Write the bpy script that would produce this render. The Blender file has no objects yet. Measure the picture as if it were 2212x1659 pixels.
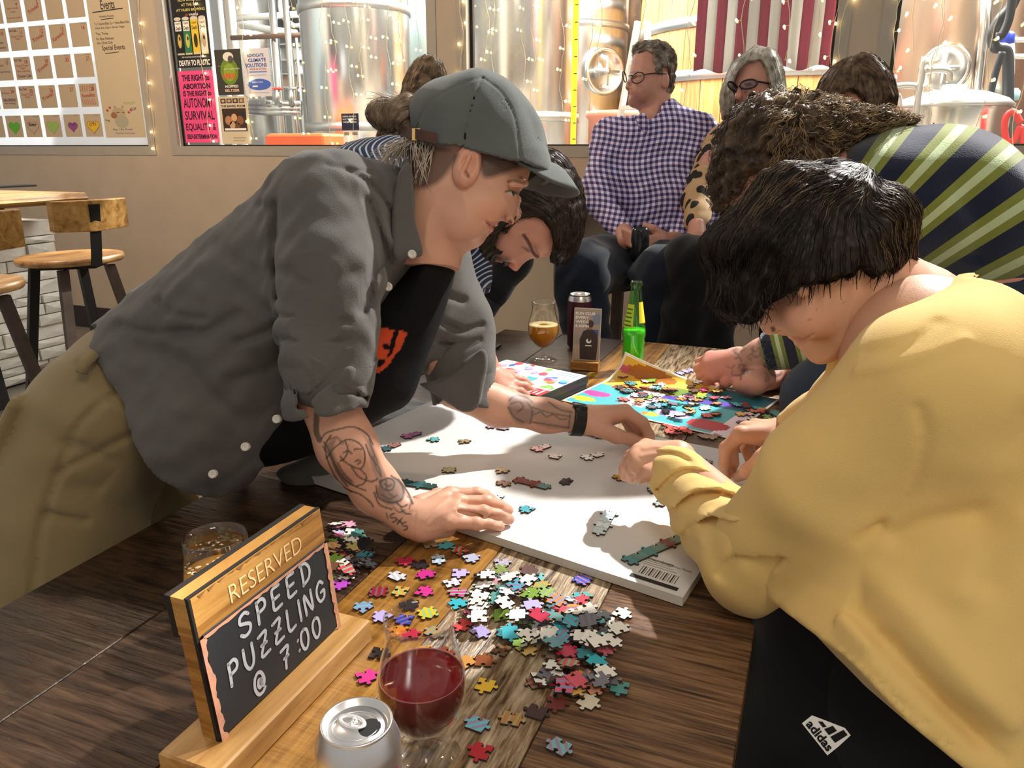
import bpy, math, random
import numpy as np
from mathutils import Vector, Matrix
random.seed(7); RNG = np.random.default_rng(7)
SC = bpy.context.scene; COL = SC.collection
# ---------------------------------------------------------------- camera
FPX, PW, PH = 1661.0, 2212.0, 1659.0
PITCH, YAW, HC = math.radians(17.1), math.radians(21.8), 1.30
CF = np.array([-math.sin(YAW)*math.cos(PITCH), math.cos(YAW)*math.cos(PITCH), -math.sin(PITCH)])
CR = np.array([math.cos(YAW), math.sin(YAW), 0.0]); CU = np.cross(CR, CF)
CC = np.array([0.0, 0.0, HC])
cam = bpy.data.cameras.new('camera'); cam.sensor_width = 36; cam.lens = FPX/PW*36; cam.clip_start = .02; cam.clip_end = 60
camo = bpy.data.objects.new('camera', cam); COL.objects.link(camo); SC.camera = camo
camo.matrix_world = Matrix([[CR[i], CU[i], -CF[i], CC[i]] for i in range(3)] + [[0, 0, 0, 1]])
# ---------------------------------------------------------------- world, sun, exposure
w = bpy.data.worlds.new('world'); SC.world = w; w.use_nodes = True
bg = w.node_tree.nodes['Background']; bg.inputs[0].default_value = (1.0, .95, .89, 1); bg.inputs[1].default_value = .37
sun = bpy.data.lights.new('sun', 'SUN'); sun.energy = 6.0; sun.angle = math.radians(1.2); sun.color = (1, .97, .92)
suno = bpy.data.objects.new('sun', sun); COL.objects.link(suno)
SUN_FROM = Vector((.62, .78, .80))
suno.rotation_euler = SUN_FROM.to_track_quat('Z', 'Y').to_euler(); suno.location = (3, 5, 5)
def spot(name, loc, to, power, ang, blend, rad, col):
    l = bpy.data.lights.new(name, 'SPOT'); l.energy = power; l.spot_size = math.radians(ang); l.spot_blend = blend; l.shadow_soft_size = rad; l.color = col
    o = bpy.data.objects.new(name, l); COL.objects.link(o); o.location = loc; o.rotation_euler = (Vector(loc)-Vector(to)).to_track_quat('Z', 'Y').to_euler(); return o
spot('table_key_spot', (.62, 3.0, 3.05), (-.12, 1.08, .75), 600, 42, .6, .03, (1, .97, .93))  # added, unseen key spot that lights the table and leaves its left dim
def area(name, loc, to, size, power, col=(1, 1, 1), sy=None):
    l = bpy.data.lights.new(name, 'AREA'); l.energy = power; l.color = col; l.size = size
    if sy: l.shape = 'RECTANGLE'; l.size_y = sy
    o = bpy.data.objects.new(name, l); COL.objects.link(o); o.location = loc
    o.rotation_euler = (Vector(loc) - Vector(to)).to_track_quat('Z', 'Y').to_euler(); return o
area('brewery_ceiling_light', (-3.2, 6.2, 3.6), (-3.2, 6.6, 0), 1.2, 420, (.93, .97, 1), 3.0)
area('brewery_ceiling_light', (-.6, 5.6, 3.6), (-.6, 6.4, 0), 1.2, 300, (1, .95, .88), 2.5)
area('brewery_ceiling_light', (1.8, 5.6, 3.6), (1.8, 6.6, 0), 1.2, 280, (1, .93, .85), 2.5)
area('taproom_ceiling_lamp', (-3.4, 2.2, 3.4), (-3.9, 3.4, .6), .5, 55, (1, .70, .45))
area('taproom_ceiling_lamp', (.8, -.5, 2.9), (-.1, .9, .8), .7, 14, (1, .84, .64))
vs = SC.view_settings; vs.view_transform = 'Standard'; vs.look = 'None'; vs.exposure = 0.28; vs.gamma = 1.0; vs.use_curve_mapping = False
SC.cycles.max_bounces = 8; SC.cycles.transparent_max_bounces = 12
# ---------------------------------------------------------------- picture point -> place in the room
def ray(px, py): return CF + CR*((px-PW/2)/FPX) + CU*((PH/2-py)/FPX)
def Pd(px, py, d): return CC + ray(px, py)*d
def Pz(px, py, z): v = ray(px, py); return CC + v*((z-HC)/v[2])
def Py(px, py, y): v = ray(px, py); return CC + v*(y/v[1])
def K(px, py, d): return np.array([(px-PW/2)/FPX*d, (PH/2-py)/FPX*d, d])       # camera-aligned metres: right, up, away
CAM_M = np.stack([CR, CU, CF], 1)
def c2w(v): return np.asarray(v) @ CAM_M.T + CC
def w2c(p): return (np.asarray(p) - CC) @ CAM_M
# ---------------------------------------------------------------- objects and tags
def link(o, parent=None):
    COL.objects.link(o)
    if parent is not None:
        o.parent = parent; o.matrix_parent_inverse = Matrix.Translation(parent.location).inverted() if parent.rotation_euler[:] == (0, 0, 0) else parent.matrix_basis.inverted()
    return o
def tag(o, label=None, cat=None, group=None, kind=None):
    if label: o['label'] = label
    if cat: o['category'] = cat
    if group: o['group'] = group
    if kind: o['kind'] = kind
    return o
def thing(name, label, cat, loc=(0, 0, 0), group=None, kind=None):
    o = bpy.data.objects.new(name, None); o.empty_display_size = .05; o.location = [float(v) for v in loc]
    COL.objects.link(o); return tag(o, label, cat, group, kind)
# ---------------------------------------------------------------- mesh builder
class MB:
    def __init__(s): s.v = []; s.f = []; s.m = []; s.sm = []
    def add(s, vs, fs, m=0, smooth=False):
        n = len(s.v); s.v.extend([tuple(map(float, p)) for p in vs])
        for f in fs: s.f.append(tuple(i+n for i in f)); s.m.append(m); s.sm.append(smooth)
        return s
    def box(s, lo, hi, m=0, M=None, bev=0):
        (x0, y0, z0), (x1, y1, z1) = lo, hi
        if bev:
            b = bev; V = []; 
            for z, i in ((z0, b), (z0+b, 0), (z1-b, 0), (z1, b)):
                V += [(x0+i+b*(i == 0)*0, y0+i, z), (x1-i, y0+i, z), (x1-i, y1-i, z), (x0+i, y1-i, z)]
            F = [(3, 2, 1, 0), (12, 13, 14, 15)]
            for k in range(3):
                for j in range(4): a = k*4+j; c = k*4+(j+1) % 4; F.append((a, c, c+4, a+4))
        else:
            V = [(x0, y0, z0), (x1, y0, z0), (x1, y1, z0), (x0, y1, z0), (x0, y0, z1), (x1, y0, z1), (x1, y1, z1), (x0, y1, z1)]
            F = [(3, 2, 1, 0), (4, 5, 6, 7), (0, 1, 5, 4), (1, 2, 6, 5), (2, 3, 7, 6), (3, 0, 4, 7)]
        if M is not None: V = [tuple(M @ Vector(p)) for p in V]
        return s.add(V, F, m)
    def lathe(s, prof, c=(0, 0, 0), n=32, m=0, close=False, M=None):
        V = []; F = []; k = len(prof)
        for (r_, z) in prof:
            for j in range(n): a = 2*math.pi*j/n; V.append((c[0]+r_*math.cos(a), c[1]+r_*math.sin(a), c[2]+z))
        for i in range(k-1):
            for j in range(n): F.append((i*n+j, i*n+(j+1) % n, (i+1)*n+(j+1) % n, (i+1)*n+j))
        if close: F.append(tuple(reversed(range(n)))); F.append(tuple((k-1)*n+j for j in range(n)))
        if M is not None: V = [tuple(M @ Vector(p)) for p in V]
        return s.add(V, F, m, True)
    def tube(s, pts, r, n=8, m=0, caps=True, flat=None):
        pts = [Vector([float(c) for c in p]) for p in pts]; k = len(pts); V = []; F = []
        rs = r if hasattr(r, '__len__') else [r]*k
        up = Vector((0, 0, 1)); prev = None
        for i in range(k):
            t = (pts[min(i+1, k-1)]-pts[max(i-1, 0)])
            if t.length < 1e-9: t = Vector((0, 0, 1))
            t.normalize()
            a = prev if prev is not None else (up if abs(t.dot(up)) < .95 else Vector((1, 0, 0)))
            a = (a - t*a.dot(t)); a.normalize(); b = t.cross(a); prev = a
            for j in range(n):
                th = 2*math.pi*j/n; V.append(tuple(pts[i]+(a*math.cos(th)+b*math.sin(th))*rs[i]))
        for i in range(k-1):
            for j in range(n): F.append((i*n+j, i*n+(j+1) % n, (i+1)*n+(j+1) % n, (i+1)*n+j))
        if caps: F.append(tuple(reversed(range(n)))); F.append(tuple((k-1)*n+j for j in range(n)))
        return s.add(V, F, m, n > 4)
    def prism(s, poly, z0, z1, m=0, M=None, mside=None):
        n = len(poly); V = [(x, y, z0) for x, y in poly]+[(x, y, z1) for x, y in poly]
        if M is not None: V = [tuple(M @ Vector(p)) for p in V]
        s.add(V, [tuple(range(n, 2*n)), tuple(reversed(range(n)))], m)
        k = len(s.v)-2*n
        for i in range(n): s.f.append((k+i, k+(i+1) % n, k+n+(i+1) % n, k+n+i)); s.m.append(m if mside is None else mside); s.sm.append(False)
        return s
    def mesh(s, name):
        me = bpy.data.meshes.new(name); me.from_pydata(s.v, [], s.f)
        me.polygons.foreach_set('material_index', s.m); me.polygons.foreach_set('use_smooth', s.sm); me.update(); return me
    def build(s, name, mats, parent=None, label=None, cat=None, group=None, kind=None, origin=None, bevel=0):
        mats = mats if isinstance(mats, (list, tuple)) else [mats]
        if origin is None and parent is None:
            A = np.array(s.v); origin = ((A[:, 0].min()+A[:, 0].max())/2, (A[:, 1].min()+A[:, 1].max())/2, A[:, 2].min())
        if origin is not None: s.v = [(x-origin[0], y-origin[1], z-origin[2]) for x, y, z in s.v]
        me = s.mesh(name)
        for m in mats: me.materials.append(m)
        o = bpy.data.objects.new(name, me)
        if origin is not None: o.location = [float(c) for c in origin]
        link(o, parent)
        if bevel:
            b = o.modifiers.new('bevel', 'BEVEL'); b.width = bevel; b.segments = 2; b.limit_method = 'ANGLE'
        return tag(o, label, cat, group, kind)
def arr_obj(name, V, Q, mats, parent=None, smooth=True, attrs=None, mi=None, **kw):
    """mesh object from numpy arrays (world coordinates)"""
    me = bpy.data.meshes.new(name); V = np.asarray(V, np.float32); Q = np.asarray(Q, np.int32)
    me.vertices.add(len(V)); me.vertices.foreach_set('co', V.ravel()); k = Q.shape[1]
    me.loops.add(Q.size); me.loops.foreach_set('vertex_index', Q.ravel())
    me.polygons.add(len(Q)); me.polygons.foreach_set('loop_start', np.arange(0, Q.size, k, dtype=np.int32))
    me.polygons.foreach_set('use_smooth', np.full(len(Q), smooth, bool))
    if mi is not None: me.polygons.foreach_set('material_index', np.asarray(mi, np.int32))
    for m in (mats if isinstance(mats, (list, tuple)) else [mats]): me.materials.append(m)
    for n, a in (attrs or {}).items():
        a = np.asarray(a, np.float32)
        if a.ndim == 1: at = me.attributes.new(n, 'FLOAT', 'POINT'); at.data.foreach_set('value', a)
        else:
            at = me.attributes.new(n, 'FLOAT_COLOR', 'POINT'); at.data.foreach_set('color', np.c_[a[:, :3], np.ones(len(a), np.float32)].astype(np.float32).ravel())
    me.update(calc_edges=True); me.validate()
    o = bpy.data.objects.new(name, me); link(o, parent); return tag(o, **kw)
# ---------------------------------------------------------------- materials
MATS = {}
def N(nt, t, **kw):
    n = nt.nodes.new(t)
    for k, v in kw.items():
        if k.startswith('i_'): n.inputs[k[2:].replace('_', ' ')].default_value = v
        else: setattr(n, k, v)
    return n
def srgb(h):
    c = [int(h[i:i+2], 16)/255 for i in (0, 2, 4)]
    return tuple((x/12.92 if x <= .04045 else ((x+.055)/1.055)**2.4) for x in c)
def C4(c): return tuple(c[:3])+(1,)
def base(name):
    m = bpy.data.materials.new(name); m.use_nodes = True; nt = m.node_tree; return m, nt, nt.nodes['Principled BSDF']
def coords(nt, scale=(1, 1, 1), kind='Object', rot=(0, 0, 0)):
    t = nt.nodes.new('ShaderNodeTexCoord'); mp = nt.nodes.new('ShaderNodeMapping')
    mp.inputs['Scale'].default_value = scale; mp.inputs['Rotation'].default_value = rot
    nt.links.new(t.outputs[kind], mp.inputs[0]); return mp.outputs[0]
def ramp(nt, fac, stops, interp='LINEAR'):
    r_ = nt.nodes.new('ShaderNodeValToRGB'); r_.color_ramp.interpolation = interp
    while len(r_.color_ramp.elements) < len(stops): r_.color_ramp.elements.new(.5)
    for e, (p, c) in zip(r_.color_ramp.elements, stops): e.position = p; e.color = C4(c)
    nt.links.new(fac, r_.inputs[0]); return r_.outputs[0]
def mat(name, col, rough=.6, metal=0, var=0, vscale=20, bump=0, bscale=60, spec=.5, emis=0, trans=0, ior=1.45, sub=0, alpha=1, stretch=(1, 1, 1), sheen=0, coat=0):
    if name in MATS: return MATS[name]
    if isinstance(col, str): col = srgb(col)
    m, nt, b = base(name); b.inputs['Base Color'].default_value = C4(col); b.inputs['Roughness'].default_value = rough
    b.inputs['Metallic'].default_value = metal; b.inputs['Specular IOR Level'].default_value = spec; b.inputs['IOR'].default_value = ior
    b.inputs['Transmission Weight'].default_value = trans; b.inputs['Alpha'].default_value = alpha
    b.inputs['Sheen Weight'].default_value = sheen; b.inputs['Coat Weight'].default_value = coat
    if sub: b.inputs['Subsurface Weight'].default_value = sub; b.inputs['Subsurface Radius'].default_value = (.012, .005, .003); b.inputs['Subsurface Scale'].default_value = 1
    if emis: b.inputs['Emission Color'].default_value = C4(col); b.inputs['Emission Strength'].default_value = emis
    if var or bump:
        co = coords(nt, stretch)
        if var:
            n = N(nt, 'ShaderNodeTexNoise', i_Scale=vscale, i_Detail=5.0); nt.links.new(co, n.inputs['Vector'])
            c = np.array(col); o = ramp(nt, n.outputs[0], [(.3, tuple(c*(1-var))), (.7, tuple(np.minimum(c*(1+var), 1)))]); nt.links.new(o, b.inputs['Base Color'])
        if bump:
            n2 = N(nt, 'ShaderNodeTexNoise', i_Scale=bscale, i_Detail=4.0); nt.links.new(co, n2.inputs['Vector'])
            bm = N(nt, 'ShaderNodeBump', i_Strength=bump, i_Distance=.004); nt.links.new(n2.outputs[0], bm.inputs['Height']); nt.links.new(bm.outputs[0], b.inputs['Normal'])
    MATS[name] = m; return m
def attr_mat(name, rough=.55, sub=0, bump=0, bscale=300, spec=.4, sheen=0, attr='Col'):
    if name in MATS: return MATS[name]
    m, nt, b = base(name); a = N(nt, 'ShaderNodeAttribute', attribute_name=attr); nt.links.new(a.outputs['Color'], b.inputs['Base Color'])
    b.inputs['Roughness'].default_value = rough; b.inputs['Specular IOR Level'].default_value = spec; b.inputs['Sheen Weight'].default_value = sheen
    if sub: b.inputs['Subsurface Weight'].default_value = sub; b.inputs['Subsurface Radius'].default_value = (.012, .005, .003); b.inputs['Subsurface Scale'].default_value = 1
    if bump:
        n2 = N(nt, 'ShaderNodeTexNoise', i_Scale=bscale, i_Detail=3.0); nt.links.new(coords(nt), n2.inputs['Vector'])
        bm = N(nt, 'ShaderNodeBump', i_Strength=bump, i_Distance=.002); nt.links.new(n2.outputs[0], bm.inputs['Height']); nt.links.new(bm.outputs[0], b.inputs['Normal'])
    MATS[name] = m; return m
def wood(name, c1, c2, c3, rough=.35, along=(22, 1.2, 22), saw=0, sawdir=(3, 60, 3), bump=.25, spec=.5):
    """grain stretched along one axis, optional cross saw marks"""
    if name in MATS: return MATS[name]
    m, nt, b = base(name); t = coords(nt, along)
    n = N(nt, 'ShaderNodeTexNoise', i_Scale=1.6, i_Detail=8.0, i_Roughness=.65, i_Distortion=.6); nt.links.new(t, n.inputs['Vector'])
    col = ramp(nt, n.outputs[0], [(.36, c1), (.5, c2), (.66, c3)])
    n3 = N(nt, 'ShaderNodeTexNoise', i_Scale=2.2, i_Detail=3.0); nt.links.new(coords(nt, (1, 1, 1)), n3.inputs['Vector'])
    mx = N(nt, 'ShaderNodeMix', data_type='RGBA', blend_type='MULTIPLY'); mx.inputs[0].default_value = .6
    nt.links.new(col, mx.inputs[6]); nt.links.new(ramp(nt, n3.outputs[0], [(.3, (.55, .5, .46)), (.65, (1.1, 1.08, 1.05))]), mx.inputs[7]); out = mx.outputs[2]
    h = n.outputs[0]
    if saw:
        n2 = N(nt, 'ShaderNodeTexNoise', i_Scale=1.5, i_Detail=5.0, i_Roughness=.6, i_Distortion=.3); nt.links.new(coords(nt, sawdir), n2.inputs['Vector'])
        r2 = ramp(nt, n2.outputs[0], [(.42, (0, 0, 0)), (.62, (1, 1, 1))])
        mx2 = N(nt, 'ShaderNodeMix', data_type='RGBA', blend_type='MIX'); mf = N(nt, 'ShaderNodeMath', operation='MULTIPLY'); mf.inputs[1].default_value = saw
        nt.links.new(r2, mf.inputs[0]); nt.links.new(mf.outputs[0], mx2.inputs[0]); nt.links.new(out, mx2.inputs[6]); mx2.inputs[7].default_value = C4(np.minimum(np.array(c3)*1.25, 1)); out = mx2.outputs[2]
        ad = N(nt, 'ShaderNodeMath', operation='ADD'); nt.links.new(h, ad.inputs[0]); nt.links.new(n2.outputs[0], ad.inputs[1]); h = ad.outputs[0]
    nt.links.new(out, b.inputs['Base Color']); b.inputs['Roughness'].default_value = rough; b.inputs['Specular IOR Level'].default_value = spec
    if bump:
        bm = N(nt, 'ShaderNodeBump', i_Strength=bump, i_Distance=.003); nt.links.new(h, bm.inputs['Height']); nt.links.new(bm.outputs[0], b.inputs['Normal'])
    MATS[name] = m; return m
def glass_mat(name, col=(1, 1, 1), rough=0.0, ior=1.45, thin=False, tint=.0):
    """clear glass that lets light through without caustics"""
    if name in MATS: return MATS[name]
    m = bpy.data.materials.new(name); m.use_nodes = True; nt = m.node_tree; nt.nodes.clear()
    out = N(nt, 'ShaderNodeOutputMaterial'); tr = N(nt, 'ShaderNodeBsdfTransparent'); tr.inputs[0].default_value = C4(col)
    gl = N(nt, 'ShaderNodeBsdfGlossy'); gl.inputs['Roughness'].default_value = max(rough, .02); gl.inputs[0].default_value = (1, 1, 1, 1)
    lw = N(nt, 'ShaderNodeLayerWeight', i_Blend=.5); pw = N(nt, 'ShaderNodeMath', operation='POWER'); pw.inputs[1].default_value = 3.5; ma = N(nt, 'ShaderNodeMath', operation='MULTIPLY_ADD'); ma.inputs[1].default_value = .75; ma.inputs[2].default_value = .045; mx = N(nt, 'ShaderNodeMixShader')
    nt.links.new(lw.outputs['Facing'], pw.inputs[0]); nt.links.new(pw.outputs[0], ma.inputs[0]); nt.links.new(ma.outputs[0], mx.inputs[0]); nt.links.new(tr.outputs[0], mx.inputs[1]); nt.links.new(gl.outputs[0], mx.inputs[2]); nt.links.new(mx.outputs[0], out.inputs[0])
    MATS[name] = m; return m
# ---------------------------------------------------------------- lettering
def text_geo(s, bold=0.0):
    cu = bpy.data.curves.new('t', 'FONT'); cu.body = s; cu.size = 1; cu.offset = bold; cu.resolution_u = 3; cu.align_x = 'LEFT'
    o = bpy.data.objects.new('t', cu); me = o.to_mesh()
    V = np.zeros(len(me.vertices)*3, np.float32); me.vertices.foreach_get('co', V); V = V.reshape(-1, 3)[:, :2].copy()
    F = [tuple(p.vertices) for p in me.polygons]; o.to_mesh_clear(); bpy.data.objects.remove(o); bpy.data.curves.remove(cu); return V, F
class Panel:
    """flat sheet in the room: o = lower-left corner, ex, ey unit vectors along and up, w x h metres"""
    def __init__(s, o, ex, ey, w, h):
        s.o = Vector(o); s.ex = Vector(ex).normalized(); s.ey = Vector(ey).normalized(); s.n = s.ex.cross(s.ey); s.w = w; s.h = h; s.L = {}
    def P(s, u, v, e=0): return s.o + s.ex*(u*s.w) + s.ey*(v*s.h) + s.n*e
    def sheet(s, name, m, parent=None, t=.0008, **kw):
        b = MB(); V = [s.P(0, 0, -t), s.P(1, 0, -t), s.P(1, 1, -t), s.P(0, 1, -t), s.P(0, 0), s.P(1, 0), s.P(1, 1), s.P(0, 1)]
        b.add(V, [(3, 2, 1, 0), (4, 5, 6, 7), (0, 1, 5, 4), (1, 2, 6, 5), (2, 3, 7, 6), (3, 0, 4, 7)]); return b.build(name, m, parent, **kw)
    def mb(s, m): return s.L.setdefault(m, MB())
    def poly(s, pts, m, e=.0006): s.mb(m).add([s.P(u, v, e) for u, v in pts], [tuple(range(len(pts)))])
    def rect(s, u0, v0, u1, v1, m, e=.0006): s.poly([(u0, v0), (u1, v0), (u1, v1), (u0, v1)], m, e)
    def disc(s, u, v, ru, rv, m, e=.0007, n=20): s.poly([(u+ru*math.cos(2*math.pi*k/n), v+rv*math.sin(2*math.pi*k/n)) for k in range(n)], m, e)
    def text(s, t, u, v, hgt, m, wid=None, bold=0, rot=0, e=.001, align='c'):
        """t centred on (u, v); hgt = letter height as share of the sheet height; wid = width share"""
        V, F = text_geo(t, bold)
        if len(V) == 0: return
        lo, hi = V.min(0), V.max(0); sc = hgt*s.h/max(hi[1]-lo[1], 1e-6); sx = sc if wid is None else wid*s.w/(hi[0]-lo[0])
        V = (V-(lo+hi)/2)*[sx, sc]; c, d = math.cos(rot), math.sin(rot); V = V @ np.array([[c, d], [-d, c]])
        if align == 'l': V[:, 0] -= V[:, 0].min()
        s.mb(m).add([s.P(u, v, e)+s.ex*float(x)+s.ey*float(y) for x, y in V], F)
    def stroke(s, pts, wid, m, e=.001):
        """pen stroke: rounded flat ribbon along points (u, v)"""
        P = [np.array([u*s.w, v*s.h]) for u, v in pts]; b = s.mb(m); L_, R_ = [], []
        for i, p in enumerate(P):
            t = P[min(i+1, len(P)-1)]-P[max(i-1, 0)]; t = t/(np.linalg.norm(t)+1e-9); n = np.array([-t[1], t[0]])*wid/2
            L_.append(p+n); R_.append(p-n)
        q = lambda p: s.o+s.ex*float(p[0])+s.ey*float(p[1])+s.n*e
        V = [q(p) for p in L_+R_]; k = len(P); b.add(V, [(k+i, k+i+1, i+1, i) for i in range(k-1)])
        for p in (P[0], P[-1]): b.add([q(p+wid/2*np.array([math.cos(a), math.sin(a)])) for a in np.linspace(0, 2*math.pi, 9)[:-1]], [tuple(range(8))])
    def flush(s, parent, name='lettering'):
        for m, b in s.L.items():
            if b.f: b.build(name, m, parent)
        s.L = {}
def smooth_pts(P, n=6):
    """Catmull-Rom through points"""
    P = [np.array(p, float) for p in P]
    if len(P) < 3: return P
    out = []; Q = [2*P[0]-P[1]]+P+[2*P[-1]-P[-2]]
    for i in range(1, len(Q)-2):
        for k in range(n):
            t = k/n; a, b, c, d = Q[i-1:i+3]
            out.append(.5*((2*b)+(-a+c)*t+(2*a-5*b+4*c-d)*t*t+(-a+3*b-3*c+d)*t**3))
    out.append(P[-1]); return out
# ================================================================ the room
WY = 4.10                                                            # taproom side of the window wall
M_wall = mat('painted_wall', 'b4a592', .75, var=.04, vscale=6, bump=.15, bscale=220)
M_trim = mat('window_trim', 'a39c90', .5, var=.03)
M_concrete = mat('concrete_floor', '6e675e', .55, var=.35, vscale=2.5, bump=.2, bscale=30)
M_dark = mat('dark_baseboard', '2b2320', .5)
M_black = mat('black_rubber', '121314', .5)
M_pane = glass_mat('window_glass', (.97, .98, .97))
MB().box((-8, -2.5, -.1), (4, WY, 0)).build('floor', M_concrete, kind='structure')
wb = MB(); Z0, Z1, ZT = 1.25, 2.75, 4.6
OPEN = [(-6.9, -4.20), (-4.06, -2.087), (-1.963, .009), (.136, 2.3)]
wb.box((-8, WY, 0), (4, WY+.12, Z0)); wb.box((-8, WY, Z1), (4, WY+.12, ZT))
xs = [-8]+[v for o in OPEN for v in o]+[4]
for i in range(0, len(xs), 2): wb.box((xs[i], WY, Z0), (xs[i+1], WY+.12, Z1))
wb.build('wall_back', M_wall, kind='structure')
MB().box((-8, WY-.015, .0), (4, WY, .16)).build('baseboard_back', M_dark, kind='structure')
for i, (a, b) in enumerate(OPEN):
    w_ = thing('window_%d' % (i+1), 'large fixed window in the taproom wall', None, ((a+b)/2, WY+.05, Z0), kind='structure'); del w_['label']
    t = .058; f = MB()
    for lo, hi in (((a, Z0), (b, Z0+t)), ((a, Z1-t), (b, Z1)), ((a, Z0+t), (a+t, Z1-t)), ((b-t, Z0+t), (b, Z1-t))):
        f.box((lo[0], WY-.004, lo[1]), (hi[0], WY+.10, hi[1]))
    f.build('window_frame', M_trim, w_)
    g = MB()
    for lo, hi in (((a+t, Z0+t), (b-t, Z0+t+.008)), ((a+t, Z0+t), (a+t+.018, Z1-t)), ((b-t-.012, Z0+t), (b-t, Z1-t))):
        g.box((lo[0], WY+.045, lo[1]), (hi[0], WY+.07, hi[1]))
    g.build('gasket', M_black, w_)
    MB().box((a+t, WY+.055, Z0+t), (b-t, WY+.061, Z1-t)).build('pane', M_pane, w_)
# wooden ledge along the wall
M_ledge = wood('ledge_wood', srgb('7d5a35'), srgb('a17a4b'), srgb('c39a63'), along=(1, 20, 20))
l = thing('wall_ledge', 'long wooden drink ledge fixed to the wall beneath the window', 'ledge', (0, 3.97, 1.0))
MB().box((-1.6, 3.84, 1.005), (3.2, WY-.001, 1.065), bev=.006).build('shelf_board', M_ledge, l)
for x in (-1.3, 0, 1.4): MB().box((x-.02, 3.9, .82), (x+.02, WY-.001, 1.004)).build('bracket', M_black, l)
# ---------------------------------------------------------------- brewery behind the glass
M_bfloor = mat('brewery_floor', '8d8a84', .35, var=.2, vscale=1.5)
M_bwall = mat('brewery_wall', 'a9a59c', .7, var=.1, vscale=1)
M_steel = mat('stainless_steel', (.78, .77, .74), .22, 1.0, var=.08, vscale=3, stretch=(1, 1, .1))
M_steel2 = mat('satin_steel', (.62, .62, .60), .38, 1.0)
M_copper = mat('warm_steel', (.75, .58, .45), .28, 1.0)
M_white = mat('white_paint', 'e9e7e0', .5)
MB().box((-16, WY+.12, -.1), (5, 10.2, 0)).build('floor_brewery', M_bfloor, kind='structure')
MB().box((-16, 10.0, 0), (5, 10.2, 4.2)).build('wall_brewery_far', M_bwall, kind='structure')
MB().box((4.8, WY+.12, 0), (5, 10.0, 4.2)).build('wall_brewery_right', mat('brown_panel_wall', '6d5040', .7, var=.2, vscale=3), kind='structure')
def cyl(mb, c, r, z0, z1, n=48, m=0): mb.lathe([(r, z0), (r, z1)], (c[0], c[1], 0), n, m, True)
def tank(x, y, r, zb, zt, label, m=None, rings=(), cone=True, manway=None):
    t = thing('fermentation_tank', label, 'tank', (x, y, 0), 'steel tanks behind the window'); m = m or M_steel; b = MB()
    prof = [(.06, zb-.45), (.08, zb-.42), (r, zb)] if cone else [(.02, zb), (r, zb+.02)]
    prof += [(r, zt), (r*.96, zt+.08), (r*.75, zt+.2), (r*.35, zt+.27), (.02, zt+.28)]
    b.lathe(prof, (x, y, 0), 56); b.build('vessel', m, t)
    for z in rings:
        MB().lathe([(r+.002, z-.03), (r+.012, z-.03), (r+.012, z+.03), (r+.002, z+.03)], (x, y, 0), 56).build('band', M_steel2, t)
    for k in range(3):
        a = k*2.094+.4; MB().tube([(x+math.cos(a)*r*.8, y+math.sin(a)*r*.8, 0), (x+math.cos(a)*r*.8, y+math.sin(a)*r*.8, zb-.02)], .035, 10).build('leg', M_steel2, t)
    if manway:
        px, py, rr = manway; p = Py(px, py, y-r); d = Vector((p[0]-x, -r*.9, 0)).normalized(); q = Vector((x, y, p[2]))+d*(r+.02)
        R = d.to_track_quat('Z', 'Y').to_matrix().to_4x4(); M = Matrix.Translation(q) @ R
        b = MB(); b.lathe([(rr*.7, 0), (rr*.98, 0), (rr*1.02, .02), (rr, .05), (rr*.86, .06), (rr*.84, .03), (.01, .045)], n=36, M=M); b.build('manway_door', M_steel, t)
        hb = MB()
        for a in (0, math.pi/2): hb.tube([M @ Vector((math.cos(a)*rr*.62*s, math.sin(a)*rr*.62*s, .085)) for s in (-1, 1)], .014, 8)
        hb.lathe([(.03, .03), (.03, .1)], n=12, close=True, M=M); hb.build('cross_handle', M_steel2, t)
    return t
def TX(px, y): return Py(px, 200, y)[0]
tank(TX(775, 5.6), 5.6, .42, .9, 2.9, 'slim bright steel tank behind the window with the small navy card', rings=(1.45, 2.3))
tank(TX(890, 7.0), 7.0, .45, .9, 3.2, 'teal-tinted steel tank standing behind the slim bright tank', mat('teal_steel', (.5, .66, .68), .3, 1.0))
tank(TX(1110, 5.5), 5.5, .46, .9, 3.0, 'steel tank with yellow level tapes just right of the wall pillar', rings=(1.5,))
tank(TX(1232, 7.9), 7.9, .55, .9, 3.1, 'tall steel tank with a round four-spoke manway beside the ladder', M_steel, rings=(1.2, 2.4), manway=(1322, 150, .21))
tank(TX(1400, 9.2), 9.2, .6, .9, 3.3, 'warm-tinted wide tank far behind the ladder', M_copper)
tank(TX(2062, 5.65), 5.65, .42, .95, 3.2, 'steel tank with an oval manway behind the low kettle', M_copper, manway=(2048, 150, .13))
tank(TX(2025, 9.6), 9.6, .33, .9, 3.2, 'dark blue-grey tank between the wooden vat and the oval manway', mat('blue_steel', (.22, .25, .30), .35, .9))
tank(TX(540, 8.6), 8.6, .45, .9, 3.2, 'pale steel tank far behind the pipework', M_steel)
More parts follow.
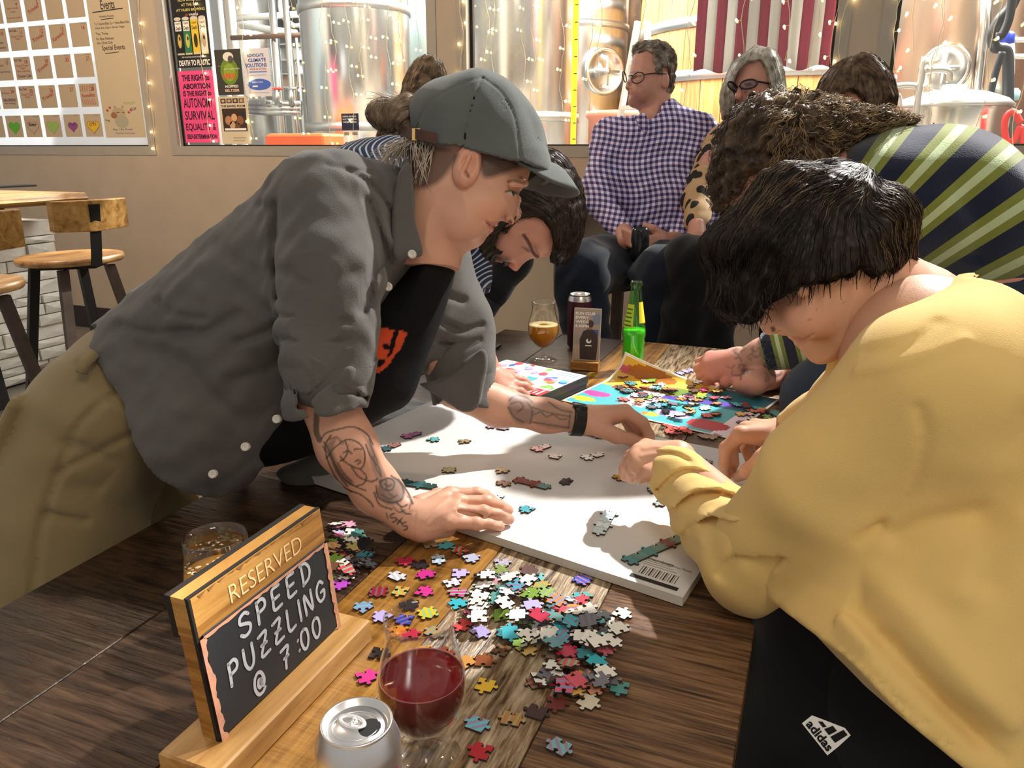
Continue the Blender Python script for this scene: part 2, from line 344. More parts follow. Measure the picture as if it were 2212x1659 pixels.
# yellow level tapes with tick marks
M_yel = mat('yellow_tape', 'efe81e', .5); M_ink = mat('black_ink', '15151a', .6)
for k, (px, yy, zt) in enumerate(((1036, 5.06, 3.0), (1243, 5.06, 3.0))):
    p0 = Py(px+8 if k == 0 else px-14, 315, yy); q0 = Py(px if k == 0 else px+10, 0, yy); a, b_ = (p0, q0)
    b = MB(); wd = .018; x_ = (a[0]+b_[0])/2
    b.box((x_-wd, yy, .9), (x_+wd, yy+.004, zt)); t = thing('level_tape', ('narrow yellow measuring tape hanging beside the wall pillar' if k == 0 else 'yellow measuring tape with black ticks hanging in mid window'), 'measuring tape', (x_, yy, .9)); b.build('tape', M_yel, t)
    b = MB(); 
    for j in range(20): b.box((x_-.004, yy-.001, .95+j*.1), (x_+wd, yy-.0002, .955+j*.1))
    b.build('tick_marks', M_ink, t)
# big wooden vat with steel hoops
vx, vy, vr = TX(1690, 7.9), 7.9, 1.33
M_stave = [wood('stave_wood_%d' % k, srgb(a), srgb(b), srgb(c), along=(20, 20, 1.2), rough=.5) for k, (a, b, c) in enumerate((('a8743c', 'c08d50', 'd2a566'), ('b07e44', 'c99758', 'dcb073'), ('9c6a36', 'b68348', 'c99a5c')))]
vt = thing('wooden_vat', 'huge upright wooden vat with steel hoops behind the flag', 'vat', (vx, vy, 0))
NS = 44
for k in range(NS):
    a0, a1 = 2*math.pi*k/NS, 2*math.pi*(k+1)/NS-.006
    if math.sin((a0+a1)/2) > .35: continue
    b = MB(); V = []
    for z, rr in ((.25, .97), (1.0, 1.0), (2.0, 1.0), (3.3, .96)):
        for a in (a0, a1):
            for dr in (0, -.05): V.append((vx+(vr*rr+dr)*math.cos(a), vy+(vr*rr+dr)*math.sin(a), z))
    F = []
    for i in range(3):
        o = i*4; F += [(o, o+2, o+6, o+4), (o+3, o+1, o+5, o+7), (o+1, o, o+4, o+5), (o+2, o+3, o+7, o+6)]
    F += [(0, 1, 3, 2), (12, 14, 15, 13)]; b.add(V, F); b.build('stave', M_stave[(k*7) % 3], vt)
for z, rr in ((.5, .983), (1.0, 1.003), (1.42, 1.003), (1.86, 1.003), (2.26, .995), (2.62, .986), (3.0, .975)):
    MB().lathe([(vr*rr+.001, z-.04), (vr*rr+.010, z-.04), (vr*rr+.008, z+.04), (vr*rr+.001, z+.04)], (vx, vy, 0), 88).build('hoop', M_steel2, vt)
# flag hanging behind the glass
fy = 4.33; A, B_ = Py(1497, 155, fy), Py(1792, 150, fy); fl = thing('flag', 'flag with red and white stripes hanging vertically behind the glass', 'flag', ((A[0]+B_[0])/2, fy, A[2]))
M_fr = mat('flag_red', '9c3048', .8, bump=.2, bscale=400); M_fw = mat('flag_white', 'e6e4df', .8, bump=.2, bscale=400); M_fb = mat('flag_blue', '2b3566', .8)
ns = 13; fw = B_[0]-A[0]; ztop = A[2]+1.15
def flag_y(u, v): return fy+.018*math.sin(u*15+v*2)+.01*math.sin(u*31+1)
for k in range(ns):
    b = MB(); V = []; F = []; n1, n2 = 3, 14
    for j in range(n2+1):
        for i in range(n1+1):
            u = (k+i/n1)/ns; v = j/n2; yy = flag_y(u, v); V.append((A[0]+fw*u+.012*(v-.3)*math.sin(u*9), yy, A[2]+.012*math.sin(u*22)*(1-v)+v*(ztop-A[2])))
    for j in range(n2):
        for i in range(n1): a = j*(n1+1)+i; F.append((a, a+1, a+n1+2, a+n1+1))
    b.add(V, F, 0, True); o = b.build('stripe', M_fr if k % 2 == 0 else M_fw, fl); s_ = o.modifiers.new('t', 'SOLIDIFY'); s_.thickness = .002
# step ladder, seen between the tank and the vat
ld = thing('step_ladder', 'pale aluminium step ladder with red feet behind the seated man', 'ladder', (TX(1350, 5.2), 5.2, 0)); M_alu = mat('aluminium', (.83, .82, .78), .35, .6); M_red = mat('red_plastic', 'd8402c', .45)
lx = TX(1385, 5.2); b = MB()
for s_ in (-1, 1):
    t_ = (lx+.03*s_, 5.15, 2.05); f_ = (lx-.31+.22*(s_+1)*1.1, 5.0, .02)
    MB().tube([f_, t_], .022, 4).build('stile', M_alu, ld); MB().box((f_[0]-.04, f_[1]-.04, 0), (f_[0]+.04, f_[1]+.04, .05)).build('foot', M_red, ld)
for k in range(7):
    u = .10+k*.13; L0 = Vector((lx-.31, 5.0, .02)).lerp(Vector((lx-.03, 5.15, 2.05)), u); R0 = Vector((lx+.17, 5.0, .02)).lerp(Vector((lx+.03, 5.15, 2.05)), u)
    MB().box((L0[0], L0[1]-.04, L0[2]-.012), (R0[0], R0[1]+.04, L0[2]+.012)).build('tread', M_alu, ld)
for k in (.58,):
    p = Vector((lx-.31, 5.0, .02)).lerp(Vector((lx-.03, 5.15, 2.05)), k); MB().box((p[0]-.03, p[1]-.03, p[2]-.03), (p[0]+.03, p[1]+.03, p[2]+.03)).build('hinge', M_red, ld)
# pink-red plastic bin behind the man
MB().lathe([(.18, 0), (.24, .02), (.26, 1.5), (.28, 1.52), (.28, 1.56), (.25, 1.56), (.22, .06), (.01, .05)], (TX(1348, 6.0), 6.0, 0), 28).build('plastic_bin', mat('coral_plastic', 'e0937c', .6), label='tall coral plastic bin standing behind the step ladder', cat='bin')
# low round kettle with lid, by the right window
kx, ky = TX(2062, 4.85), 4.85; kt = thing('brew_kettle', 'low round steel kettle with domed lid and pipes', 'kettle', (kx, ky, 0)); zk = Py(2060, 236, ky)[2]
MB().lathe([(.02, .35), (.26, .37), (.27, .42), (.27, zk-.03), (.275, zk-.01), (.275, zk+.005)], (kx, ky, 0), 48).build('body', M_steel, kt)
MB().lathe([(.28, zk+.006), (.285, zk+.02), (.25, zk+.05), (.15, zk+.085), (.06, zk+.095), (.06, zk+.12), (.005, zk+.12)], (kx, ky, 0), 48).build('lid', M_steel2, kt)
for dx, h in ((-.25, .10), (-.12, .17), (-.33, .06)): MB().tube(smooth_pts([(kx+dx-.07, ky-.3, .5), (kx+dx-.07, ky-.3, zk+h-.03), (kx+dx-.05, ky-.3, zk+h), (kx+dx+.04, ky-.28, zk+h), (kx+dx+.06, ky-.26, zk+h-.05)]), .016, 8).build('pipe', M_steel2, kt)
for a in (.3, 2.4, 4.5): MB().tube([(kx+.22*math.cos(a), ky+.22*math.sin(a), 0), (kx+.22*math.cos(a), ky+.22*math.sin(a), .4)], .025, 8).build('leg', M_steel2, kt)
# hoses
def hose(name, label, pts, r, m, y): MB().tube(smooth_pts([Py(px, py, y+dy) for px, py, dy in pts], 8), r, 10).build(name, m, label=label, cat='hose')
M_hose = mat('black_hose', '23262b', .45); M_rhose = mat('red_hose', 'd22f2a', .45)
hose('black_hose', 'thick black hose bending down from the top right corner', [(2200, -20, 0), (2180, 20, 0), (2155, 48, 0), (2145, 80, 0), (2150, 102, .05), (2175, 112, .1), (2178, 180, .1), (2176, 300, .1)], .028, M_hose, 4.95)
hose('black_hose', 'thin black hose slanting below the thick black hose', [(2165, 112, 0), (2150, 160, 0), (2135, 230, 0), (2128, 320, 0)], .017, M_hose, 4.85)
hose('black_hose', 'short black hose hanging beside the pale steel pipe', [(2188, -10, 0), (2180, 40, 0), (2165, 75, 0), (2152, 80, 0)], .02, M_hose, 4.75)
hose('red_hose', 'looped red hose hanging at the far right of the window', [(2205, 265, 0), (2190, 242, 0), (2175, 250, 0), (2170, 275, 0), (2177, 312, 0), (2192, 300, 0), (2207, 275, 0), (2210, 340, 0)], .015, M_rhose, 4.55)
hose('red_hose', 'sliver of red hose beside the foot of the wooden vat', [(1968, 175, 0), (1970, 205, 0), (1974, 240, 0)], .02, M_rhose, 5.6)
for px, c, lab in ((2174, '2743c8', 'blue plastic valve cap on the white rack'), (2185, 'a8d8e8', 'pale blue hose clamp below the black hoses')):
    q = Py(px, 96 if px == 2174 else 218, 5.2); MB().lathe([(.0, 0), (.035, .005), (.035, .05), (.02, .065), (.0, .065)], q, 16).build('hose_cap', mat('cap_'+c, c, .4), label=lab, cat='valve')
rk = thing('wall_rack', 'white metal rack at the right edge of the window', 'rack', Py(2205, 160, 5.25))
for a, b_ in (((2186, 86), (2240, 86)), ((2186, 86), (2186, 160)), ((2186, 122), (2240, 122))): MB().tube([Py(*a, 5.25), Py(*b_, 5.25)], .014, 6).build('rail', M_white, rk)
MB().tube([Py(2132, -60, 5.19), Py(2128, 60, 5.19), tuple(Py(2120, 330, 5.19)[:2])+(0,)], .03, 12).build('steel_pipe', M_steel, label='bright upright steel pipe left of the black hoses', cat='pipe')
# pipework, valves, ducts behind the posters
mf = thing('pipework', 'cluster of steel pipes and valves above the orange tub', 'pipework', tuple(Py(605, 320, 6.0)[:2])+(0,)); M_rust = mat('rusty_pipe', '8b6a55', .5, .5)
for a, b_, r_, y, m_ in (((500, 82), (705, 73), .022, 6.2, M_rust), ((520, 55), (640, 72), .03, 6.3, M_white), ((500, 40), (660, 30), .03, 6.5, M_white), ((535, 222), (650, 225), .028, 6.0, M_steel), ((535, 232), (650, 235), .028, 6.0, M_steel), ((535, 241), (650, 244), .028, 6.0, M_steel)): MB().tube([Py(*a, y), Py(*b_, y)], r_, 10).build('pipe', m_, mf)
for px, y, r_, m_ in ((612, 6.25, .035, M_steel), (478, 6.4, .022, M_white), (505, 6.45, .022, M_white), (528, 6.3, .03, M_white), (640, 6.05, .03, M_steel)): q = Py(px, 300, y); MB().tube([(q[0], y, 0), (q[0], y, 3.4)], r_, 10).build('upright_pipe', m_, mf)
for px in (570, 600, 630):
    q = Py(px, 226, 5.95); MB().tube([q, q+np.array([0, 0, .12])], .025, 8).build('valve', M_steel2, mf); MB().tube([q+np.array([-.06, 0, .13]), q+np.array([.06, 0, .13])], .012, 6).build('valve_lever', M_red if px == 600 else M_steel2, mf)
sh = thing('wire_shelf', 'grey framed shelf rack with white boxes behind the white poster', 'shelf', tuple(Py(610, 200, 7.0)[:2])+(0,))
for px in (585, 600, 618, 640): MB().tube([tuple(Py(px, 80, 7.0)[:2])+(0,), Py(px, 80, 7.0)], .016, 4).build('post', M_steel2, sh)
for py in (96, 130, 160, 188): q = Py(575, py, 7.0); q1 = Py(645, py, 7.0); MB().box((q[0], 7.0, q[2]-.012), (q1[0], 7.35, q[2])).build('shelf_board', M_steel2, sh)
for k, (px, py, c, lab) in enumerate(((592, 130, 'e8e6e2', 'white carton on the middle board of the wire shelf'), (628, 160, 'd9d6d0', 'pale carton on the third board of the wire shelf'), (628, 130, 'f0eeea', 'white carton at the right of the wire shelf'), (612, 188, 'c9a98c', 'brown carton on the lowest board of the wire shelf'))):
    q = Py(px, py, 7.0); zz = Py(575, py, 7.0)[2]; MB().box((q[0]-.06, 7.05, zz+.001), (q[0]+.06, 7.25, zz+.11)).build('carton', mat('carton_'+c, c, .7), label=lab, cat='carton', group='cartons on the wire shelf rack')
du = thing('air_duct', 'grey air duct high behind the pipework window', 'duct', Py(600, 10, 8.6))
MB().tube([(-12, 9.55, 3.15), (-4.0, 9.55, 3.15)], .3, 20).build('duct_pipe', mat('dark_duct', '55544f', .5, .3), du)
rl = Py(645, 12, 6.8); MB().lathe([(.165, 0), (.20, 0), (.20, .06), (.165, .06), (.165, 0)], n=36, M=Matrix.Translation(Vector(rl)) @ Matrix.Rotation(math.pi/2, 4, 'X')).build('round_gauge_ring', M_white, label='white ring shaped sign at the top of the pipework window', cat='ring')
# orange tub on the inner sill
q0, q1 = Py(570, 316, 4.55), Py(702, 316, 4.55); zt = Py(640, 288, 4.55)[2]; xm = (q0[0]+q1[0])/2; hw = (q1[0]-q0[0])/2
tb = MB(); V = []
for z, s_ in ((q0[2]-.12, .96), (q0[2], 1.0), (zt-.02, .97), (zt, .92)):
    for x, y in ((-hw, -.15), (hw, -.15), (hw, .15), (-hw, .15)): V.append((xm+x*s_, 4.7+y*s_, z))
tb.add(V, [(3, 2, 1, 0), (12, 13, 14, 15)]+[(k*4+j, k*4+(j+1) % 4, k*4+4+(j+1) % 4, k*4+4+j) for k in range(3) for j in range(4)])
tb.build('plastic_tub', mat('orange_plastic', 'f0692c', .45, sub=.0), label='upturned orange plastic tub behind the lower window edge', cat='tub', bevel=.02)
MB().box((xm-hw-.1, 4.45, 0), (xm+hw+.25, 4.95, q0[2]-.121)).build('work_bench', M_steel2, label='steel work bench under the orange tub', cat='bench')
# ================================================================ posters on the glass, calendar, string lights
GY = WY+.05                                                         # taproom face of the glass
def wall_panel(pxl, pyb, pxr, pyt, y):
    """upright sheet between a lower-left and an upper-right picture point, flat on plane y"""
    a, b = Py(pxl, pyb, y), Py(pxr, pyb, y); b[2] = Py((pxl+pxr)/2, pyt, y)[2]; return Panel((a[0], y, a[2]), (1, 0, 0), (0, 0, 1), b[0]-a[0], b[2]-a[2])
def paper(c): return mat('paper_'+c, c, .6)
def ink(c): return mat('ink_'+c, c, .6)
def poster(name, label, cat, box, c):
    p = wall_panel(*box, GY-.004); t = thing(name, label, cat, p.P(.5, 0)); p.sheet('sheet', paper(c), t); return p, t
p, t = poster('drink_poster', 'black poster with four tall drink cans taped to the window', 'poster', (385, 147, 459, -40), '1b1a1a')
W_ = ink('f1efe8'); Yk = ink('d9cf7a')
for k, (s_, v, wd) in enumerate((('NOW AVAILABLE', .80, .66), ('AT THE BAR', .745, .5), ('AT VASEN BREWING', .685, .82))): p.text(s_, .55, v, .032, Yk, wd, .01)
p.text('Liquid', .28, .90, .07, W_, .5, .01); p.disc(.42, .625, .05, .018, ink('7a3a34')); p.text('VASEN', .62, .627, .025, W_, .26, .02)
p.text('DEATH TO PLASTIC', .5, .055, .07, W_, .9, .03); p.text('100% MOUNTAIN WATER FROM THE ALPS', .5, .125, .018, W_, .7)
for k, (c, c2) in enumerate((('17181a', 'c9b65a'), ('2f7a52', 'c9c45a'), ('e3c535', '3a3320'), ('e9e4d6', 'b9ad8c'))):
    u = .14+.235*k; p.rect(u-.10, .17, u+.10, .585, ink(c), .0008); p.disc(u, .585, .10, .022, ink('cfcac0'), .0009); p.rect(u-.10, .155, u+.10, .175, ink('cfc9a8'), .0009)
    p.rect(u-.09, .44, u+.09, .555, ink('efece0') if k < 2 else ink(c), .0011); p.text('Liquid', u, .53, .035, ink('15151a'), .13, .01, e=.0014); p.text('Death', u, .475, .045, ink('15151a'), .14, .02, e=.0014)
    p.disc(u, .32, .055, .085, ink(c2), .0012); p.disc(u+.01, .35, .025, .025, ink('2a2a22'), .0014)
p.flush(t)
p, t = poster('slogan_poster', 'bright pink poster with bold black slogan lettering', 'poster', (402, 308, 475, 152), 'f0508c')
D_ = ink('1d1430')
for s_, v, h_, wd in (('THE RIGHT to', .905, .085, .80), ('ABORTION', .79, .075, .80), ('IS THE RIGHT to', .69, .075, .82), ('AUTONOMY', .56, .135, .86), ('SURVIVAL', .385, .125, .86), ('EQUALITY &', .215, .115, .88), ('SELF-DETERMINATION', .085, .065, .88)):
    p.text(s_, .5, v, h_, D_, wd, .035 if h_ < .1 else .012)
p.flush(t)
p, t = poster('seltzer_poster', 'dark poster with a green glow and the word HIKE', 'poster', (472, 206, 528, 106), '3b3a34')
p.disc(.52, .52, .34, .30, ink('6c8a24')); p.disc(.52, .5, .22, .2, ink('8aa832'), .0008)
p.disc(.52, .84, .2, .1, ink('e5e2d8'), .0012); p.disc(.60, .78, .1, .08, ink('55534c'), .0014)
p.text('NOT A BEER LIVER...', .4, .64, .025, ink('a8b07a'), .6); p.text('JUST HERE BEER', .62, .57, .035, W_, .6); p.text('HIKE', .5, .42, .12, ink('e0483c'), .46, .03); p.text('HOPPED', .56, .19, .06, W_, .5, .03); p.text('SELTZER', .56, .10, .06, ink('f4c9b4'), .56, .03); p.flush(t)
p, t = poster('climate_poster', 'white climate poster with a blue oval taped high on the window', 'poster', (531, 209, 588, 104), 'dcdde4')
B1 = ink('2b48a0')
p.text('ADVOCATE', .5, .86, .065, B1, .62, .02); p.text('CLIMATE', .55, .76, .075, B1, .66, .02); p.text('SOLUTIONS', .5, .655, .08, B1, .8, .02); p.text('HOUR OF ACTION', .56, .575, .04, ink('c24a5a'), .62, .01)
p.rect(.22, .5, .88, .53, ink('7f93d0')); p.rect(.25, .44, .85, .455, ink('aab4d8')); p.disc(.56, .25, .44, .12, ink('4a6cc8')); p.rect(.15, .07, .9, .085, ink('b9bcc8')); p.text('LEARN HERE', .5, .30, .03, W_, .4); p.rect(.3, .2, .5, .23, W_, .001); p.flush(t)
p, t = poster('barrel_room_poster', 'cream poster with a dinner photograph below the green seltzer poster', 'poster', (481, 311, 543, 208), 'd3c7ab')
for k in range(4): p.rect(.08+.21*k, .86, .26+.21*k, .96, ink(('4a3a30', '6a4a38', '3a3330', '7a5a40')[k]), .0008); p.disc(.17+.21*k, .91, .05, .03, ink('c9a888'), .001)
p.text('THE BARREL ROOM', .5, .80, .045, D_, .82, .02); p.rect(.1, .27, .92, .75, ink('3a2a20'), .0008)
for u, v, r_, c in ((.3, .5, .12, 'b98258'), (.5, .56, .1, 'd9a878'), (.7, .5, .12, '8a5a3a'), (.42, .4, .1, 'c9a27a'), (.6, .38, .09, '6a4a30'), (.8, .62, .07, '2a2a35')): p.disc(u, v, r_, r_*.8, ink(c), .001)
p.rect(.14, .29, .88, .335, W_, .0012); p.rect(.4, .12, .85, .14, ink('a89a80')); p.rect(.4, .06, .8, .075, ink('a89a80')); p.flush(t)
p, t = poster('notice_card', 'small navy card standing over two white leaflets on the sill', 'card', (739, 281, 776, 245), '252a4a')
for k in range(3): p.text(('KEEPING ON TRACK', 'MUST TO FREE RUN', 'WEEK SERIES')[k], .48, .82-.17*k, .09, W_, .8, .02)
p.flush(t)
for box, lab in (((743, 314, 758, 283), 'narrow white leaflet below the navy card, left one'), ((760, 313, 776, 283), 'narrow white leaflet below the navy card, right one')):
    p, t = poster('leaflet', lab, 'leaflet', box, 'e4e2dc'); p.rect(.15, .7, .85, .92, ink('8d8a80')); p.rect(.2, .15, .6, .22, ink('b04a50')); p.flush(t)
# ---- calendar film on the left window
m, nt, b = base('frosted_film'); b.inputs['Base Color'].default_value = C4(srgb('e6ecf0')); b.inputs['Roughness'].default_value = .3; tl = N(nt, 'ShaderNodeBsdfTranslucent'); tl.inputs[0].default_value = (.95, .97, 1, 1); mx = N(nt, 'ShaderNodeMixShader'); mx.inputs[0].default_value = .55
nt.links.new(b.outputs[0], mx.inputs[1]); nt.links.new(tl.outputs[0], mx.inputs[2]); nt.links.new(mx.outputs[0], nt.nodes['Material Output'].inputs[0]); M_film = m; M_card = mat('beige_card', 'bda98c', .55); Rk = ink('b03a3a'); Vk = ink('5a2f5a'); Kk = ink('2a2624'); Ok = ink('b5654a')
cal = thing('event_calendar', 'wall calendar of beige date cards on a shiny white film', 'calendar', Py(110, 310, GY))
fp = Panel((-6.84, GY-.004, 1.312), (1, 0, 0), (0, 0, 1), 6.84-4.26, 1.35); fp.sheet('film', M_film, cal)
colx = [Py(px, py, GY)[0] for px, py in ((33, 274), (73, 273), (116, 273), (159, 272), (203, 271))]; dx = colx[1]-colx[0]; colx = [colx[0]-dx*2, colx[0]-dx]+colx
rowz = [Py(203, y_, GY)[2] for y_ in (271, 205.5, 140, 73, 8)]
cw, ch = dx*.84, (rowz[1]-rowz[0])*.76
nums = {1: {2: '24', 3: '25', 4: '26', 5: '27', 6: '28'}, 2: {2: '17', 3: '18', 4: '19', 5: '20', 6: '21'}, 3: {2: '10', 3: '11', 4: '12', 5: '13', 6: '14'}, 4: {3: '4', 4: '5'}}
words = {(4, 1): ('Trivia!', Rk, .35), (4, 2): ('Trivia!', Rk, .5), (4, 3): ('Trivia!', Rk, .35), (5, 3): ('Karaoke!', Rk, .4), (4, 4): ('Trivia!', Rk, .4), (6, 1): ('PommeFest', Rk, .05)}
for r_ in range(5):
    for c_ in range(7):
        q = Panel((colx[c_]-cw/2, GY-.0055, rowz[r_]-ch/2), (1, 0, 0), (0, 0, 1), cw, ch); q.sheet('date_card', M_card, cal)
        q.rect(.62, .93, .9, .95, ink('8a7c68'))
        if c_ in nums.get(r_, {}): q.text(nums[r_][c_], .76, .78, .17, Rk, None, .01)
        if (c_, r_) in words: s_, m_, ro = words[(c_, r_)]; q.text(s_, .48, .5, .17, m_, .74, .012, ro)
        if (c_, r_) in ((3, 1), (3, 2), (3, 3)): q.text('Run Club', .27, .87, .11, Vk, .46, .01); q.text('Food Truck', .5, .62, .10, Rk, .7); q.text('Night', .5, .5, .09, Rk, .3)
        if (c_, r_) == (3, 2): q.text('Paint social here', .5, .38, .08, Rk, .8); q.text('Cocoon Cafe', .52, .17, .13, Vk, .84, .012)
        if (c_, r_) == (3, 4): q.text('Open Comedy', .5, .6, .09, Rk, .7); q.text('Night', .5, .45, .08, Rk, .3); q.text('Food here tonight', .5, .2, .08, Rk, .8)
        if (c_, r_) == (2, 1): q.text('Os Momos', .3, .72, .09, Rk, .5); q.text('GIRLFRIEND', .5, .4, .13, Vk, .84, .012); q.text('Film Viewing', .5, .24, .09, Vk, .66)
        if (c_, r_) == (2, 3): q.text('wines', .5, .4, .11, Vk, .5); q.text('& martini', .55, .18, .1, Vk, .6)
        if (c_, r_) == (2, 2): q.text('Puzzle', .3, .68, .09, Rk, .4); q.text('Yoga Evening', .5, .38, .1, Vk, .7)
        if (c_, r_) == (6, 1):
            for k in range(8): q.stroke([(.08+.1*k, .68), (.14+.1*k, .92)], .004, Ok); q.stroke([(.1+.1*k, .33), (.14+.1*k, .1)], .004, Ok)
        if r_ == 0 and c_ >= 2:
            hc = ('5fae2c', 'b5765a', '93b85a', '8a4a86', 'd9b62a')[c_-2]; sc = .34 if c_ != 5 else .27; P_ = []
            for k in range(40):
                a = 2*math.pi*k/40; P_.append((.5+sc*1.05*(16*math.sin(a)**3)/16, .46+sc*(13*math.cos(a)-5*math.cos(2*a)-2*math.cos(3*a)-math.cos(4*a))/17))
            if c_ == 3: q.stroke(P_+P_[:1], .004, ink(hc)); q.text('Beer', .5, .58, .15, Kk, .5, .01)
            else:
                q.poly(P_[::-1], ink(hc), .0008); q.stroke(P_+P_[:1], .003, ink({'d9b62a': '9a4a20'}.get(hc, hc)), .0012)
            if c_ == 6: q.text('DTF', .5, .55, .15, ink('7a3a18'), .4, .01)
            if c_ == 5: q.stroke([(.38, .55), (.45, .62), (.5, .5), (.56, .62), (.62, .52)], .006, Vk)
        q.flush(cal)
es = Panel((Py(231, 296, GY)[0], GY-.0055, Py(270, 297, GY)[2]), (1, 0, 0), (0, 0, 1), Py(317, 296, GY)[0]-Py(231, 296, GY)[0], 1.1); es.sheet('event_sheet', mat('cream_sheet', 'c9b898', .55), cal)
def vv(py): return (Py(265, py, GY)[2]-es.o.z)/es.h
es.text('Events', .5, vv(7), .05, Kk, .34, .006); es.stroke([(.12, vv(22)), (.85, vv(18))], .006, Kk); es.text('Weekly Events', .44, vv(33), .014, Kk, .36); es.stroke([(.3, vv(39)), (.6, vv(38))], .004, Kk)
for k, (s_, wd) in enumerate((('Tu: Creative Bites Co + Vasen Bikes Ride', .84), ('Wed: Run Club + Brews Vegan', .72), ('Thu: Trivia', .3), ('Fri: Beer Releases', .42), ('Sun: Climb Club', .38))): es.text(s_, .12, vv((48, 58, 70, 81, 90)[k]), .014, Kk, wd, align='l')
es.text('Special Events', .5, vv(103), .036, Kk, .56, .004); es.stroke([(.28, vv(114)), (.62, vv(112))], .004, Kk)
es.disc(.45, vv(262), .17, .04, ink('a9a58c')); es.disc(.40, vv(243), .17, .028, ink('b3a484'), .0008); es.disc(.28, vv(249), .08, .018, ink('9a6844'), .001); es.disc(.33, vv(231), .03, .008, ink('a89878'), .0009); es.disc(.52, vv(231), .03, .008, ink('a89878'), .0009)
es.stroke([(.36, vv(243)), (.42, vv(243))], .004, Kk, .0012); es.stroke([(.5, vv(243)), (.55, vv(243))], .004, Kk, .0012)
for u, py in ((.2, 232), (.13, 238), (.66, 243), (.72, 238)): es.disc(u, vv(py), .03, .007, ink('b0484a'), .0009)
es.text('CUP', .78, vv(236), .016, Kk, .14); es.text('Pug', .1, vv(260), .014, Kk, .1); es.text('POMLOT', .7, vv(223), .014, ink('9cb85a'), .28); es.text("May 18's Pride!", .45, vv(280), .015, ink('5a6a9a'), .5); es.text('Teacher Summary', .5, vv(288), .013, ink('5a6a9a'), .5)
es.flush(cal)
# ---- string lights: one strand each, wire with little lamps
M_wire = mat('clear_wire', 'd8cdb0', .4); M_bulb = mat('warm_led', (1, .74, .30), .4, emis=14)
strands = ([(338, 320), (374, 290), (456, 306), (545, 300), (648, 290), (712, 308), (724, 150), (766, 300), (785, 205), (800, 120), (842, 180), (868, 130), (905, 110), (998, 160), (1052, 130), (1066, 220), (1130, 280), (1150, 300), (1212, 260), (1270, 240), (1293, 190)]
           + [(1384, 110), (1481, 240), (1601, 120), (1695, 130), (1752, 150), (1790, 170), (1812, 130), (1925, 150), (1966, 110), (1996, 300), (2012, 180), (2110, 300), (2186, 320)])
slabel = []; cnt_ = {}; OW = 'first second third fourth fifth sixth seventh eighth ninth tenth eleventh twelfth thirteenth fourteenth fifteenth'.split()
for px, ye in strands:
    z_ = ('on the pillar beside the calendar' if px < 345 else 'across the poster window' if px < 985 else 'on the pillar above the grey cap' if px < 1012 else 'across the flag window' if px < 1808 else 'on the pillar right of the flag' if px < 1930 else 'across the right window'); i_ = cnt_.get(z_, 0); cnt_[z_] = i_+1
    slabel.append('%s fairy light strand from the left %s' % (OW[i_], z_))
for k, (px, ye) in enumerate(strands):
    rr = random.Random(k); yl = WY+.03 if (px < 345 or 985 < px < 1012 or 1805 < px < 1930) else GY-.006
    yl = WY-.012 if (px < 345 or 985 < px < 1012 or 1808 < px < 1930) else GY-.012
    ztop = 2.66; zb = Py(px, ye, yl)[2]; x0 = Py(px, ye, yl)[0]; n = max(5, int((ztop-zb)/.05)); P_ = []
    for j in range(n+1):
        z = ztop+(zb-ztop)*j/n; P_.append((x0+.012*math.sin(j*.9+k)+.006*rr.uniform(-1, 1), yl-.002*rr.random(), z))
    t = thing('string_light', slabel[k], 'string lights', (x0, yl, zb), 'fairy light strands on the windows')
    MB().tube(P_, .0016, 5).build('wire', M_wire, t)
    zs = zb
    while zs < 2.15:
        j = (ztop-zs)/(ztop-zb)*n; b = P_[min(n, int(round(j)))]; d = rr.choice((-1, 1)); q = (b[0]+d*.022, yl-.006, b[2]+rr.uniform(-.008, .008))
        m_ = MB(); m_.tube([b, q], .0012, 4, 0); m_.lathe([(.0005, -.007), (.0045, -.005), (.0055, 0), (.0045, .005), (.0005, .008)], q, 8, 1); m_.build('lamp', [M_wire, M_bulb], t); zs += rr.uniform(.10, .16)
# ================================================================ tall table with stone base, bar stools
M_top = wood('live_edge_wood', srgb('9c7a4c'), srgb('c9a674'), srgb('e0c594'), along=(14, 1, 14), rough=.35); M_bark = wood('live_edge_side', srgb('5a3c1e'), srgb('96703c'), srgb('c79a55'), along=(6, 1.5, 30), rough=.6)
M_iron = mat('black_iron', '1f1e1d', .5, .4, bump=.1); M_iron2 = mat('brown_iron', '4a3d36', .5, .5, var=.2)
tt = thing('tall_table', 'tall live-edge wooden table on a white stone column by the wall', 'table', (-4.3, 2.4, 0))
b = MB(); xe = []
ys = np.linspace(1.4, 3.22, 16); V = []
for j, y in enumerate(ys):
    e = .012*math.sin(j*1.7)+.008*math.sin(j*3.1)
    for x, z in ((-4.85, 1.005), (-3.87+e, 1.005), (-3.845+e, 1.03), (-3.865+e*.6, 1.06), (-4.85, 1.06)): V.append((x, y, z))
n = len(ys); F = [(j*5+i, (j+1)*5+i, (j+1)*5+(i+1) % 5, j*5+(i+1) % 5) for j in range(n-1) for i in range(5)]
mi = [(1 if i in (1, 2) else 0) for j in range(n-1) for i in range(5)]
b.add(V, F); b.m = mi; b.add([V[i] for i in range(5)], [(0, 1, 2, 3, 4)], 1); b.add([V[(n-1)*5+i] for i in range(5)], [(4, 3, 2, 1, 0)], 1); b.build('table_top', [M_top, M_bark], tt)
MB().box((-4.75, 2.0, .90), (-4.2, 2.98, 1.004)).build('pedestal', M_iron, tt)
colm = MB().box((-4.85, 1.7, 0), (-4.205, 3.2, .895)).build('stone_column', mat('stone_core', '9a958b', .9), tt)
MB().box((-4.87, 1.68, .82), (-4.165, 3.235, .90)).build('cap_stone', mat('cap_stone', 'cfcabf', .75, var=.06, vscale=12, bump=.3, bscale=40), colm)
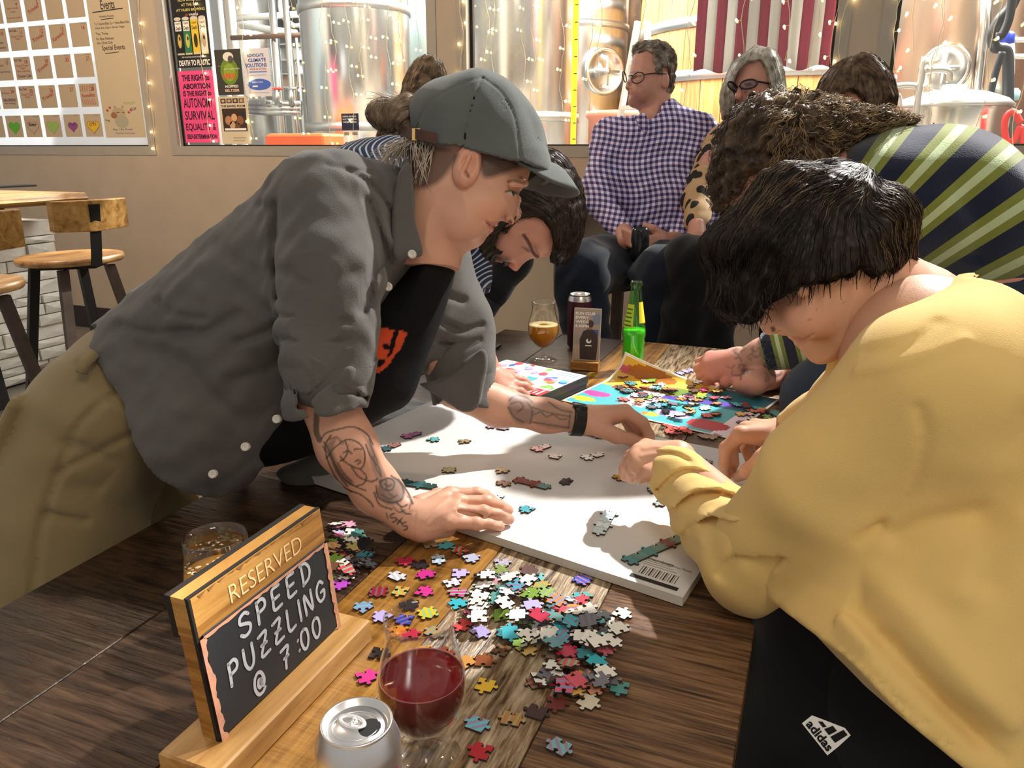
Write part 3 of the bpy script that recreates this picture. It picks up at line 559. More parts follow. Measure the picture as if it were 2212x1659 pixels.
M_stone = [mat('white_stone_%d' % k, c, .8, var=.10, vscale=14, bump=.7, bscale=45) for k, c in enumerate(('d8d5cc', 'e2dfd7', 'cac6bc', 'dcd8cc'))]
rs = random.Random(4); z = .01; row = 0
while z < .80:
    h = rs.choice((.05, .065, .08)); h = min(h, .818-z); y = 3.235-rs.random()*.02
    while y > 1.75:
        l_ = rs.uniform(.14, .34); d = rs.uniform(.0, .028); y1 = max(y-l_, 1.7)
        b = MB(); X0, X1 = -4.205, -4.18+d; g = .003; V = []
        for (yy, zz) in ((y1+g, z+g), (y-g, z+g), (y-g, z+h-g), (y1+g, z+h-g)): V += [(X0, yy, zz), (X1+rs.uniform(-.006, .006), yy, zz)]
        V.append((X1+.008, (y+y1)/2+rs.uniform(-.03, .03), z+h/2)); b.add(V, [(1, 3, 8), (3, 5, 8), (5, 7, 8), (7, 1, 8), (0, 2, 3, 1), (2, 4, 5, 3), (4, 6, 7, 5), (6, 0, 1, 7), (0, 6, 4, 2)])
        b.build('stone', rs.choice(M_stone), colm); y = y1
    xx = -4.22
    while xx > -4.85:                                                # far end face
        l_ = rs.uniform(.15, .3); x1 = max(xx-l_, -4.85); MB().box((x1+.003, 3.2, z+.003), (xx-.003, 3.222+rs.random()*.02, z+h-.003)).build('stone', rs.choice(M_stone), colm); xx = x1
    z += h; row += 1
q = Pz(30, 404, 1.061); MB().box((q[0]-.09, q[1]-.2, 1.0605), (q[0]+.05, q[1]+.12, 1.072), bev=.003).build('tablet', mat('dark_tablet', '3b4148', .3), label='dark tablet lying on the tall wooden table', cat='tablet')
M_seat = wood('stool_wood', srgb('8a6236'), srgb('b58a54'), srgb('d0a76e'), along=(14, 2, 14), rough=.35); M_seat2 = wood('stool_back_wood', srgb('7a5426'), srgb('a87e42'), srgb('c59a58'), along=(2, 14, 14), rough=.4)
def stool(c, back, label, zs=.81, backrest=True, rr=.225, fr=.255):
    """c = seat centre on the floor plan, back = unit direction of the backrest"""
    c = np.array([c[0], c[1]]); bk = np.array(back, float); bk /= np.linalg.norm(bk); sd = np.array([-bk[1], bk[0]])
    t = thing('bar_stool', label, 'stool', (c[0], c[1], 0), 'wooden bar stools'); W3 = lambda a, s_, z: (c[0]+bk[0]*a+sd[0]*s_, c[1]+bk[1]*a+sd[1]*s_, z)
    b = MB(); V = []; n = 40
    for r_, z in ((.02, zs-.032), (rr*.97, zs-.032), (rr, zs-.018), (rr*.98, zs-.002), (rr*.8, zs-.004), (rr*.3, zs-.014), (.005, zs-.014)):
        for k in range(n): a = 2*math.pi*k/n; V.append(W3(r_*math.cos(a)*.92, r_*math.sin(a)*1.05, z))
    b.add(V, [(i*n+k, i*n+(k+1) % n, (i+1)*n+(k+1) % n, (i+1)*n+k) for i in range(6) for k in range(n)], 0, True); b.build('seat', M_seat, t)
    MB().prism([W3(a, s_, 0)[:2] for a, s_ in ((.19, .0), (.02, .2), (-.17, .0), (.02, -.2))], zs-.05, zs-.033).build('seat_plate', M_iron, t)
    for a, s_ in ((.12, .11), (.12, -.11), (-.12, .11), (-.12, -.11)):
        k = 1.9 if fr > .2 else 1.3; p0, p1 = W3(a, s_, zs-.05), W3(a*k, s_*k, 0); b = MB(); o = Vector((sd[0], sd[1], 0))*.022; e = Vector((bk[0], bk[1], 0))*.012
        V = [Vector(p)+i*o+j*e for p in (p1, p0) for i, j in ((-1, -1), (1, -1), (1, 1), (-1, 1))]; b.add(V, [(3, 2, 1, 0), (4, 5, 6, 7), (0, 1, 5, 4), (1, 2, 6, 5), (2, 3, 7, 6), (3, 0, 4, 7)]); b.build('leg', M_iron if a < 0 else M_iron2, t)
    zf = .27; b = MB(); V = []
    for r_, z in ((fr*.6, zf), (fr, zf), (fr, zf+.006), (fr*.6, zf+.006)):
        for k in range(n): a = 2*math.pi*k/n; V.append(W3(r_*math.cos(a), r_*math.sin(a), z))
    b.add(V, [(i*n+k, i*n+(k+1) % n, ((i+1) % 4)*n+(k+1) % n, ((i+1) % 4)*n+k) for i in range(4) for k in range(n)]); b.build('footrest', M_iron2, t)
    if backrest:
        b = MB(); pts = [(.06, zs-.04), (.20, zs-.035), (.215, zs+.02), (.235, zs+.12), (.255, zs+.24)]
        for k in range(len(pts)-1):
            V = [Vector(W3(a, s_*.024, z))+Vector((bk[0], bk[1], 0))*o for (a, z) in (pts[k], pts[k+1]) for s_, o in ((-1, 0), (1, 0), (1, .009), (-1, .009))]; b.add(V, [(0, 1, 5, 4), (1, 2, 6, 5), (2, 3, 7, 6), (3, 0, 4, 7), (3, 2, 1, 0), (4, 5, 6, 7)])
        b.build('back_bar', M_iron, t)
        b = MB(); V = []; m_ = 9
        for k in range(m_):
            s_ = -.17+.34*k/(m_-1); cv = -.9*(s_**2); sl = .5*(abs(s_)/.17)
            for a, z in ((.212, zs+.125+.014*sl), (.250, zs+.12+.014*sl), (.256, zs+.258), (.218, zs+.258)): V.append(W3(a+cv, s_, z))
        b.add(V, [(k*4+i, (k+1)*4+i, (k+1)*4+(i+1) % 4, k*4+(i+1) % 4) for k in range(m_-1) for i in range(4)]); b.add(V[:4], [(0, 1, 2, 3)]); b.add(V[-4:], [(3, 2, 1, 0)]); b.build('backrest', M_seat2, t, bevel=.004)
    return t
fh = np.array([CF[0], CF[1]]); fh /= np.linalg.norm(fh); rh = CR[:2]
q = Pd(152, 550, 3.6); stool(q, rh*.85-fh*.53, 'wooden bar stool with a block backrest beside the white stone column', zs=q[2])
q = Pd(-108, 612, 2.75); stool(q, rh*.85-fh*.53, 'bar stool cut off by the left edge of the picture', zs=q[2])
# ================================================================ the big plank table
TZ = .75
tb = thing('plank_table', 'long rustic dining table of rough wide planks', 'table', (-.46, 1.2, 0))
h = srgb
WD = [wood('plank_dark_a', h('160e09'), h('2e1f13'), h('4a3422'), .30, along=(9, 26, 9), saw=.35, sawdir=(6, 90, 4), bump=.6, spec=.3), wood('plank_dark_b', h('170f09'), h('33231a'), h('5a4230'), .28, along=(5, 40, 6), saw=.4, sawdir=(5, 120, 4), bump=.6, spec=.3),
      wood('plank_golden', h('5c3a14'), h('95692f'), h('c8974e'), .26, saw=.15, bump=.4), wood('plank_grey', h('3e2c1a'), h('755a3c'), h('cbb798'), .25, along=(60, 7, 20), saw=.4, sawdir=(90, 12, 4), bump=.8), wood('plank_brown', h('24150c'), h('5a3d26'), h('8f6b49'), .23, along=(4, 60, 5), saw=.45, sawdir=(7, 170, 4), bump=.7)]
px_ = [-.905, -.712, -.520, -.381, -.209, -.024]
for k in range(5):
    a, b_ = px_[k]+.0008, px_[k+1]-.0008; m_ = MB(); m_.box((a, .20, TZ-.045), (b_, 2.20, TZ), bev=.001); m_.build('plank', WD[k], tb)
MB().box((-.90, .21, TZ-.0475), (-.03, 2.19, TZ-.0452)).build('gap_blackout_sheet', M_black, tb)  # black sheet added under the planks to keep light out of the gaps
for y in (.5, 1.9): MB().box((-.86, y-.05, TZ-.075), (-.07, y+.05, TZ-.048)).build('batten', M_iron, tb)
for x in (-.80, -.12):
    for y in (.42, 1.98): MB().box((x-.04, y-.04, 0), (x+.04, y+.04, TZ-.076), bev=.004).build('leg', M_iron, tb)
# ---------------------------------------------------------------- drawing pad
padz = TZ+.014; Q = [Pz(*c, padz) for c in ((955, 856), (1672, 992), (1475, 1291), (615, 1010))]
pad = thing('drawing_pad', 'large white drawing pad lying on the table under the hands', 'drawing pad', (sum(q[0] for q in Q)/4, sum(q[1] for q in Q)/4, TZ))
M_sheet = mat('white_card', 'd9d6d2', .6, var=.015, vscale=5); M_edge = mat('pad_edge', 'cfc9bd', .7)
def slab(Q, z0, z1, mats, name, parent):
    b = MB(); V = [(q[0], q[1], z0) for q in Q]+[(q[0], q[1], z1) for q in Q]; b.add(V, [(7, 6, 5, 4)], 0); b.add(V, [(0, 1, 2, 3)]+[((k+1) % 4, k, k+4, (k+1) % 4+4) for k in range(4)], 1); return b.build(name, mats, parent)
slab(Q, TZ+.0015, padz-.0012, [M_edge, M_edge], 'page_block', pad); slab(Q, padz-.001, padz, [M_sheet, M_edge], 'cover_sheet', pad)
e1 = Vector(Q[2]-Q[3]).normalized(); e2 = Vector(Q[1]-Q[2]).normalized()
pp = Panel(Q[3], e1, e2, (Vector(Q[2])-Vector(Q[3])).length, (Vector(Q[1])-Vector(Q[2])).length)
pp.rect(.895, .018, .985, .034, Kk, .0004); 
for k in range(16): pp.rect(.905+.0045*k, .045, .905+.0045*k+(.0012, .0025, .0008)[k % 3], .085, Kk, .0004)
pp.text('Amazonbasics', .925, .128, .012, Kk, .055, .02, e=.0004); pp.text('Canvas Panel', .965, .124, .010, ink('7a7670'), .045, e=.0004)
for k in range(3): pp.rect(.9, .095+.01*k, .965-.008*k, .098+.01*k, ink('a8a49c'), .0004)
pp.flush(pad)
# ---------------------------------------------------------------- chalkboard sign
M_oak = wood('sign_oak', h('80541f'), h('a87636'), h('c49550'), .45, along=(3, 2, 40), bump=.15); M_oak2 = wood('sign_oak_light', h('9c7038'), h('b98c50'), h('cca56a'), .45, along=(20, 2.5, 20), bump=.15)
M_slate = mat('chalkboard', '23262a', .55, var=.25, vscale=5); M_pink = mat('worn_pink_edge', 'c58d72', .7, var=.2, vscale=60); M_chalk = mat('chalk_marker', 'b4b5b9', .7); M_blk = mat('black_paint_edge', '1c1714', .6)
sg = thing('chalkboard_sign', 'wood framed chalkboard sign reading speed puzzling at seven', 'sign', (-.465, .53, TZ))
sx, sy0, sy1 = -.462, .436, .628
MB().box((-.505, .405, TZ+.0005), (-.437, .652, TZ+.03), bev=.002).build('base_block', M_oak2, sg)
lean = .014/.148; H_ = .148
def SP(y, z, off): return Vector((sx-lean*(z)+off, y, TZ+.03+z*.975))     # z up the board, off = out of its face
def sbox(y0, y1, z0, z1, o0, o1, m_, name, parent=sg, bev=0):
    b = MB(); V = [SP(y, z, o) for o in (o0, o1) for y, z in ((y0, z0), (y1, z0), (y1, z1), (y0, z1))]; b.add(V, [(3, 2, 1, 0), (4, 5, 6, 7), (0, 1, 5, 4), (1, 2, 6, 5), (2, 3, 7, 6), (3, 0, 4, 7)]); return b.build(name, m_, parent, bevel=bev)
sbox(sy0, sy1, 0, .108, -.020, -.003, M_oak, 'core_board'); sbox(sy0-.0005, sy1+.0005, .108, H_, -.021, -.001, M_oak, 'header_board')
sbox(sy0+.006, sy1-.006, .003, .109, -.0030, .0012, M_slate, 'slate'); sbox(sy0-.001, sy1+.001, .106, H_+.0005, -.0272, -.0212, M_blk, 'back_strip'); sbox(sy0-.0008, sy0+.002, .0, H_, -.004, -.0002, M_blk, 'edge_strip'); sbox(sy0-.0004, sy1+.0004, H_, H_+.0012, -.0052, -.0012, M_blk, 'edge_strip')
rs = random.Random(2)
def ragged(y0, z0, y1, z1, wd, n, name):
    b = MB(); A = []; 
    for k in range(n+1):
        u = k/n; y = y0+(y1-y0)*u; z = z0+(z1-z0)*u; d = wd*rs.uniform(.6, 1.4); ny, nz = (1, 0) if abs(z1-z0) > abs(y1-y0) else (0, 1); A.append((SP(y, z, .0022), SP(y+ny*d, z+nz*d, .0022)))
    b.add([p for a in A for p in a], [(2*k, 2*k+1, 2*k+3, 2*k+2) if True else 0 for k in range(n)]); b.add([p-Vector((.003, 0, 0)) for a in A for p in a], []); return b.build(name, M_pink, sg)
ragged(sy0+.0005, .0, sy0+.0005, .108, .006, 26, 'worn_edge'); ragged(sy1-.0005, .0, sy1-.0005, .108, -.006, 26, 'worn_edge'); ragged(sy0+.005, .109, sy1-.005, .109, -.003, 30, 'worn_edge')
b = MB(); nz = 14                                                       # chewed upper edge of the header
for k in range(nz):
    y = sy0+.01+k*(sy1-sy0-.02)/nz; w2 = .006; b.add([SP(y, H_-.001, -.0006), SP(y+2*w2, H_-.001, -.0006), SP(y+w2*rs.uniform(.2, 1.8), H_-.002-.004*rs.random(), -.0006)], [(0, 1, 2)])
b.build('chipped_edge', mat('chipped_wood', '7d5526', .7), sg); 
FT = {'S': [[(.8, .85), (.55, 1), (.2, .9), (.15, .65), (.5, .52), (.8, .35), (.7, .08), (.35, 0), (.08, .15)]], 'P': [[(.15, 0), (.2, .5), (.2, .98)], [(.2, .95), (.6, 1), (.8, .8), (.7, .55), (.25, .48)]],
      'E': [[(.75, 1), (.2, .97), (.15, .5), (.15, .02), (.75, .03)], [(.18, .5), (.65, .52)]], 'D': [[(.2, 0), (.2, .97)], [(.1, 1), (.55, .98), (.85, .6), (.7, .18), (.15, 0)]], 'U': [[(.12, 1), (.12, .35), (.35, .02), (.65, .08), (.8, .4), (.82, 1)]],
      'Z': [[(.12, .95), (.8, .97), (.15, .05), (.85, .03)], [(.25, .5), (.7, .5)]], 'L': [[(.2, 1), (.17, .03), (.75, .03)]], 'I': [[(.28, 1), (.26, 0)]], 'N': [[(.12, 0), (.15, .98), (.75, .03), (.8, 1)]], 'G': [[(.8, .82), (.5, 1), (.15, .75), (.1, .35), (.35, .03), (.75, .12), (.82, .45), (.5, .45)]],
      '@': [[(.62, .62), (.45, .66), (.36, .45), (.45, .3), (.62, .36), (.66, .64), (.64, .36), (.78, .28), (.9, .55), (.75, .9), (.45, 1), (.15, .8), (.06, .4), (.25, .05), (.6, 0), (.85, .12)]], '7': [[(.12, .95), (.8, .97), (.45, .4), (.35, 0)], [(.3, .5), (.72, .52)]],
      ':': [[(.5, .72), (.52, .74)], [(.5, .2), (.52, .22)]], '0': [[(.5, 1), (.2, .85), (.12, .45), (.3, .04), (.6, .04), (.82, .4), (.78, .85), (.5, 1)]]}
sp = Panel(SP(sy0, 0, .0014), (0, 1, 0), Vector((-lean, 0, .97)), sy1-sy0, (SP(0, 1, 0)-SP(0, 0, 0)).length)
def chalk(s_, u0, v0, adv, hh, up=0, wd=.0038):
    """letters in metres on the slate"""
    u = u0
    for ch_ in s_:
        if ch_ != ' ':
            for st in FT[ch_]: sp.stroke([((u+x*adv*.8)/sp.w, (v0+y*hh+up*(u-u0))/sp.h) for x, y in smooth_pts(st, 5)], wd*.95, M_chalk, .0004)
        u += adv*(.55 if ch_ in ':I' else .84 if ch_ == 'L' else 1)
chalk('SPEED', .046, .077, .0235, .0225, .025); chalk('PUZZLING', .022, .042, .0215, .0230, .035); chalk('@ 7:00', .050, .010, .0205, .0225, .03)
sp.flush(sg)
hp = Panel(SP(sy0, .108, -.0008), (0, 1, 0), Vector((-lean, 0, .97)), sy1-sy0, .044*(SP(0, 1, 0)-SP(0, 0, 0)).length); hp.text('RESERVED', .52, .42, .42, mat('engraved_groove', 'e6c48e', .7), .56, -.01, e=.0003); hp.flush(sg)
# ---------------------------------------------------------------- drinks
M_glass = glass_mat('clear_glass', (.98, .98, .97), ior=1.5); M_canm = mat('can_aluminium', (.80, .79, .78), .28, 1.0); M_hole = mat('can_opening', '050505', .8)
def liquid(name, col, dens):
    if name in MATS: return MATS[name]
    m, nt, b = base(name); b.inputs['Base Color'].default_value = C4(h(col)); b.inputs['Roughness'].default_value = .08; b.inputs['Transmission Weight'].default_value = dens; b.inputs['IOR'].default_value = 1.2
    b.inputs['Subsurface Weight'].default_value = .3; b.inputs['Subsurface Radius'].default_value = (.03, .01, .005); MATS[name] = m; return m
def tulip(label, c, R, liq, fill, foot=True, sc=1.0, foam=None, tall=1.0):
    """stemmed tulip glass: R = greatest bowl radius"""
    k = R/.04; t = thing('beer_glass', label, 'glass', (c[0], c[1], TZ))
    zb = .034*k if foot else .004
    prof_o = [(.9, 0.004), (.97, .010), (1.0, .024), (.99, .038), (.93, .056), (.83, .072), (.765, .086), (.745, .098), (.77, .112), (.79, .118)]
    bowl = [(.12*R, zb), (.35*R, zb+.004*k), (.62*R, zb+.012*k), (.85*R, zb+.024*k), (.97*R, zb+.038*k), (1.0*R, zb+.050*k), (.97*R, zb+.064*k), (.89*R, zb+.078*k), (.80*R, zb+.090*k), (.755*R, zb+.100*k), (.75*R, zb+.108*k), (.775*R, zb+.120*k)]
    th = .0012*k; b = MB()
    inner = [(max(r_-th, .002), z+th*.8) for r_, z in bowl]
    prof = [(.001, .002), (.85*R, .001), (.86*R, .004*k), (.5*R, .007*k), (.16*R, .013*k), (.12*R, .022*k)] if foot else []
    prof += bowl+[(bowl[-1][0]-th*.5, bowl[-1][1]+th*.5)]+inner[::-1]+[(.001, inner[0][1])]
    b.lathe(prof, (c[0], c[1], TZ+.0005), 48); b.build('glass_bowl', M_glass, t)
    top = zb+fill*k; lq = [(.001, inner[0][1]+.0006)]+[(r_-.0004, z+.0004) for r_, z in inner if z < top]; z0, z1 = None, None
    for (ra, za), (rb, zb_) in zip(inner, inner[1:]):
        if za <= top <= zb_: lq.append((ra+(rb-ra)*(top-za)/(zb_-za)-.0004, top))
    rim = lq[-1][0]; lq += [(rim*.99, top+.0004), (.001, top-.0002)]
    MB().lathe(lq, (c[0], c[1], TZ+.0005), 48).build('drink', liq, t)
    if foam: MB().lathe([(rim*foam[0], top+.0006), (rim*.995, top+.0006), (rim*.995, top+.0022), (rim*foam[0], top+.0014), (rim*foam[0], top+.0006)], (c[0], c[1], TZ+.0005), 48).build('foam_ring', mat('beer_foam_'+foam[1], foam[1], .7), t)
    return t
c = Pz(918, 1646, TZ); tulip('tulip glass of dark red beer beside the silver can', (c[0], c[1]), .0405, liquid('red_beer', '58070c', .12), .060, foam=(.975, '9a5058'))
c = Pz(1173, 779, TZ); tulip('small tulip glass of hazy golden beer on the far end', (c[0], c[1]), .0415, liquid('golden_beer', 'e09a1c', .25), .060, foam=(.3, 'f3dca0'))
# tumbler-like glass behind the sign, nearly empty
c = (-.612, .610); g = thing('beer_glass', 'half empty glass with foamy amber beer behind the chalkboard sign', 'glass', (c[0], c[1], TZ)); R = .041
bowl = [(.030, .002), (.036, .012), (.0415, .035), (.0425, .055), (.040, .08), (.0365, .105), (.0355, .122)]
MB().lathe([(.001, .001)]+bowl+[(.0350, .1226)]+[(r_-.0012, z+.0012) for r_, z in bowl][::-1]+[(.001, .004)], (c[0], c[1], TZ+.0005), 48).build('glass_bowl', M_glass, g)
MB().lathe([(.001, .0045), (.0282, .0045), (.0344, .0135), (.0398, .0362), (.0408, .0562), (.0386, .078), (.001, .0778)], (c[0], c[1], TZ+.0005), 48).build('drink', liquid('amber_beer', 'cf9440', .25), g)
b = MB(); rs = random.Random(9)
for k in range(46):
    a, r_ = rs.uniform(0, 6.28), .0375*math.sqrt(rs.random()); s_ = rs.uniform(.002, .005); P_ = [(c[0]+r_*math.cos(a)+s_*rs.uniform(.5, 1)*math.cos(x), c[1]+r_*math.sin(a)+s_*.8*math.sin(x), TZ+.0787) for x in np.linspace(0, 6.28, 8)[:-1]]; b.add(P_, [tuple(range(7))])
for k in range(60):
    a = rs.uniform(0, 6.28); z = rs.uniform(.080, .104); rr_ = .0425-.0015-(z-.055)*.10; s_ = rs.uniform(.0008, .0028); P_ = [(c[0]+(rr_-.0004)*math.cos(a+x/rr_), c[1]+(rr_-.0004)*math.sin(a+x/rr_), TZ+z+y) for x, y in ((-s_, 0), (0, -s_*.5), (s_, 0), (0, s_*.5))]; b.add(P_, [(0, 1, 2, 3)])
tag(b.build('foam_lace', mat('foam_lace', 'e3cfa8', .7), g), kind='stuff')
def can(label, c, R, H, zt, body, sl=None):
    t = thing('drink_can', label, 'can', (c[0], c[1], TZ)); k = R/.033
    rr_ = .0262*k; sh = zt-.022*k
    MB().lathe([(.001, .004), (.022*k, .003), (.0245*k, .0005), (.027*k, .004), (R, .012), (R, sh), (R*.985, sh+.004*k), (rr_*1.08, zt-.006*k), (rr_*1.03, zt-.003*k)], (c[0], c[1], TZ), 56).build('body', body, t)
    MB().lathe([(rr_*1.03, zt-.003*k), (rr_*1.06, zt-.0008*k), (rr_*1.03, zt), (rr_*.97, zt-.0006*k), (rr_*.93, zt-.006*k), (rr_*.86, zt-.0062*k), (rr_*.83, zt-.0048*k), (.001, zt-.0048*k)], (c[0], c[1], TZ), 56).build('lid', M_canm, t)
    return t, rr_, k
M_can1 = mat('silver_can_body', (.74, .74, .75), .33, 1.0, var=.05, vscale=10)
c = Pz(770, 1556, TZ+.1222); t, rr_, k = can('open silver drink can at the bottom edge of the picture', c, .0335, .122, .122, M_can1)
zt = TZ+.122-.0048*k; d = np.array([c[0], c[1]]); u_ = np.array([CR[0], CR[1]]); v_ = np.array([-CR[1], CR[0]]); LP = lambda a, b_, z=0: (d[0]+u_[0]*a+v_[0]*b_, d[1]+u_[1]*a+v_[1]*b_, zt+z)
MB().add([LP(.0105+.0088*math.cos(x), -.002+.0098*math.sin(x), .0003) for x in np.linspace(0, 6.28, 25)[:-1]], [tuple(range(24))]).build('mouth_opening', M_hole, t)
b = MB(); n = 28; V = []
for (ra, rb, z) in ((.0125, .0075, .0015), (.0125, .0075, .0030), (.0085, .0042, .0030), (.0085, .0042, .0015)):
    for k_ in range(n): x = 2*math.pi*k_/n; V.append(LP(-.004+ra*math.cos(x)*.95-.12*rb*math.sin(x), .002+rb*math.sin(x)-.25*ra*math.cos(x), z))
b.add(V, [(i*n+j, i*n+(j+1) % n, ((i+1) % 4)*n+(j+1) % n, ((i+1) % 4)*n+j) for i in range(4) for j in range(n)], 0, True); b.tube([LP(-.004, -.003, .0023), LP(-.003, .006, .0023)], .0016, 6); b.lathe([(.0025, 0), (.0025, .003), (.001, .0035)], LP(-.002, .0015, .0005), 12); b.build('pull_tab', mat('tab_metal', (.9, .89, .88), .3, .8), t)
b = MB(); b.tube([LP(.0118*math.cos(x)*1.55-.001, -.0005+.0118*math.sin(x)*1.35, .0002) for x in np.linspace(.3, 6.0, 30)], .0006, 6); b.build('score_line', M_canm, t)
b = MB(); M_pinkband = mat('can_red_print', 'b3405a', .35, .5); V = []
for z in (.02, .088):
    for k_ in range(15): a = -1.15+k_*.09; V.append((c[0]+.0337*math.cos(a), c[1]+.0337*math.sin(a), TZ+z))
b.add(V, [(k_, k_+1, 15+k_+1, 15+k_) for k_ in range(14)], 0, True); b.build('label_print', M_pinkband, t)
c = Pz(1250, 752, TZ); t, rr_, k = can('tall plum coloured can with silver shoulder behind the card stand', c, .0335, .158, .158, mat('plum_can', '4a1f30', .35, .5))
MB().lathe([(.0336, .139), (.0331, .1425), (.0292, .153)], (c[0], c[1], TZ), 56).build('silver_shoulder', M_canm, t); MB().box((c[0]-.006, c[1]-.016, TZ+.157), (c[0]+.006, c[1]+.005, TZ+.159)).build('pull_tab', M_canm, t)
# green bottle
c = Pz(1366, 801, TZ); bt = thing('soda_bottle', 'green glass soda bottle half full standing on the far table', 'bottle', (c[0], c[1], TZ)); M_green = glass_mat('green_glass', (.62, .93, .55), ior=1.5)
out = [(.020, .001), (.027, .004), (.0275, .014), (.0265, .022), (.0285, .032), (.027, .042), (.0287, .052), (.027, .063), (.0292, .074), (.0275, .085), (.0305, .096), (.030, .108), (.027, .125), (.022, .150), (.0175, .180), (.0142, .205), (.0135, .218), (.0155, .221), (.0155, .226), (.014, .231)]
MB().lathe([(.001, .002)]+out+[(r_-.0018, z+.001) for r_, z in out][::-1]+[(.001, .004)], (c[0], c[1], TZ+.0005), 44).build('glass', M_green, bt)
m, nt, bb = base('green_soda'); bb.inputs['Base Color'].default_value = C4(h('a6ea62')); bb.inputs['Roughness'].default_value = .1; bb.inputs['Transmission Weight'].default_value = .2; bb.inputs['Subsurface Weight'].default_value = .5; bb.inputs['Subsurface Radius'].default_value = (.02, .04, .01)
MB().lathe([(.001, .005)]+[(r_-.0022, z+.0015) for r_, z in out if z < .11]+[(.001, .1095)], (c[0], c[1], TZ+.0005), 44).build('drink', m, bt)
def wrap(name, rad, z0, z1, a0, a1, m_, parent, c=c, n=14):
    b = MB(); V = []
    for z, r_ in ((z0, rad(z0)), ((z0+z1)/2, rad((z0+z1)/2)), (z1, rad(z1))):
        for k_ in range(n+1): a = a0+(a1-a0)*k_/n; V.append((c[0]+r_*math.cos(a), c[1]+r_*math.sin(a), TZ+z))
    b.add(V, [(i*(n+1)+k_, i*(n+1)+k_+1, (i+1)*(n+1)+k_+1, (i+1)*(n+1)+k_) for i in range(2) for k_ in range(n)], 0, True); return b.build(name, m_, parent)
rad = lambda z: np.interp(z, [q_[1] for q_ in out], [q_[0] for q_ in out])+.0006
va = math.atan2(-c[1], -c[0]); wrap('label_print', rad, .125, .178, va+.35, va+1.35, mat('lime_label', 'c9d83a', .5), bt) if False else None
wrap('label_print', rad, .118, .176, va-1.3, va-.15, mat('lime_label', 'b9cc2a', .5), bt); wrap('label_print', rad, .130, .182, va+.45, va+1.4, mat('yellow_label', 'e6e23a', .5), bt); wrap('label_print', rad, .128, .150, va+1.0, va+1.4, mat('red_label', 'd8472a', .5), bt)
for k_ in range(5): wrap('label_print', lambda z: rad(z)+.0004, .122+.010*k_, .126+.010*k_, va-1.2, va-.3-.1*(k_ % 2), mat('green_print', '2f7a2a', .5), bt)
# ---------------------------------------------------------------- card stand RUN CLUB
q = Pz(1262, 797, TZ); ts = thing('card_stand', 'upright run club card in a small wooden stand', 'card stand', q); yawv = Vector((CR[0], CR[1], 0)); yawv.rotate(Matrix.Rotation(-.25, 3, 'Z')); nrm = Vector((yawv.y, -yawv.x, 0))
o0 = Vector(q)+Vector((0, 0, .0005)); b = MB(); V = []
for s_, n_, z in ((-.034, -.018, 0), (.038, -.018, 0), (.038, .018, 0), (-.034, .018, 0), (-.034, -.018, .022), (.038, -.018, .022), (.038, .018, .022), (-.034, .018, .022)): V.append(o0+yawv*s_-nrm*n_+Vector((0, 0, z)))
b.add(V, [(3, 2, 1, 0), (4, 5, 6, 7), (0, 1, 5, 4), (1, 2, 6, 5), (2, 3, 7, 6), (3, 0, 4, 7)]); b.build('stand_block', M_oak, ts, bevel=.0015)
cp = Panel(o0+yawv*-.032+Vector((0, 0, .0225)), yawv, Vector((0, 0, 1))-nrm*.12, .070, .135); cp.sheet('card', paper('b9aca0'), ts, t=.003)
cp.rect(.03, .02, .97, .98, ink('a8978a'), .0004); cp.rect(.05, .02, .5, .3, ink('b5a08a'), .0006); cp.rect(.7, .7, .97, .9, ink('7f8aa0'), .0006); cp.rect(.74, .5, .92, .6, ink('3a5a9a'), .0007); cp.rect(.03, .3, .4, .48, ink('9a948c'), .0006)
cp.poly([(.28, .02), (.88, .02), (.92, .35), (.9, .5), (.72, .6), (.55, .61), (.36, .56), (.24, .4)], ink('3c302c'), .0009); cp.disc(.6, .68, .12, .09, ink('8a6a58'), .001); cp.disc(.62, .71, .12, .07, ink('4a352c'), .0011); cp.disc(.58, .38, .10, .045, W_, .0012); cp.disc(.6, .4, .05, .03, ink('3c302c'), .0013); cp.rect(.46, .28, .7, .30, W_, .0012)
for s_, v in (('RUN CLUB', .90), ('EVERY', .82), ('WEDS', .74), ('6:30PM', .66)): cp.text(s_, .06, v, .055, W_, {'RUN CLUB': .72, 'EVERY': .5, 'WEDS': .5, '6:30PM': .5}[s_], .03, e=.0014, align='l')
cp.flush(ts)
# ---------------------------------------------------------------- puzzle box, poster sheet
M_boxk = mat('box_black', '141416', .5)
A, B_, C_, D0 = Pz(1168, 858, .785), Pz(1268, 812, .785), Pz(1198, 780, .785), Pz(1075, 800, .785)
A, B_, C_, D0 = [Vector(v) for v in (Pz(1165, 857, .782), Pz(1268, 813, .782), Pz(1205, 776, .782), Pz(1060, 772, .782))]
ex = (B_-A).normalized(); ey = Vector((-ex.y, ex.x, 0)); bw, bh = (B_-A).length, .24
pb = thing('puzzle_box', 'flat jigsaw puzzle box with a colourful candy picture', 'puzzle box', A+ex*bw/2+ey*.1-Vector((0, 0, .032)))
QQ = [A, A+ex*bw, A+ex*bw+ey*bh, A+ey*bh]; b = MB(); V = [q_-Vector((0, 0, .031)) for q_ in QQ]+[q_ for q_ in QQ]; b.add(V, [(3, 2, 1, 0), (4, 5, 6, 7), (0, 1, 5, 4), (1, 2, 6, 5), (2, 3, 7, 6), (3, 0, 4, 7)]); b.build('box_body', M_boxk, pb)
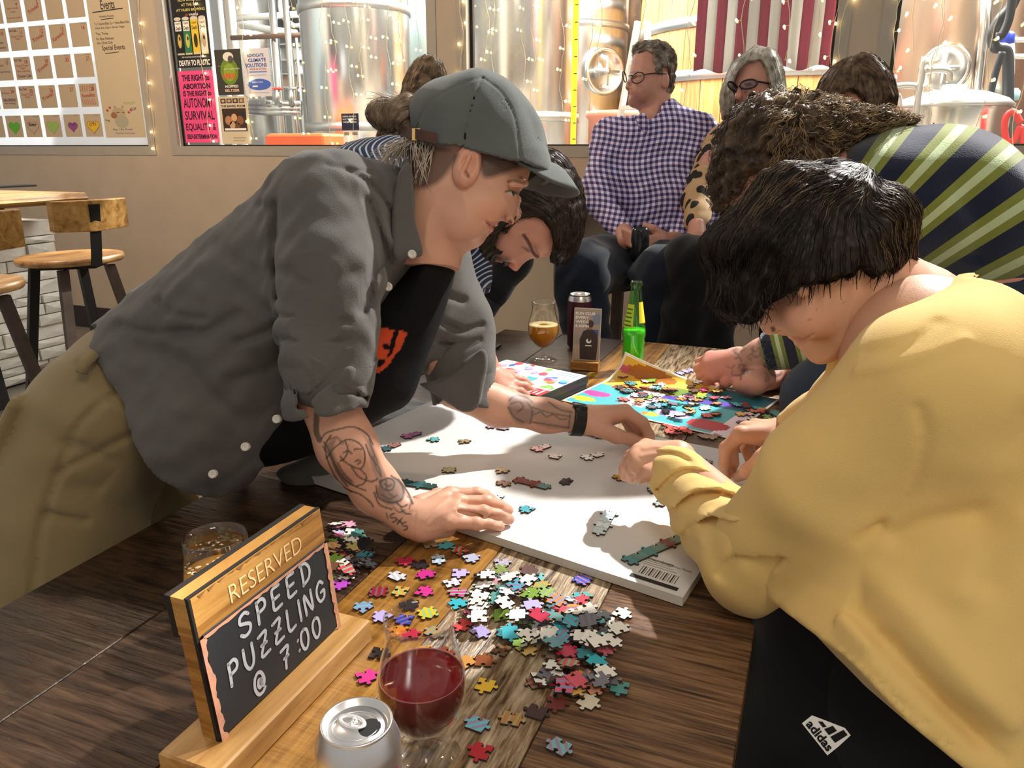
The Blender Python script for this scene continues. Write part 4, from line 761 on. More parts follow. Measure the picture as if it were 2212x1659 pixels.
QL = [q_+o_*.002 for q_, o_ in zip(QQ, (-ex-ey, ex-ey, ex+ey, -ex+ey))]; b = MB(); V = [q_-Vector((0, 0, .016)) for q_ in QL]+[q_+Vector((0, 0, .001)) for q_ in QL]; b.add(V, [(4, 5, 6, 7), (0, 1, 5, 4), (1, 2, 6, 5), (2, 3, 7, 6), (3, 0, 4, 7)]); b.build('box_lid', mat('lid_edge', '2a2526', .4), pb)
lp = Panel(A+Vector((0, 0, .0012)), ex, ey, bw, bh); lp.rect(0, 0, 1, 1, ink('dfe3e0'), .0003); lp.rect(.0, .0, 1, .30, ink('c9d6da'), .0005); lp.rect(0, 0, .22, .30, ink('c0242c'), .0007); lp.text('CEACO', .11, .17, .075, W_, .17, .02, rot=0, e=.001); lp.rect(.02, .04, .2, .06, W_, .001); lp.rect(.04, .09, .15, .105, W_, .001)
lp.rect(0, .30, 1, .325, W_, .0007); cols = ['d6486a', 'e8c23a', '5ab8b4', 'b9a0d8', 'e87a3a', 'f0e6d0', '7fb24a', '3a6ab8', 'c23a3a', 'd8a0c0']; rs = random.Random(21)
for k_ in range(44):
    u, v = rs.uniform(.06, .94), rs.uniform(.37, .95); r_ = rs.uniform(.03, .075); lp.disc(u, v, r_, r_*rs.uniform(.4, .8), ink(rs.choice(cols)), .0006+.00002*k_, 14)
lp.rect(0, .325, .55, .44, ink('4fa8b0'), .0016); lp.text('JIGSAW', .2, .375, .05, W_, .28, .02, e=.0019)
for k_ in range(16): u, v = rs.uniform(.27, .75), rs.uniform(.05, .26); lp.disc(u, v, .05, .045, ink(rs.choice(cols)), .001+.00002*k_, 12)
for k_ in range(5): lp.rect(.8, .06+.045*k_, .97-.03*(k_ % 2), .075+.045*k_, ink('8aa0b8'), .001)
lp.flush(pb, 'cover_picture')
MB().box((-.845, 1.80, TZ+.0008), (-.825, 1.98, TZ+.012), bev=.003).build('marker_pen', M_black, label='black marker pen lying beside the puzzle box', cat='pen')
# poster sheet with one corner curled up
S0 = [Pz(1212, 866, TZ+.001), Pz(1572, 948, TZ+.001), Pz(1692, 862, TZ+.001), Pz(1352, 790, TZ+.001)]; S0 = [Vector(s_) for s_ in S0]; ex = (S0[1]-S0[0]).normalized(); ey = Vector((-ex.y, ex.x, 0)); sw, shh = (S0[1]-S0[0]).length, .31
shd = thing('puzzle_poster', 'colourful picture sheet of the puzzle with one curled up corner', 'poster', S0[0]+ex*sw/2+ey*shh/2)
def SHP(u, v, e=0):
    d_ = max(0, (1-u)*.55+v-1.18); lift = 1.9*d_*d_*1.0+.10*d_; return S0[0]+ex*(u*sw+d_*d_*.25)+ey*(v*shh-d_*d_*.6)+Vector((0, 0, .0012+e+lift*.24))
def sheet_grid(mats, fn):
    b = MB(); n1, n2 = 60, 48; V = [SHP(i/n1, j/n2) for j in range(n2+1) for i in range(n1+1)]; F = []; b.add(V, [(j*(n1+1)+i, j*(n1+1)+i+1, (j+1)*(n1+1)+i+1, (j+1)*(n1+1)+i) for j in range(n2) for i in range(n1)], 0, True)
    b.m = [fn((i+.5)/n1, (j+.5)/n2) for j in range(n2) for i in range(n1)]; return b.build('picture_sheet', mats, shd)
pc = ['efe9dc', '4fb0b8', 'd6489a', 'f0dce4', 'e0b84a', '8c4630', 'b06a1c', 'b8a6dc', 'c02c3c', 'e8842c', 'f0d23a', '5a4aa8', '2c6a78', '6a8a3a', 'c85a72']
pm = [mat('picture_'+c_, c_, .35) for c_ in pc]
def pic(u, v):
    if u < .025 or u > .975 or v < .03 or v > .97: return 0
    if (u-.10)**2*6+(v-.30)**2*12 < .05: return 2
    if (u-.08)**2*8+(v-.14)**2*20 < .05: return 10
    if (u-.18)**2*8+(v-.55)**2*10 < .06: return 5
    if (u-.22)**2*5+(v-.88)**2*14 < .13: return 6
    if (u-.06)**2*40+(v-.86)**2*30 < .07: return 14
    if (u-.62)**2*9+(v-.22)**2*14 < .09: return 7
    if (u-.52)**2*20+(v-.12)**2*30 < .05: return 9 if u < .5 else 10
    if (u-.84)**2*8+(v-.16)**2*10 < .10: return 8
    if abs(u-.35) < .09 and .2 < v < .6: return 3
    if abs(v-.4-u*.3) < .05 and u > .4: return 11
    if (u-.48)**2*10+(v-.7)**2*10 < .10: return 13
    if v > .55: return 4 if u < .62 else 12
    return 1 if u < .9 else 3
so = sheet_grid(pm, pic); md = so.modifiers.new('t', 'SOLIDIFY'); md.thickness = .0006
# ================================================================ jigsaw pieces
def piece_outline(tabs, s=.0185):
    P_ = []; corners = [(-.5, -.5), (.5, -.5), (.5, .5), (-.5, .5)]
    for k in range(4):
        a = np.array(corners[k]); b_ = np.array(corners[(k+1) % 4]); t = b_-a; n = np.array([t[1], -t[0]])
        P_.append(a)
        if tabs[k]:
            for (u, v) in ((.38, .015), (.43, .07), (.36, .15), (.38, .24), (.5, .29), (.62, .24), (.64, .15), (.57, .07), (.62, .015)): P_.append(a+t*u+n*v*tabs[k])
    return [tuple(p_*s) for p_ in P_]
def print_mat():
    m, nt, b = base('piece_print'); oi = N(nt, 'ShaderNodeObjectInfo'); t = nt.nodes.new('ShaderNodeTexCoord')
    vr = N(nt, 'ShaderNodeVectorRotate', rotation_type='Z_AXIS'); ml = N(nt, 'ShaderNodeMath', operation='MULTIPLY'); ml.inputs[1].default_value = 40
    nt.links.new(oi.outputs['Random'], ml.inputs[0]); nt.links.new(t.outputs['Object'], vr.inputs['Vector']); nt.links.new(ml.outputs[0], vr.inputs['Angle'])
    wv = N(nt, 'ShaderNodeTexWave', i_Scale=42.0, i_Distortion=1.2, i_Detail=1.0); wv.inputs['Detail Scale'].default_value = 40; nt.links.new(vr.outputs[0], wv.inputs['Vector']); nt.links.new(ml.outputs[0], wv.inputs['Phase Offset'])
    hs = N(nt, 'ShaderNodeHueSaturation'); nt.links.new(oi.outputs['Color'], hs.inputs['Color']); md = N(nt, 'ShaderNodeMath', operation='FRACT'); m7 = N(nt, 'ShaderNodeMath', operation='MULTIPLY'); m7.inputs[1].default_value = 7.3; nt.links.new(oi.outputs['Random'], m7.inputs[0]); nt.links.new(m7.outputs[0], md.inputs[0]); nt.links.new(md.outputs[0], hs.inputs['Hue'])
    hs.inputs['Value'].default_value = .75; hs.inputs['Saturation'].default_value = .6
    pat = N(nt, 'ShaderNodeMath', operation='MULTIPLY'); nt.links.new(oi.outputs['Alpha'], pat.inputs[1]); rp = ramp(nt, wv.outputs[0], [(.30, (1, 1, 1)), (.34, (0, 0, 0))]); nt.links.new(rp, pat.inputs[0])
    mx = N(nt, 'ShaderNodeMix', data_type='RGBA'); nt.links.new(pat.outputs[0], mx.inputs[0]); nt.links.new(oi.outputs['Color'], mx.inputs[6]); nt.links.new(hs.outputs[0], mx.inputs[7])
    ln = N(nt, 'ShaderNodeMath', operation='MULTIPLY'); rl_ = ramp(nt, wv.outputs[0], [(.28, (0, 0, 0)), (.32, (1, 1, 1)), (.36, (0, 0, 0))]); nt.links.new(rl_, ln.inputs[0]); nt.links.new(oi.outputs['Alpha'], ln.inputs[1])
    mx2 = N(nt, 'ShaderNodeMix', data_type='RGBA'); nt.links.new(ln.outputs[0], mx2.inputs[0]); nt.links.new(mx.outputs[2], mx2.inputs[6]); mx2.inputs[7].default_value = (.02, .02, .025, 1)
    nt.links.new(mx2.outputs[2], b.inputs['Base Color']); b.inputs['Roughness'].default_value = .32; return m
M_print = print_mat(); M_card = mat('piece_edge', '3f332a', .85)
VAR = []
for k, tabs in enumerate(((1, -1, 1, -1), (1, 1, -1, -1), (1, 1, -1, 1), (-1, -1, 1, -1), (1, -1, -1, 1), (1, 1, 1, 1), (0, 1, -1, 1), (0, -1, 1, 1))):
    b = MB(); b.prism(piece_outline(tabs), 0, .0026, 0, None, 1); me = b.mesh('jigsaw_piece')
    for m_ in (M_print, M_card): me.materials.append(m_)
    VAR.append(me)
def piece(p_, col, label, group=None, rot=None, tilt=(0, 0), var=None, pat=None, sc=1.0, cat='puzzle piece'):
    o = bpy.data.objects.new('jigsaw_piece', VAR[random.randrange(8) if var is None else var]); COL.objects.link(o); o.location = [float(v) for v in p_]
    o.rotation_euler = (tilt[0], tilt[1], random.uniform(0, 6.28) if rot is None else rot); o.scale = (sc, sc, 1)
    c_ = h(col); o.color = (c_[0], c_[1], c_[2], (0 if col in ('f2efe4', 'e9e5d8') else random.choice((0, 0, 1, 1))) if pat is None else pat); return tag(o, label, cat, group)
random.seed(11)
Z1_ = TZ+.0004
single = [(929, 1179, 'b98a5a', 'tan and black jigsaw piece in the shadow of the flat hand', 1), (963, 1180, '3fb4c0', 'turquoise jigsaw piece just below the flat hand', 0), (994, 1193, 'd8382c', 'red jigsaw piece with a green corner near the pad edge', 1), (1017, 1208, 'b8aede', 'lavender and white striped jigsaw piece near the pad edge', 1),
 (875, 1214, 'b82a4a', 'crimson jigsaw piece left of the black and white one', 0), (909, 1221, '26242a', 'black and white jigsaw piece right of the crimson one', 1), (947, 1211, 'b4d4dc', 'pale blue striped jigsaw piece on the golden plank', 1), (858, 1247, 'd5d6de', 'pale grey jigsaw piece on the golden plank', 1), (920, 1244, 'c22c86', 'magenta jigsaw piece with an orange notch', 0),
 (992, 1240, 'bdb0e6', 'lavender jigsaw piece touching the white and lavender one', 0), (975, 1262, 'e0d8ee', 'white and lavender jigsaw piece above the pink one', 1), (990, 1283, 'dc3c8e', 'pink jigsaw piece left of the stacked white pieces', 1), (818, 1281, '8c1f28', 'dark red, black and white jigsaw piece on the golden plank', 1), (866, 1279, 'e09a3a', 'orange jigsaw piece beside the dark red one', 1), (915, 1281, 'd8358c', 'plain bright pink jigsaw piece on the golden plank', 0),
 (785, 1315, '5fb6c8', 'teal and blue striped jigsaw piece nearest the sign base', 1), (883, 1309, '1f1f22', 'plain black jigsaw piece on the golden plank', 0), (827, 1334, 'b7aae4', 'plain lavender jigsaw piece below the teal striped one', 0), (924, 1327, 'ecc62e', 'yellow and turquoise jigsaw piece on the golden plank', 1), (875, 1341, '2448b4', 'deep blue striped jigsaw piece on the golden plank', 1), (988, 1308, '3bb3c4', 'turquoise jigsaw piece with a pink oval beside the white stack', 0),
 (858, 1366, 'd98a2c', 'orange jigsaw piece just behind the rim of the red drink', 0), (884, 1373, 'c0324e', 'crimson jigsaw piece seen through the rim of the red drink', 0), (938, 1369, 'c79a5e', 'tan and cream jigsaw piece behind the glass rim', 1), (1001, 1353, 'e0504e', 'coral red jigsaw piece left of the big heap', 0), (1037, 1368, 'b4a8e2', 'lavender jigsaw piece below the coral red one', 0), (818, 1414, '2a2224', 'black and maroon jigsaw piece left of the red drink', 1), (734, 1265, 'b44ac0', 'purple jigsaw piece beside the sign edge', 0),
 (1083, 1218, 'b6b2c8', 'greyish lavender jigsaw piece just below the pad', 1), (916, 1413, 'e0a030', 'amber jigsaw piece seen through the empty part of the glass', 0), (790, 1464, 'd63a8e', 'bright pink jigsaw piece lying alone by the sign base', 0), (1048, 1483, 'ecc23c', 'yellow jigsaw piece right of the red drink', 0), (1045, 1431, '8a4c28', 'brown jigsaw piece above the yellow one', 0), (1004, 1434, 'c88f4a', 'tan jigsaw piece beside the glass and the brown one', 0), (960, 1414, '9a4a30', 'rust jigsaw piece seen through the glass', 0),
 (1083, 1407, '7c4426', 'chestnut jigsaw piece at the lower left of the heap', 1), (1137, 1405, 'dcbc74', 'cream yellow jigsaw piece at the lower edge of the heap', 0), (1160, 1476, '9c4448', 'dusty red and white jigsaw piece below the heap', 1), (1031, 1567, '6fc0d0', 'pale blue and white jigsaw piece right of the glass foot', 1), (1105, 1556, 'b87c44', 'wood brown jigsaw piece with dark lines in front', 1), (1040, 1626, 'b82430', 'deep red jigsaw piece nearest the glass foot', 0), (1208, 1616, '74aeb4', 'teal, grey and white jigsaw piece nearest the camera', 1),
 (1159, 1541, '4a3432', 'dark plum jigsaw piece at the front end of the heap', 1), (1200, 1522, '6e2f28', 'maroon jigsaw piece at the front end of the heap', 0), (1270, 1519, 'd9cfb8', 'large cream jigsaw piece at the front right of the heap', 0), (1339, 1488, '4d8f8c', 'teal jigsaw piece at the right end of the front cluster', 0), (1258, 1255, '4a5cc8', 'blue jigsaw piece lying alone below the pad', 1), (1257, 1291, '46b4c4', 'turquoise jigsaw piece at the upper right of the heap', 1), (1342, 1328, 'f2efe4', 'white jigsaw piece lying alone right of the heap', 0)]
for px, py, c_, lab, pt in single:
    q = Pz(px, py, Z1_); piece((q[0], q[1], Z1_), c_, lab, pat=pt)
# the big heap: buried layer, then the pieces on top
GH = 'big heap of jigsaw pieces on the table'; CN = {'f2efe4': 'white-backed', '46b4c4': 'turquoise', '2a2a2e': 'black', '6a4a34': 'brown', 'd65a6a': 'rose', '8ab04a': 'green', 'b9b2d8': 'lavender', 'e0b060': 'tan', '7a7680': 'grey', 'c02c4c': 'crimson', '4a8f98': 'teal', 'e08a4a': 'orange', 'e8a8c0': 'light pink'}
GHp = [(1045, 1240), (1130, 1225), (1200, 1260), (1270, 1280), (1320, 1310), (1345, 1370), (1290, 1420), (1200, 1410), (1110, 1390), (1060, 1370), (1020, 1330)]
def inside(p_, poly):
    x, y = p_; r_ = False
    for (x0, y0), (x1, y1) in zip(poly, poly[1:]+poly[:1]):
        if (y0 > y) != (y1 > y) and x < (x1-x0)*(y-y0)/(y1-y0)+x0: r_ = not r_
    return r_
keys = list(CN)
def heap(poly, n, z0, zr, group, where, colw, sc=1.0, tilt=.32, near=None):
    k = 0; xs_, ys_ = [a for a, _ in poly], [b for _, b in poly]
    while k < n:
        p_ = (random.uniform(min(xs_), max(xs_)), random.uniform(min(ys_), max(ys_)))
        if not inside(p_, poly): continue
        z = z0+zr*random.random()*(k/n); q = Pz(p_[0], p_[1], z); c_ = random.choices(keys, colw)[0]
        piece((q[0], q[1], z), c_, CN[c_]+' jigsaw piece '+where, group, tilt=(random.uniform(-tilt, tilt), random.uniform(-tilt, tilt)), sc=sc); k += 1
heap(GHp, 72, TZ+.002, .013, GH, 'within the big heap', [14, 3, 3, 3, 2, 2, 2, 3, 3, 2, 3, 2, 1])
heap([(1180, 1400), (1300, 1410), (1335, 1480), (1290, 1500), (1190, 1500), (1150, 1450)], 18, TZ+.002, .007, GH, 'in the tail of the big heap', [8, 1, 1, 3, 4, 0, 1, 2, 2, 1, 2, 1, 1])
tops = [(1054, 1245, 'f2efe4'), (1099, 1249, 'f2efe4'), (1143, 1236, '6a4a34'), (1141, 1256, 'f2efe4'), (1094, 1280, 'f2efe4'), (1090, 1304, 'f2efe4'), (1035, 1334, 'f2efe4'), (1118, 1330, 'f2efe4'), (1165, 1331, 'c02c4c'), (1235, 1343, '46b4c4'), (1102, 1369, '46b4c4'), (1194, 1391, '4a8f98'), (1276, 1381, 'f2efe4'), (1200, 1299, 'e08a4a'), (1146, 1285, '8ab04a'), (1178, 1279, '8ab04a'), (1114, 1266, '46b4c4'), (1268, 1320, 'f2efe4'), (1240, 1325, 'f2efe4'), (1195, 1335, '4a8f98'), (1258, 1375, 'f2efe4'), (1290, 1390, 'f2efe4'), (1320, 1385, 'f2efe4'), (1336, 1360, 'f2efe4'), (1140, 1375, 'f2efe4'),
        (1228, 1435, 'd65a6a'), (1244, 1470, 'd65a6a'), (1200, 1440, 'f2efe4'), (1292, 1470, '7a7680'), (1307, 1456, 'f2efe4'), (1289, 1434, '46b4c4'), (1219, 1484, 'd65a6a'), (1035, 1300, 'f2efe4'), (1034, 1312, 'f2efe4'), (1037, 1288, 'f2efe4'), (1270, 1342, '7a7680'), (1150, 1310, 'b9b2d8')]
for k, (px, py, c_) in enumerate(tops):
    z = TZ+.0155+.004*random.random() if py < 1420 else TZ+.008+.003*random.random(); q = Pz(px, py, z); piece((q[0], q[1], z), c_, CN[c_]+' jigsaw piece on top of the big heap', GH, tilt=(random.uniform(-.22, .22), random.uniform(-.22, .22)), pat=0 if c_ == 'f2efe4' else None)
# shaded heap behind the sign
heap([(712, 1135), (745, 1130), (790, 1150), (805, 1190), (800, 1215), (760, 1250), (725, 1255)], 48, TZ+.001, .012, 'shaded heap of pieces behind the sign', 'in the shaded heap behind the sign', [5, 3, 6, 4, 2, 1, 1, 3, 2, 3, 3, 1, 2])
# heap on the poster sheet and other little groups at the far end
heap([(1330, 812), (1500, 815), (1560, 850), (1560, 905), (1480, 905), (1360, 880), (1330, 850)], 66, TZ+.004, .010, 'heap of pieces on the picture sheet', 'in the far heap on the picture sheet', [9, 5, 4, 3, 3, 3, 2, 4, 3, 2, 3, 4, 1], tilt=.18)
heap([(1560, 855), (1655, 870), (1690, 880), (1675, 925), (1600, 915)], 22, TZ+.003, .005, 'loose pieces at the right of the picture sheet', 'scattered at the right end of the picture sheet', [4, 4, 1, 1, 2, 1, 2, 4, 3, 1, 3, 3, 2], tilt=.1)
for px, py in ((1442, 922), (1454, 928), (1466, 930), (1478, 928), (1460, 938), (1448, 932), (1484, 934)): q = Pz(px, py, TZ+.002+.004*random.random()); piece(q, 'e05a52', 'coral jigsaw piece in the little pile between pad and sheet', 'coral pile between pad and sheet', tilt=(random.uniform(-.2, .2), random.uniform(-.2, .2)), pat=0)
for k, (px, py) in enumerate(((1520, 944), (1533, 947), (1546, 943))): q = Pz(px, py, Z1_); piece(q, 'b08a64', 'tan jigsaw piece beside the bent hand, %s of three' % ('left', 'middle', 'right')[k], pat=1)
for k, (px, py) in enumerate(((1470, 808), (1482, 804), (1494, 801))): q = Pz(px, py, Z1_); piece(q, 'b4a6e0', 'lavender jigsaw piece near the bottle, %s of the row' % ('left', 'middle', 'right')[k], pat=0, rot=.4, var=0)
for k, (px, py, c_) in enumerate(((1545, 822, '5a4a3c'), (1575, 826, '4a4038'), (1600, 835, '3a342e'), (1620, 842, '4a3c30'), (1585, 842, '332d28'), (1685, 820, 'c8a890'))): q = Pz(px, py, Z1_); piece(q, c_, ('dark jigsaw piece on the table under the tattooed forearm' if k < 5 else 'beige jigsaw piece alone by the right table edge'), 'dark pieces under the tattooed forearm' if k < 5 else None, pat=0)
# pieces joined and sorted on the pad
ZP = padz+.0006
def strip(p0, p1, n, cols_, what, var=0):
    a, b_ = Pz(*p0, ZP), Pz(*p1, ZP); d = b_-a; r_ = math.atan2(d[1], d[0])
    for k in range(n):
        q = a+d*(k/max(n-1, 1)); nm = ('piece' if n == 1 else {0: 'first piece', n-1: 'last piece'}.get(k, 'inner piece %d' % (k+1)) if n > 3 else ('left piece', 'right piece', 'last piece')[k])
        piece((q[0], q[1], ZP), cols_[k % len(cols_)], (what if n == 1 else nm+' of the '+what), 'pieces sorted on the white pad', rot=r_+math.pi*0, var=var if k % 2 == 0 else 6, pat=1 if n > 1 and k % 2 else 0)
strip((879, 944), (897, 939), 2, ['d078b8', 'c868a8'], 'pink pair on the pad')
for px, py, c_, lab, pt in ((935, 951, '4fb0c0', 'teal domed jigsaw piece at the far left of the pad', 1), (1002, 955, 'a88a68', 'tan and plum jigsaw piece on the pad near the far forearm', 1), (1200, 988, 'd8706a', 'coral jigsaw piece right of the coral pair on the pad', 1), (970, 1017, 'e0c078', 'cream and teal jigsaw piece on the left of the pad', 1), (1084, 1019, 'b08a5c', 'tan jigsaw piece in the middle of the pad', 0), (1088, 1046, '9a7048', 'brown and cream jigsaw piece left of the brown strip', 1), (1223, 1042, '4a4a52', 'dark jigsaw piece on the pad right of the brown strip', 1), (1074, 1077, 'e8e0e0', 'white and red jigsaw piece beside the fingertips', 1), (1139, 1102, '4aa6b4', 'teal jigsaw piece in front of the fingertips', 0), (1415, 1060, '3a7c8c', 'teal jigsaw piece half under the yellow sleeve', 1), (1427, 1088, 'a8bcc4', 'pale jigsaw piece half under the yellow sleeve', 1)):
    q = Pz(px, py, ZP); piece((q[0], q[1], ZP), c_, lab, 'pieces sorted on the white pad', pat=pt)
strip((832, 971), (852, 963), 2, ['2f5a64', 'a04a5a'], 'teal and plum pair beside the tattooed forearm'); strip((1160, 972), (1176, 966), 2, ['dc6a66', 'd8645e'], 'coral pair on the pad'); strip((1268, 990), (1290, 984), 2, ['f2efe4', 'e9e5d8'], 'white pair on the pad')
strip((1122, 1039), (1174, 1052), 4, ['8c4438', '94483c', '8a3c34', '6fa0a4'], 'brown strip on the pad'); strip((872, 1044), (928, 1052), 4, ['3a6668', '2f5a5c', '3a6a6a', '2c5054'], 'dark teal strip beside the tattooed forearm')
strip((1316, 1112), (1296, 1149), 4, ['cfe2ec', 'bcd8e6', 'd8e6ee', 'c4dce8'], 'pale blue strip on the pad'); strip((1338, 1034), (1360, 1028), 2, ['c89a3c', '7a4a30'], 'yellow and brown pair under the hand')
strip((1362, 1212), (1462, 1167), 6, ['4a8c94', '4f929a', '3f8088', '4a8890', '7a2c34', '48868e'], 'teal strip near the corner of the pad'); strip((1062, 922), (1086, 926), 2, ['b890a8', '9a7890'], 'mauve pair behind the far forearm'); strip((1262, 935), (1296, 943), 3, ['d8a0c4', 'e0b0cc', 'c890b4'], 'pink row behind the wrist'); strip((1500, 990), (1524, 998), 2, ['8a8680', '9a968e'], 'grey pair behind the yellow cuff')
# ================================================================ body modelling: blended solids -> one smooth skin (camera-aligned metres)
def poly_sdf(P_, X, Y):
    """signed distance to a polygon on a 2D grid (negative inside)"""
    P_ = np.asarray(P_, np.float32); n = len(P_); d = np.full(np.broadcast(X, Y).shape, 1e9, np.float32); s = np.ones_like(d)
    for i in range(n):
        a, b_ = P_[i], P_[i-1]; e = b_-a; wx, wy = X-a[0], Y-a[1]; t = np.clip((wx*e[0]+wy*e[1])/max(float(e@e), 1e-12), 0, 1)
        d = np.minimum(d, (wx-e[0]*t)**2+(wy-e[1]*t)**2); c1 = Y >= a[1]; c2 = Y < b_[1]; c3 = e[0]*wy > e[1]*wx
        fl = (c1 & c2 & c3) | (~c1 & ~c2 & ~c3); s = np.where(fl, -s, s)
    return np.sqrt(d)*s
def line_dist(P_, X, Y):
    d = np.full(np.broadcast(X, Y).shape, 1e9, np.float32)
    for a, b_ in zip(P_[:-1], P_[1:]):
        a = np.asarray(a, np.float32); e = np.asarray(b_, np.float32)-a; wx, wy = X-a[0], Y-a[1]; t = np.clip((wx*e[0]+wy*e[1])/max(float(e@e), 1e-12), 0, 1); d = np.minimum(d, (wx-e[0]*t)**2+(wy-e[1]*t)**2)
    return np.sqrt(d)
def smin(a, b_, k):
    if k <= 0: return np.minimum(a, b_)
    t = np.clip(.5+.5*(b_-a)/k, 0, 1); return b_+(a-b_)*t-k*t*(1-t)
class Vol:
    def __init__(s, pbox, d0, d1, hres):
        x0, y0, x1, y1 = pbox; c_ = np.array([K(px, py, d) for px in (x0, x1) for py in (y0, y1) for d in (d0, d1)])
        lo, hi = c_.min(0), c_.max(0); s.h = hres; s.ax = [np.arange(lo[i], hi[i]+hres, hres, dtype=np.float32) for i in range(3)]; s.F = np.full([len(a) for a in s.ax], 9., np.float32)
    def region(s, lo, hi):
        sl = tuple(slice(int(np.searchsorted(s.ax[i], lo[i])), int(np.searchsorted(s.ax[i], hi[i]))) for i in range(3))
        if any(q.stop-q.start < 1 for q in sl): return None
        return sl, s.ax[0][sl[0]][:, None, None], s.ax[1][sl[1]][None, :, None], s.ax[2][sl[2]][None, None, :]
    def put(s, sl, d, k, sub=False):
        s.F[sl] = -smin(-s.F[sl], d, k) if sub else smin(s.F[sl], d, k)
    def cone(s, a, b_, ra, rb, k=.01, sub=False, flat=None):
        a, b_ = np.asarray(a, float), np.asarray(b_, float); m = max(ra, rb)+k+.02; R_ = s.region(np.minimum(a, b_)-m, np.maximum(a, b_)+m)
        if R_ is None: return s
        sl, X, Y, Z = R_; e = (b_-a).astype(np.float32); X, Y, Z = X-a[0], Y-a[1], Z-a[2]; t = np.clip((X*e[0]+Y*e[1]+Z*e[2])/max(float(e@e), 1e-9), 0, 1)
        dx, dy, dz = X-e[0]*t, Y-e[1]*t, Z-e[2]*t
        if flat is not None:
            n, f_ = np.asarray(flat[0], float), flat[1]; n = n/np.linalg.norm(n); q = (dx*n[0]+dy*n[1]+dz*n[2])*(f_-1); dx, dy, dz = dx+q*n[0], dy+q*n[1], dz+q*n[2]
        s.put(sl, np.sqrt(dx*dx+dy*dy+dz*dz)-(ra+(rb-ra)*t), k, sub); return s
    def chain(s, P_, rs, k=.01, **kw):
        for i in range(len(P_)-1): s.cone(P_[i], P_[i+1], rs[i], rs[i+1], k, **kw)
        return s
    def ball(s, c_, r_, k=.01, sub=False): return s.cone(c_, np.asarray(c_)+1e-4, r_, r_, k, sub)
    def ell(s, c_, rad, k=.01, sub=False, rot=0):
        """ellipsoid: radii right, up, away; rot in the picture plane"""
        c_ = np.asarray(c_, float); m = max(rad)+k+.02; R_ = s.region(c_-m, c_+m)
        if R_ is None: return s
        sl, X, Y, Z = R_; X, Y, Z = X-c_[0], Y-c_[1], Z-c_[2]; cs, sn = math.cos(rot), math.sin(rot); U, V_ = (X*cs+Y*sn), (-X*sn+Y*cs)
        k0 = np.sqrt((U/rad[0])**2+(V_/rad[1])**2+(Z/rad[2])**2)+1e-6; k1 = np.sqrt((U/rad[0]**2)**2+(V_/rad[1]**2)**2+(Z/rad[2]**2)**2)+1e-6; s.put(sl, k0*(k0-1)/k1, k, sub); return s
    def infl(s, poly, d, W, R, k=.015, sub=False, sx=0, sy=0, grow=0, smooth=True):
        """rounded solid with a given outline, mid-plane at depth d (leaning by sx, sy), half thickness W, edge radius R"""
        pts = smooth_pts(list(poly)+[poly[0]], 4)[:-1] if smooth else [np.array(p_, float) for p_ in poly]
        c0 = np.mean(np.array(poly, float), 0); k0 = K(c0[0], c0[1], d); out = []
        for p_ in pts:
            rx, ry = (p_[0]-PW/2)/FPX, (PH/2-p_[1])/FPX; dd = (d-sx*k0[0]-sy*k0[1])/(1-sx*rx-sy*ry); out.append((rx*dd, ry*dd))
        out = np.array(out); m = grow+k+.02; mz = W+k+.02+abs(sx)*np.ptp(out[:, 0])+abs(sy)*np.ptp(out[:, 1]); R_ = s.region((out[:, 0].min()-m, out[:, 1].min()-m, d-mz), (out[:, 0].max()+m, out[:, 1].max()+m, d+mz))
        if R_ is None: return s
        sl, X, Y, Z = R_; q = poly_sdf(out, X[:, :, 0], Y[:, :, 0])[:, :, None]-grow; n = Z-(d+sx*(X-k0[0])+sy*(Y-k0[1]))
        qx = np.maximum(q+R, 0); s.put(sl, np.sqrt(qx*qx+(n*(R/W))**2)-R, k, sub); return s
    def prism(s, poly, d, sub=True, k=.003, inter=False):
        """cut away (or keep) everything seen inside an outline drawn at depth d"""
        pts = np.array([K(p_[0], p_[1], d)[:2] for p_ in poly]); q = poly_sdf(pts, s.ax[0][:, None], s.ax[1][None, :])[:, :, None]
        s.F = np.maximum(s.F, q if inter else -q).astype(np.float32); return s
    def fold(s, P_, d, wid, amp, zmax=None):
        """crease (amp > 0) or ridge (amp < 0) drawn along picture points on the side nearest the viewer"""
        pts = np.array([K(p_[0], p_[1], d)[:2] for p_ in smooth_pts(P_, 4)]); w_ = wid/FPX*d; m = 3*w_; R_ = s.region((pts[:, 0].min()-m, pts[:, 1].min()-m, s.ax[2][0]), (pts[:, 0].max()+m, pts[:, 1].max()+m, zmax if zmax else d+.06))
        if R_ is None: return s
        sl, X, Y, Z = R_; q = line_dist(pts, X[:, :, 0], Y[:, :, 0])[:, :, None]; s.F[sl] += amp*np.exp(-(q/w_)**2); return s
    def wrinkle(s, amp, freq, seed=0):
        X, Y, Z = s.ax[0][:, None, None], s.ax[1][None, :, None], s.ax[2][None, None, :]; r_ = np.random.default_rng(seed); n = 0
        for i in range(4):
            a, b_, c_ = r_.normal(size=3)*freq; ph = r_.uniform(0, 6); n = n+np.sin(a*X+b_*Y+c_*Z+ph+1.3*np.sin(b_*.6*X+c_*.7*Y+a*.5*Z))
        s.F += (amp/2*n).astype(np.float32); return s
    def cut(s, p_, n):
        """remove everything on the side n points to"""
        X, Y, Z = s.ax[0][:, None, None], s.ax[1][None, :, None], s.ax[2][None, None, :]; n = np.asarray(n, float)/np.linalg.norm(n)
        s.F = np.maximum(s.F, ((X-p_[0])*n[0]+(Y-p_[1])*n[1]+(Z-p_[2])*n[2]).astype(np.float32)); return s
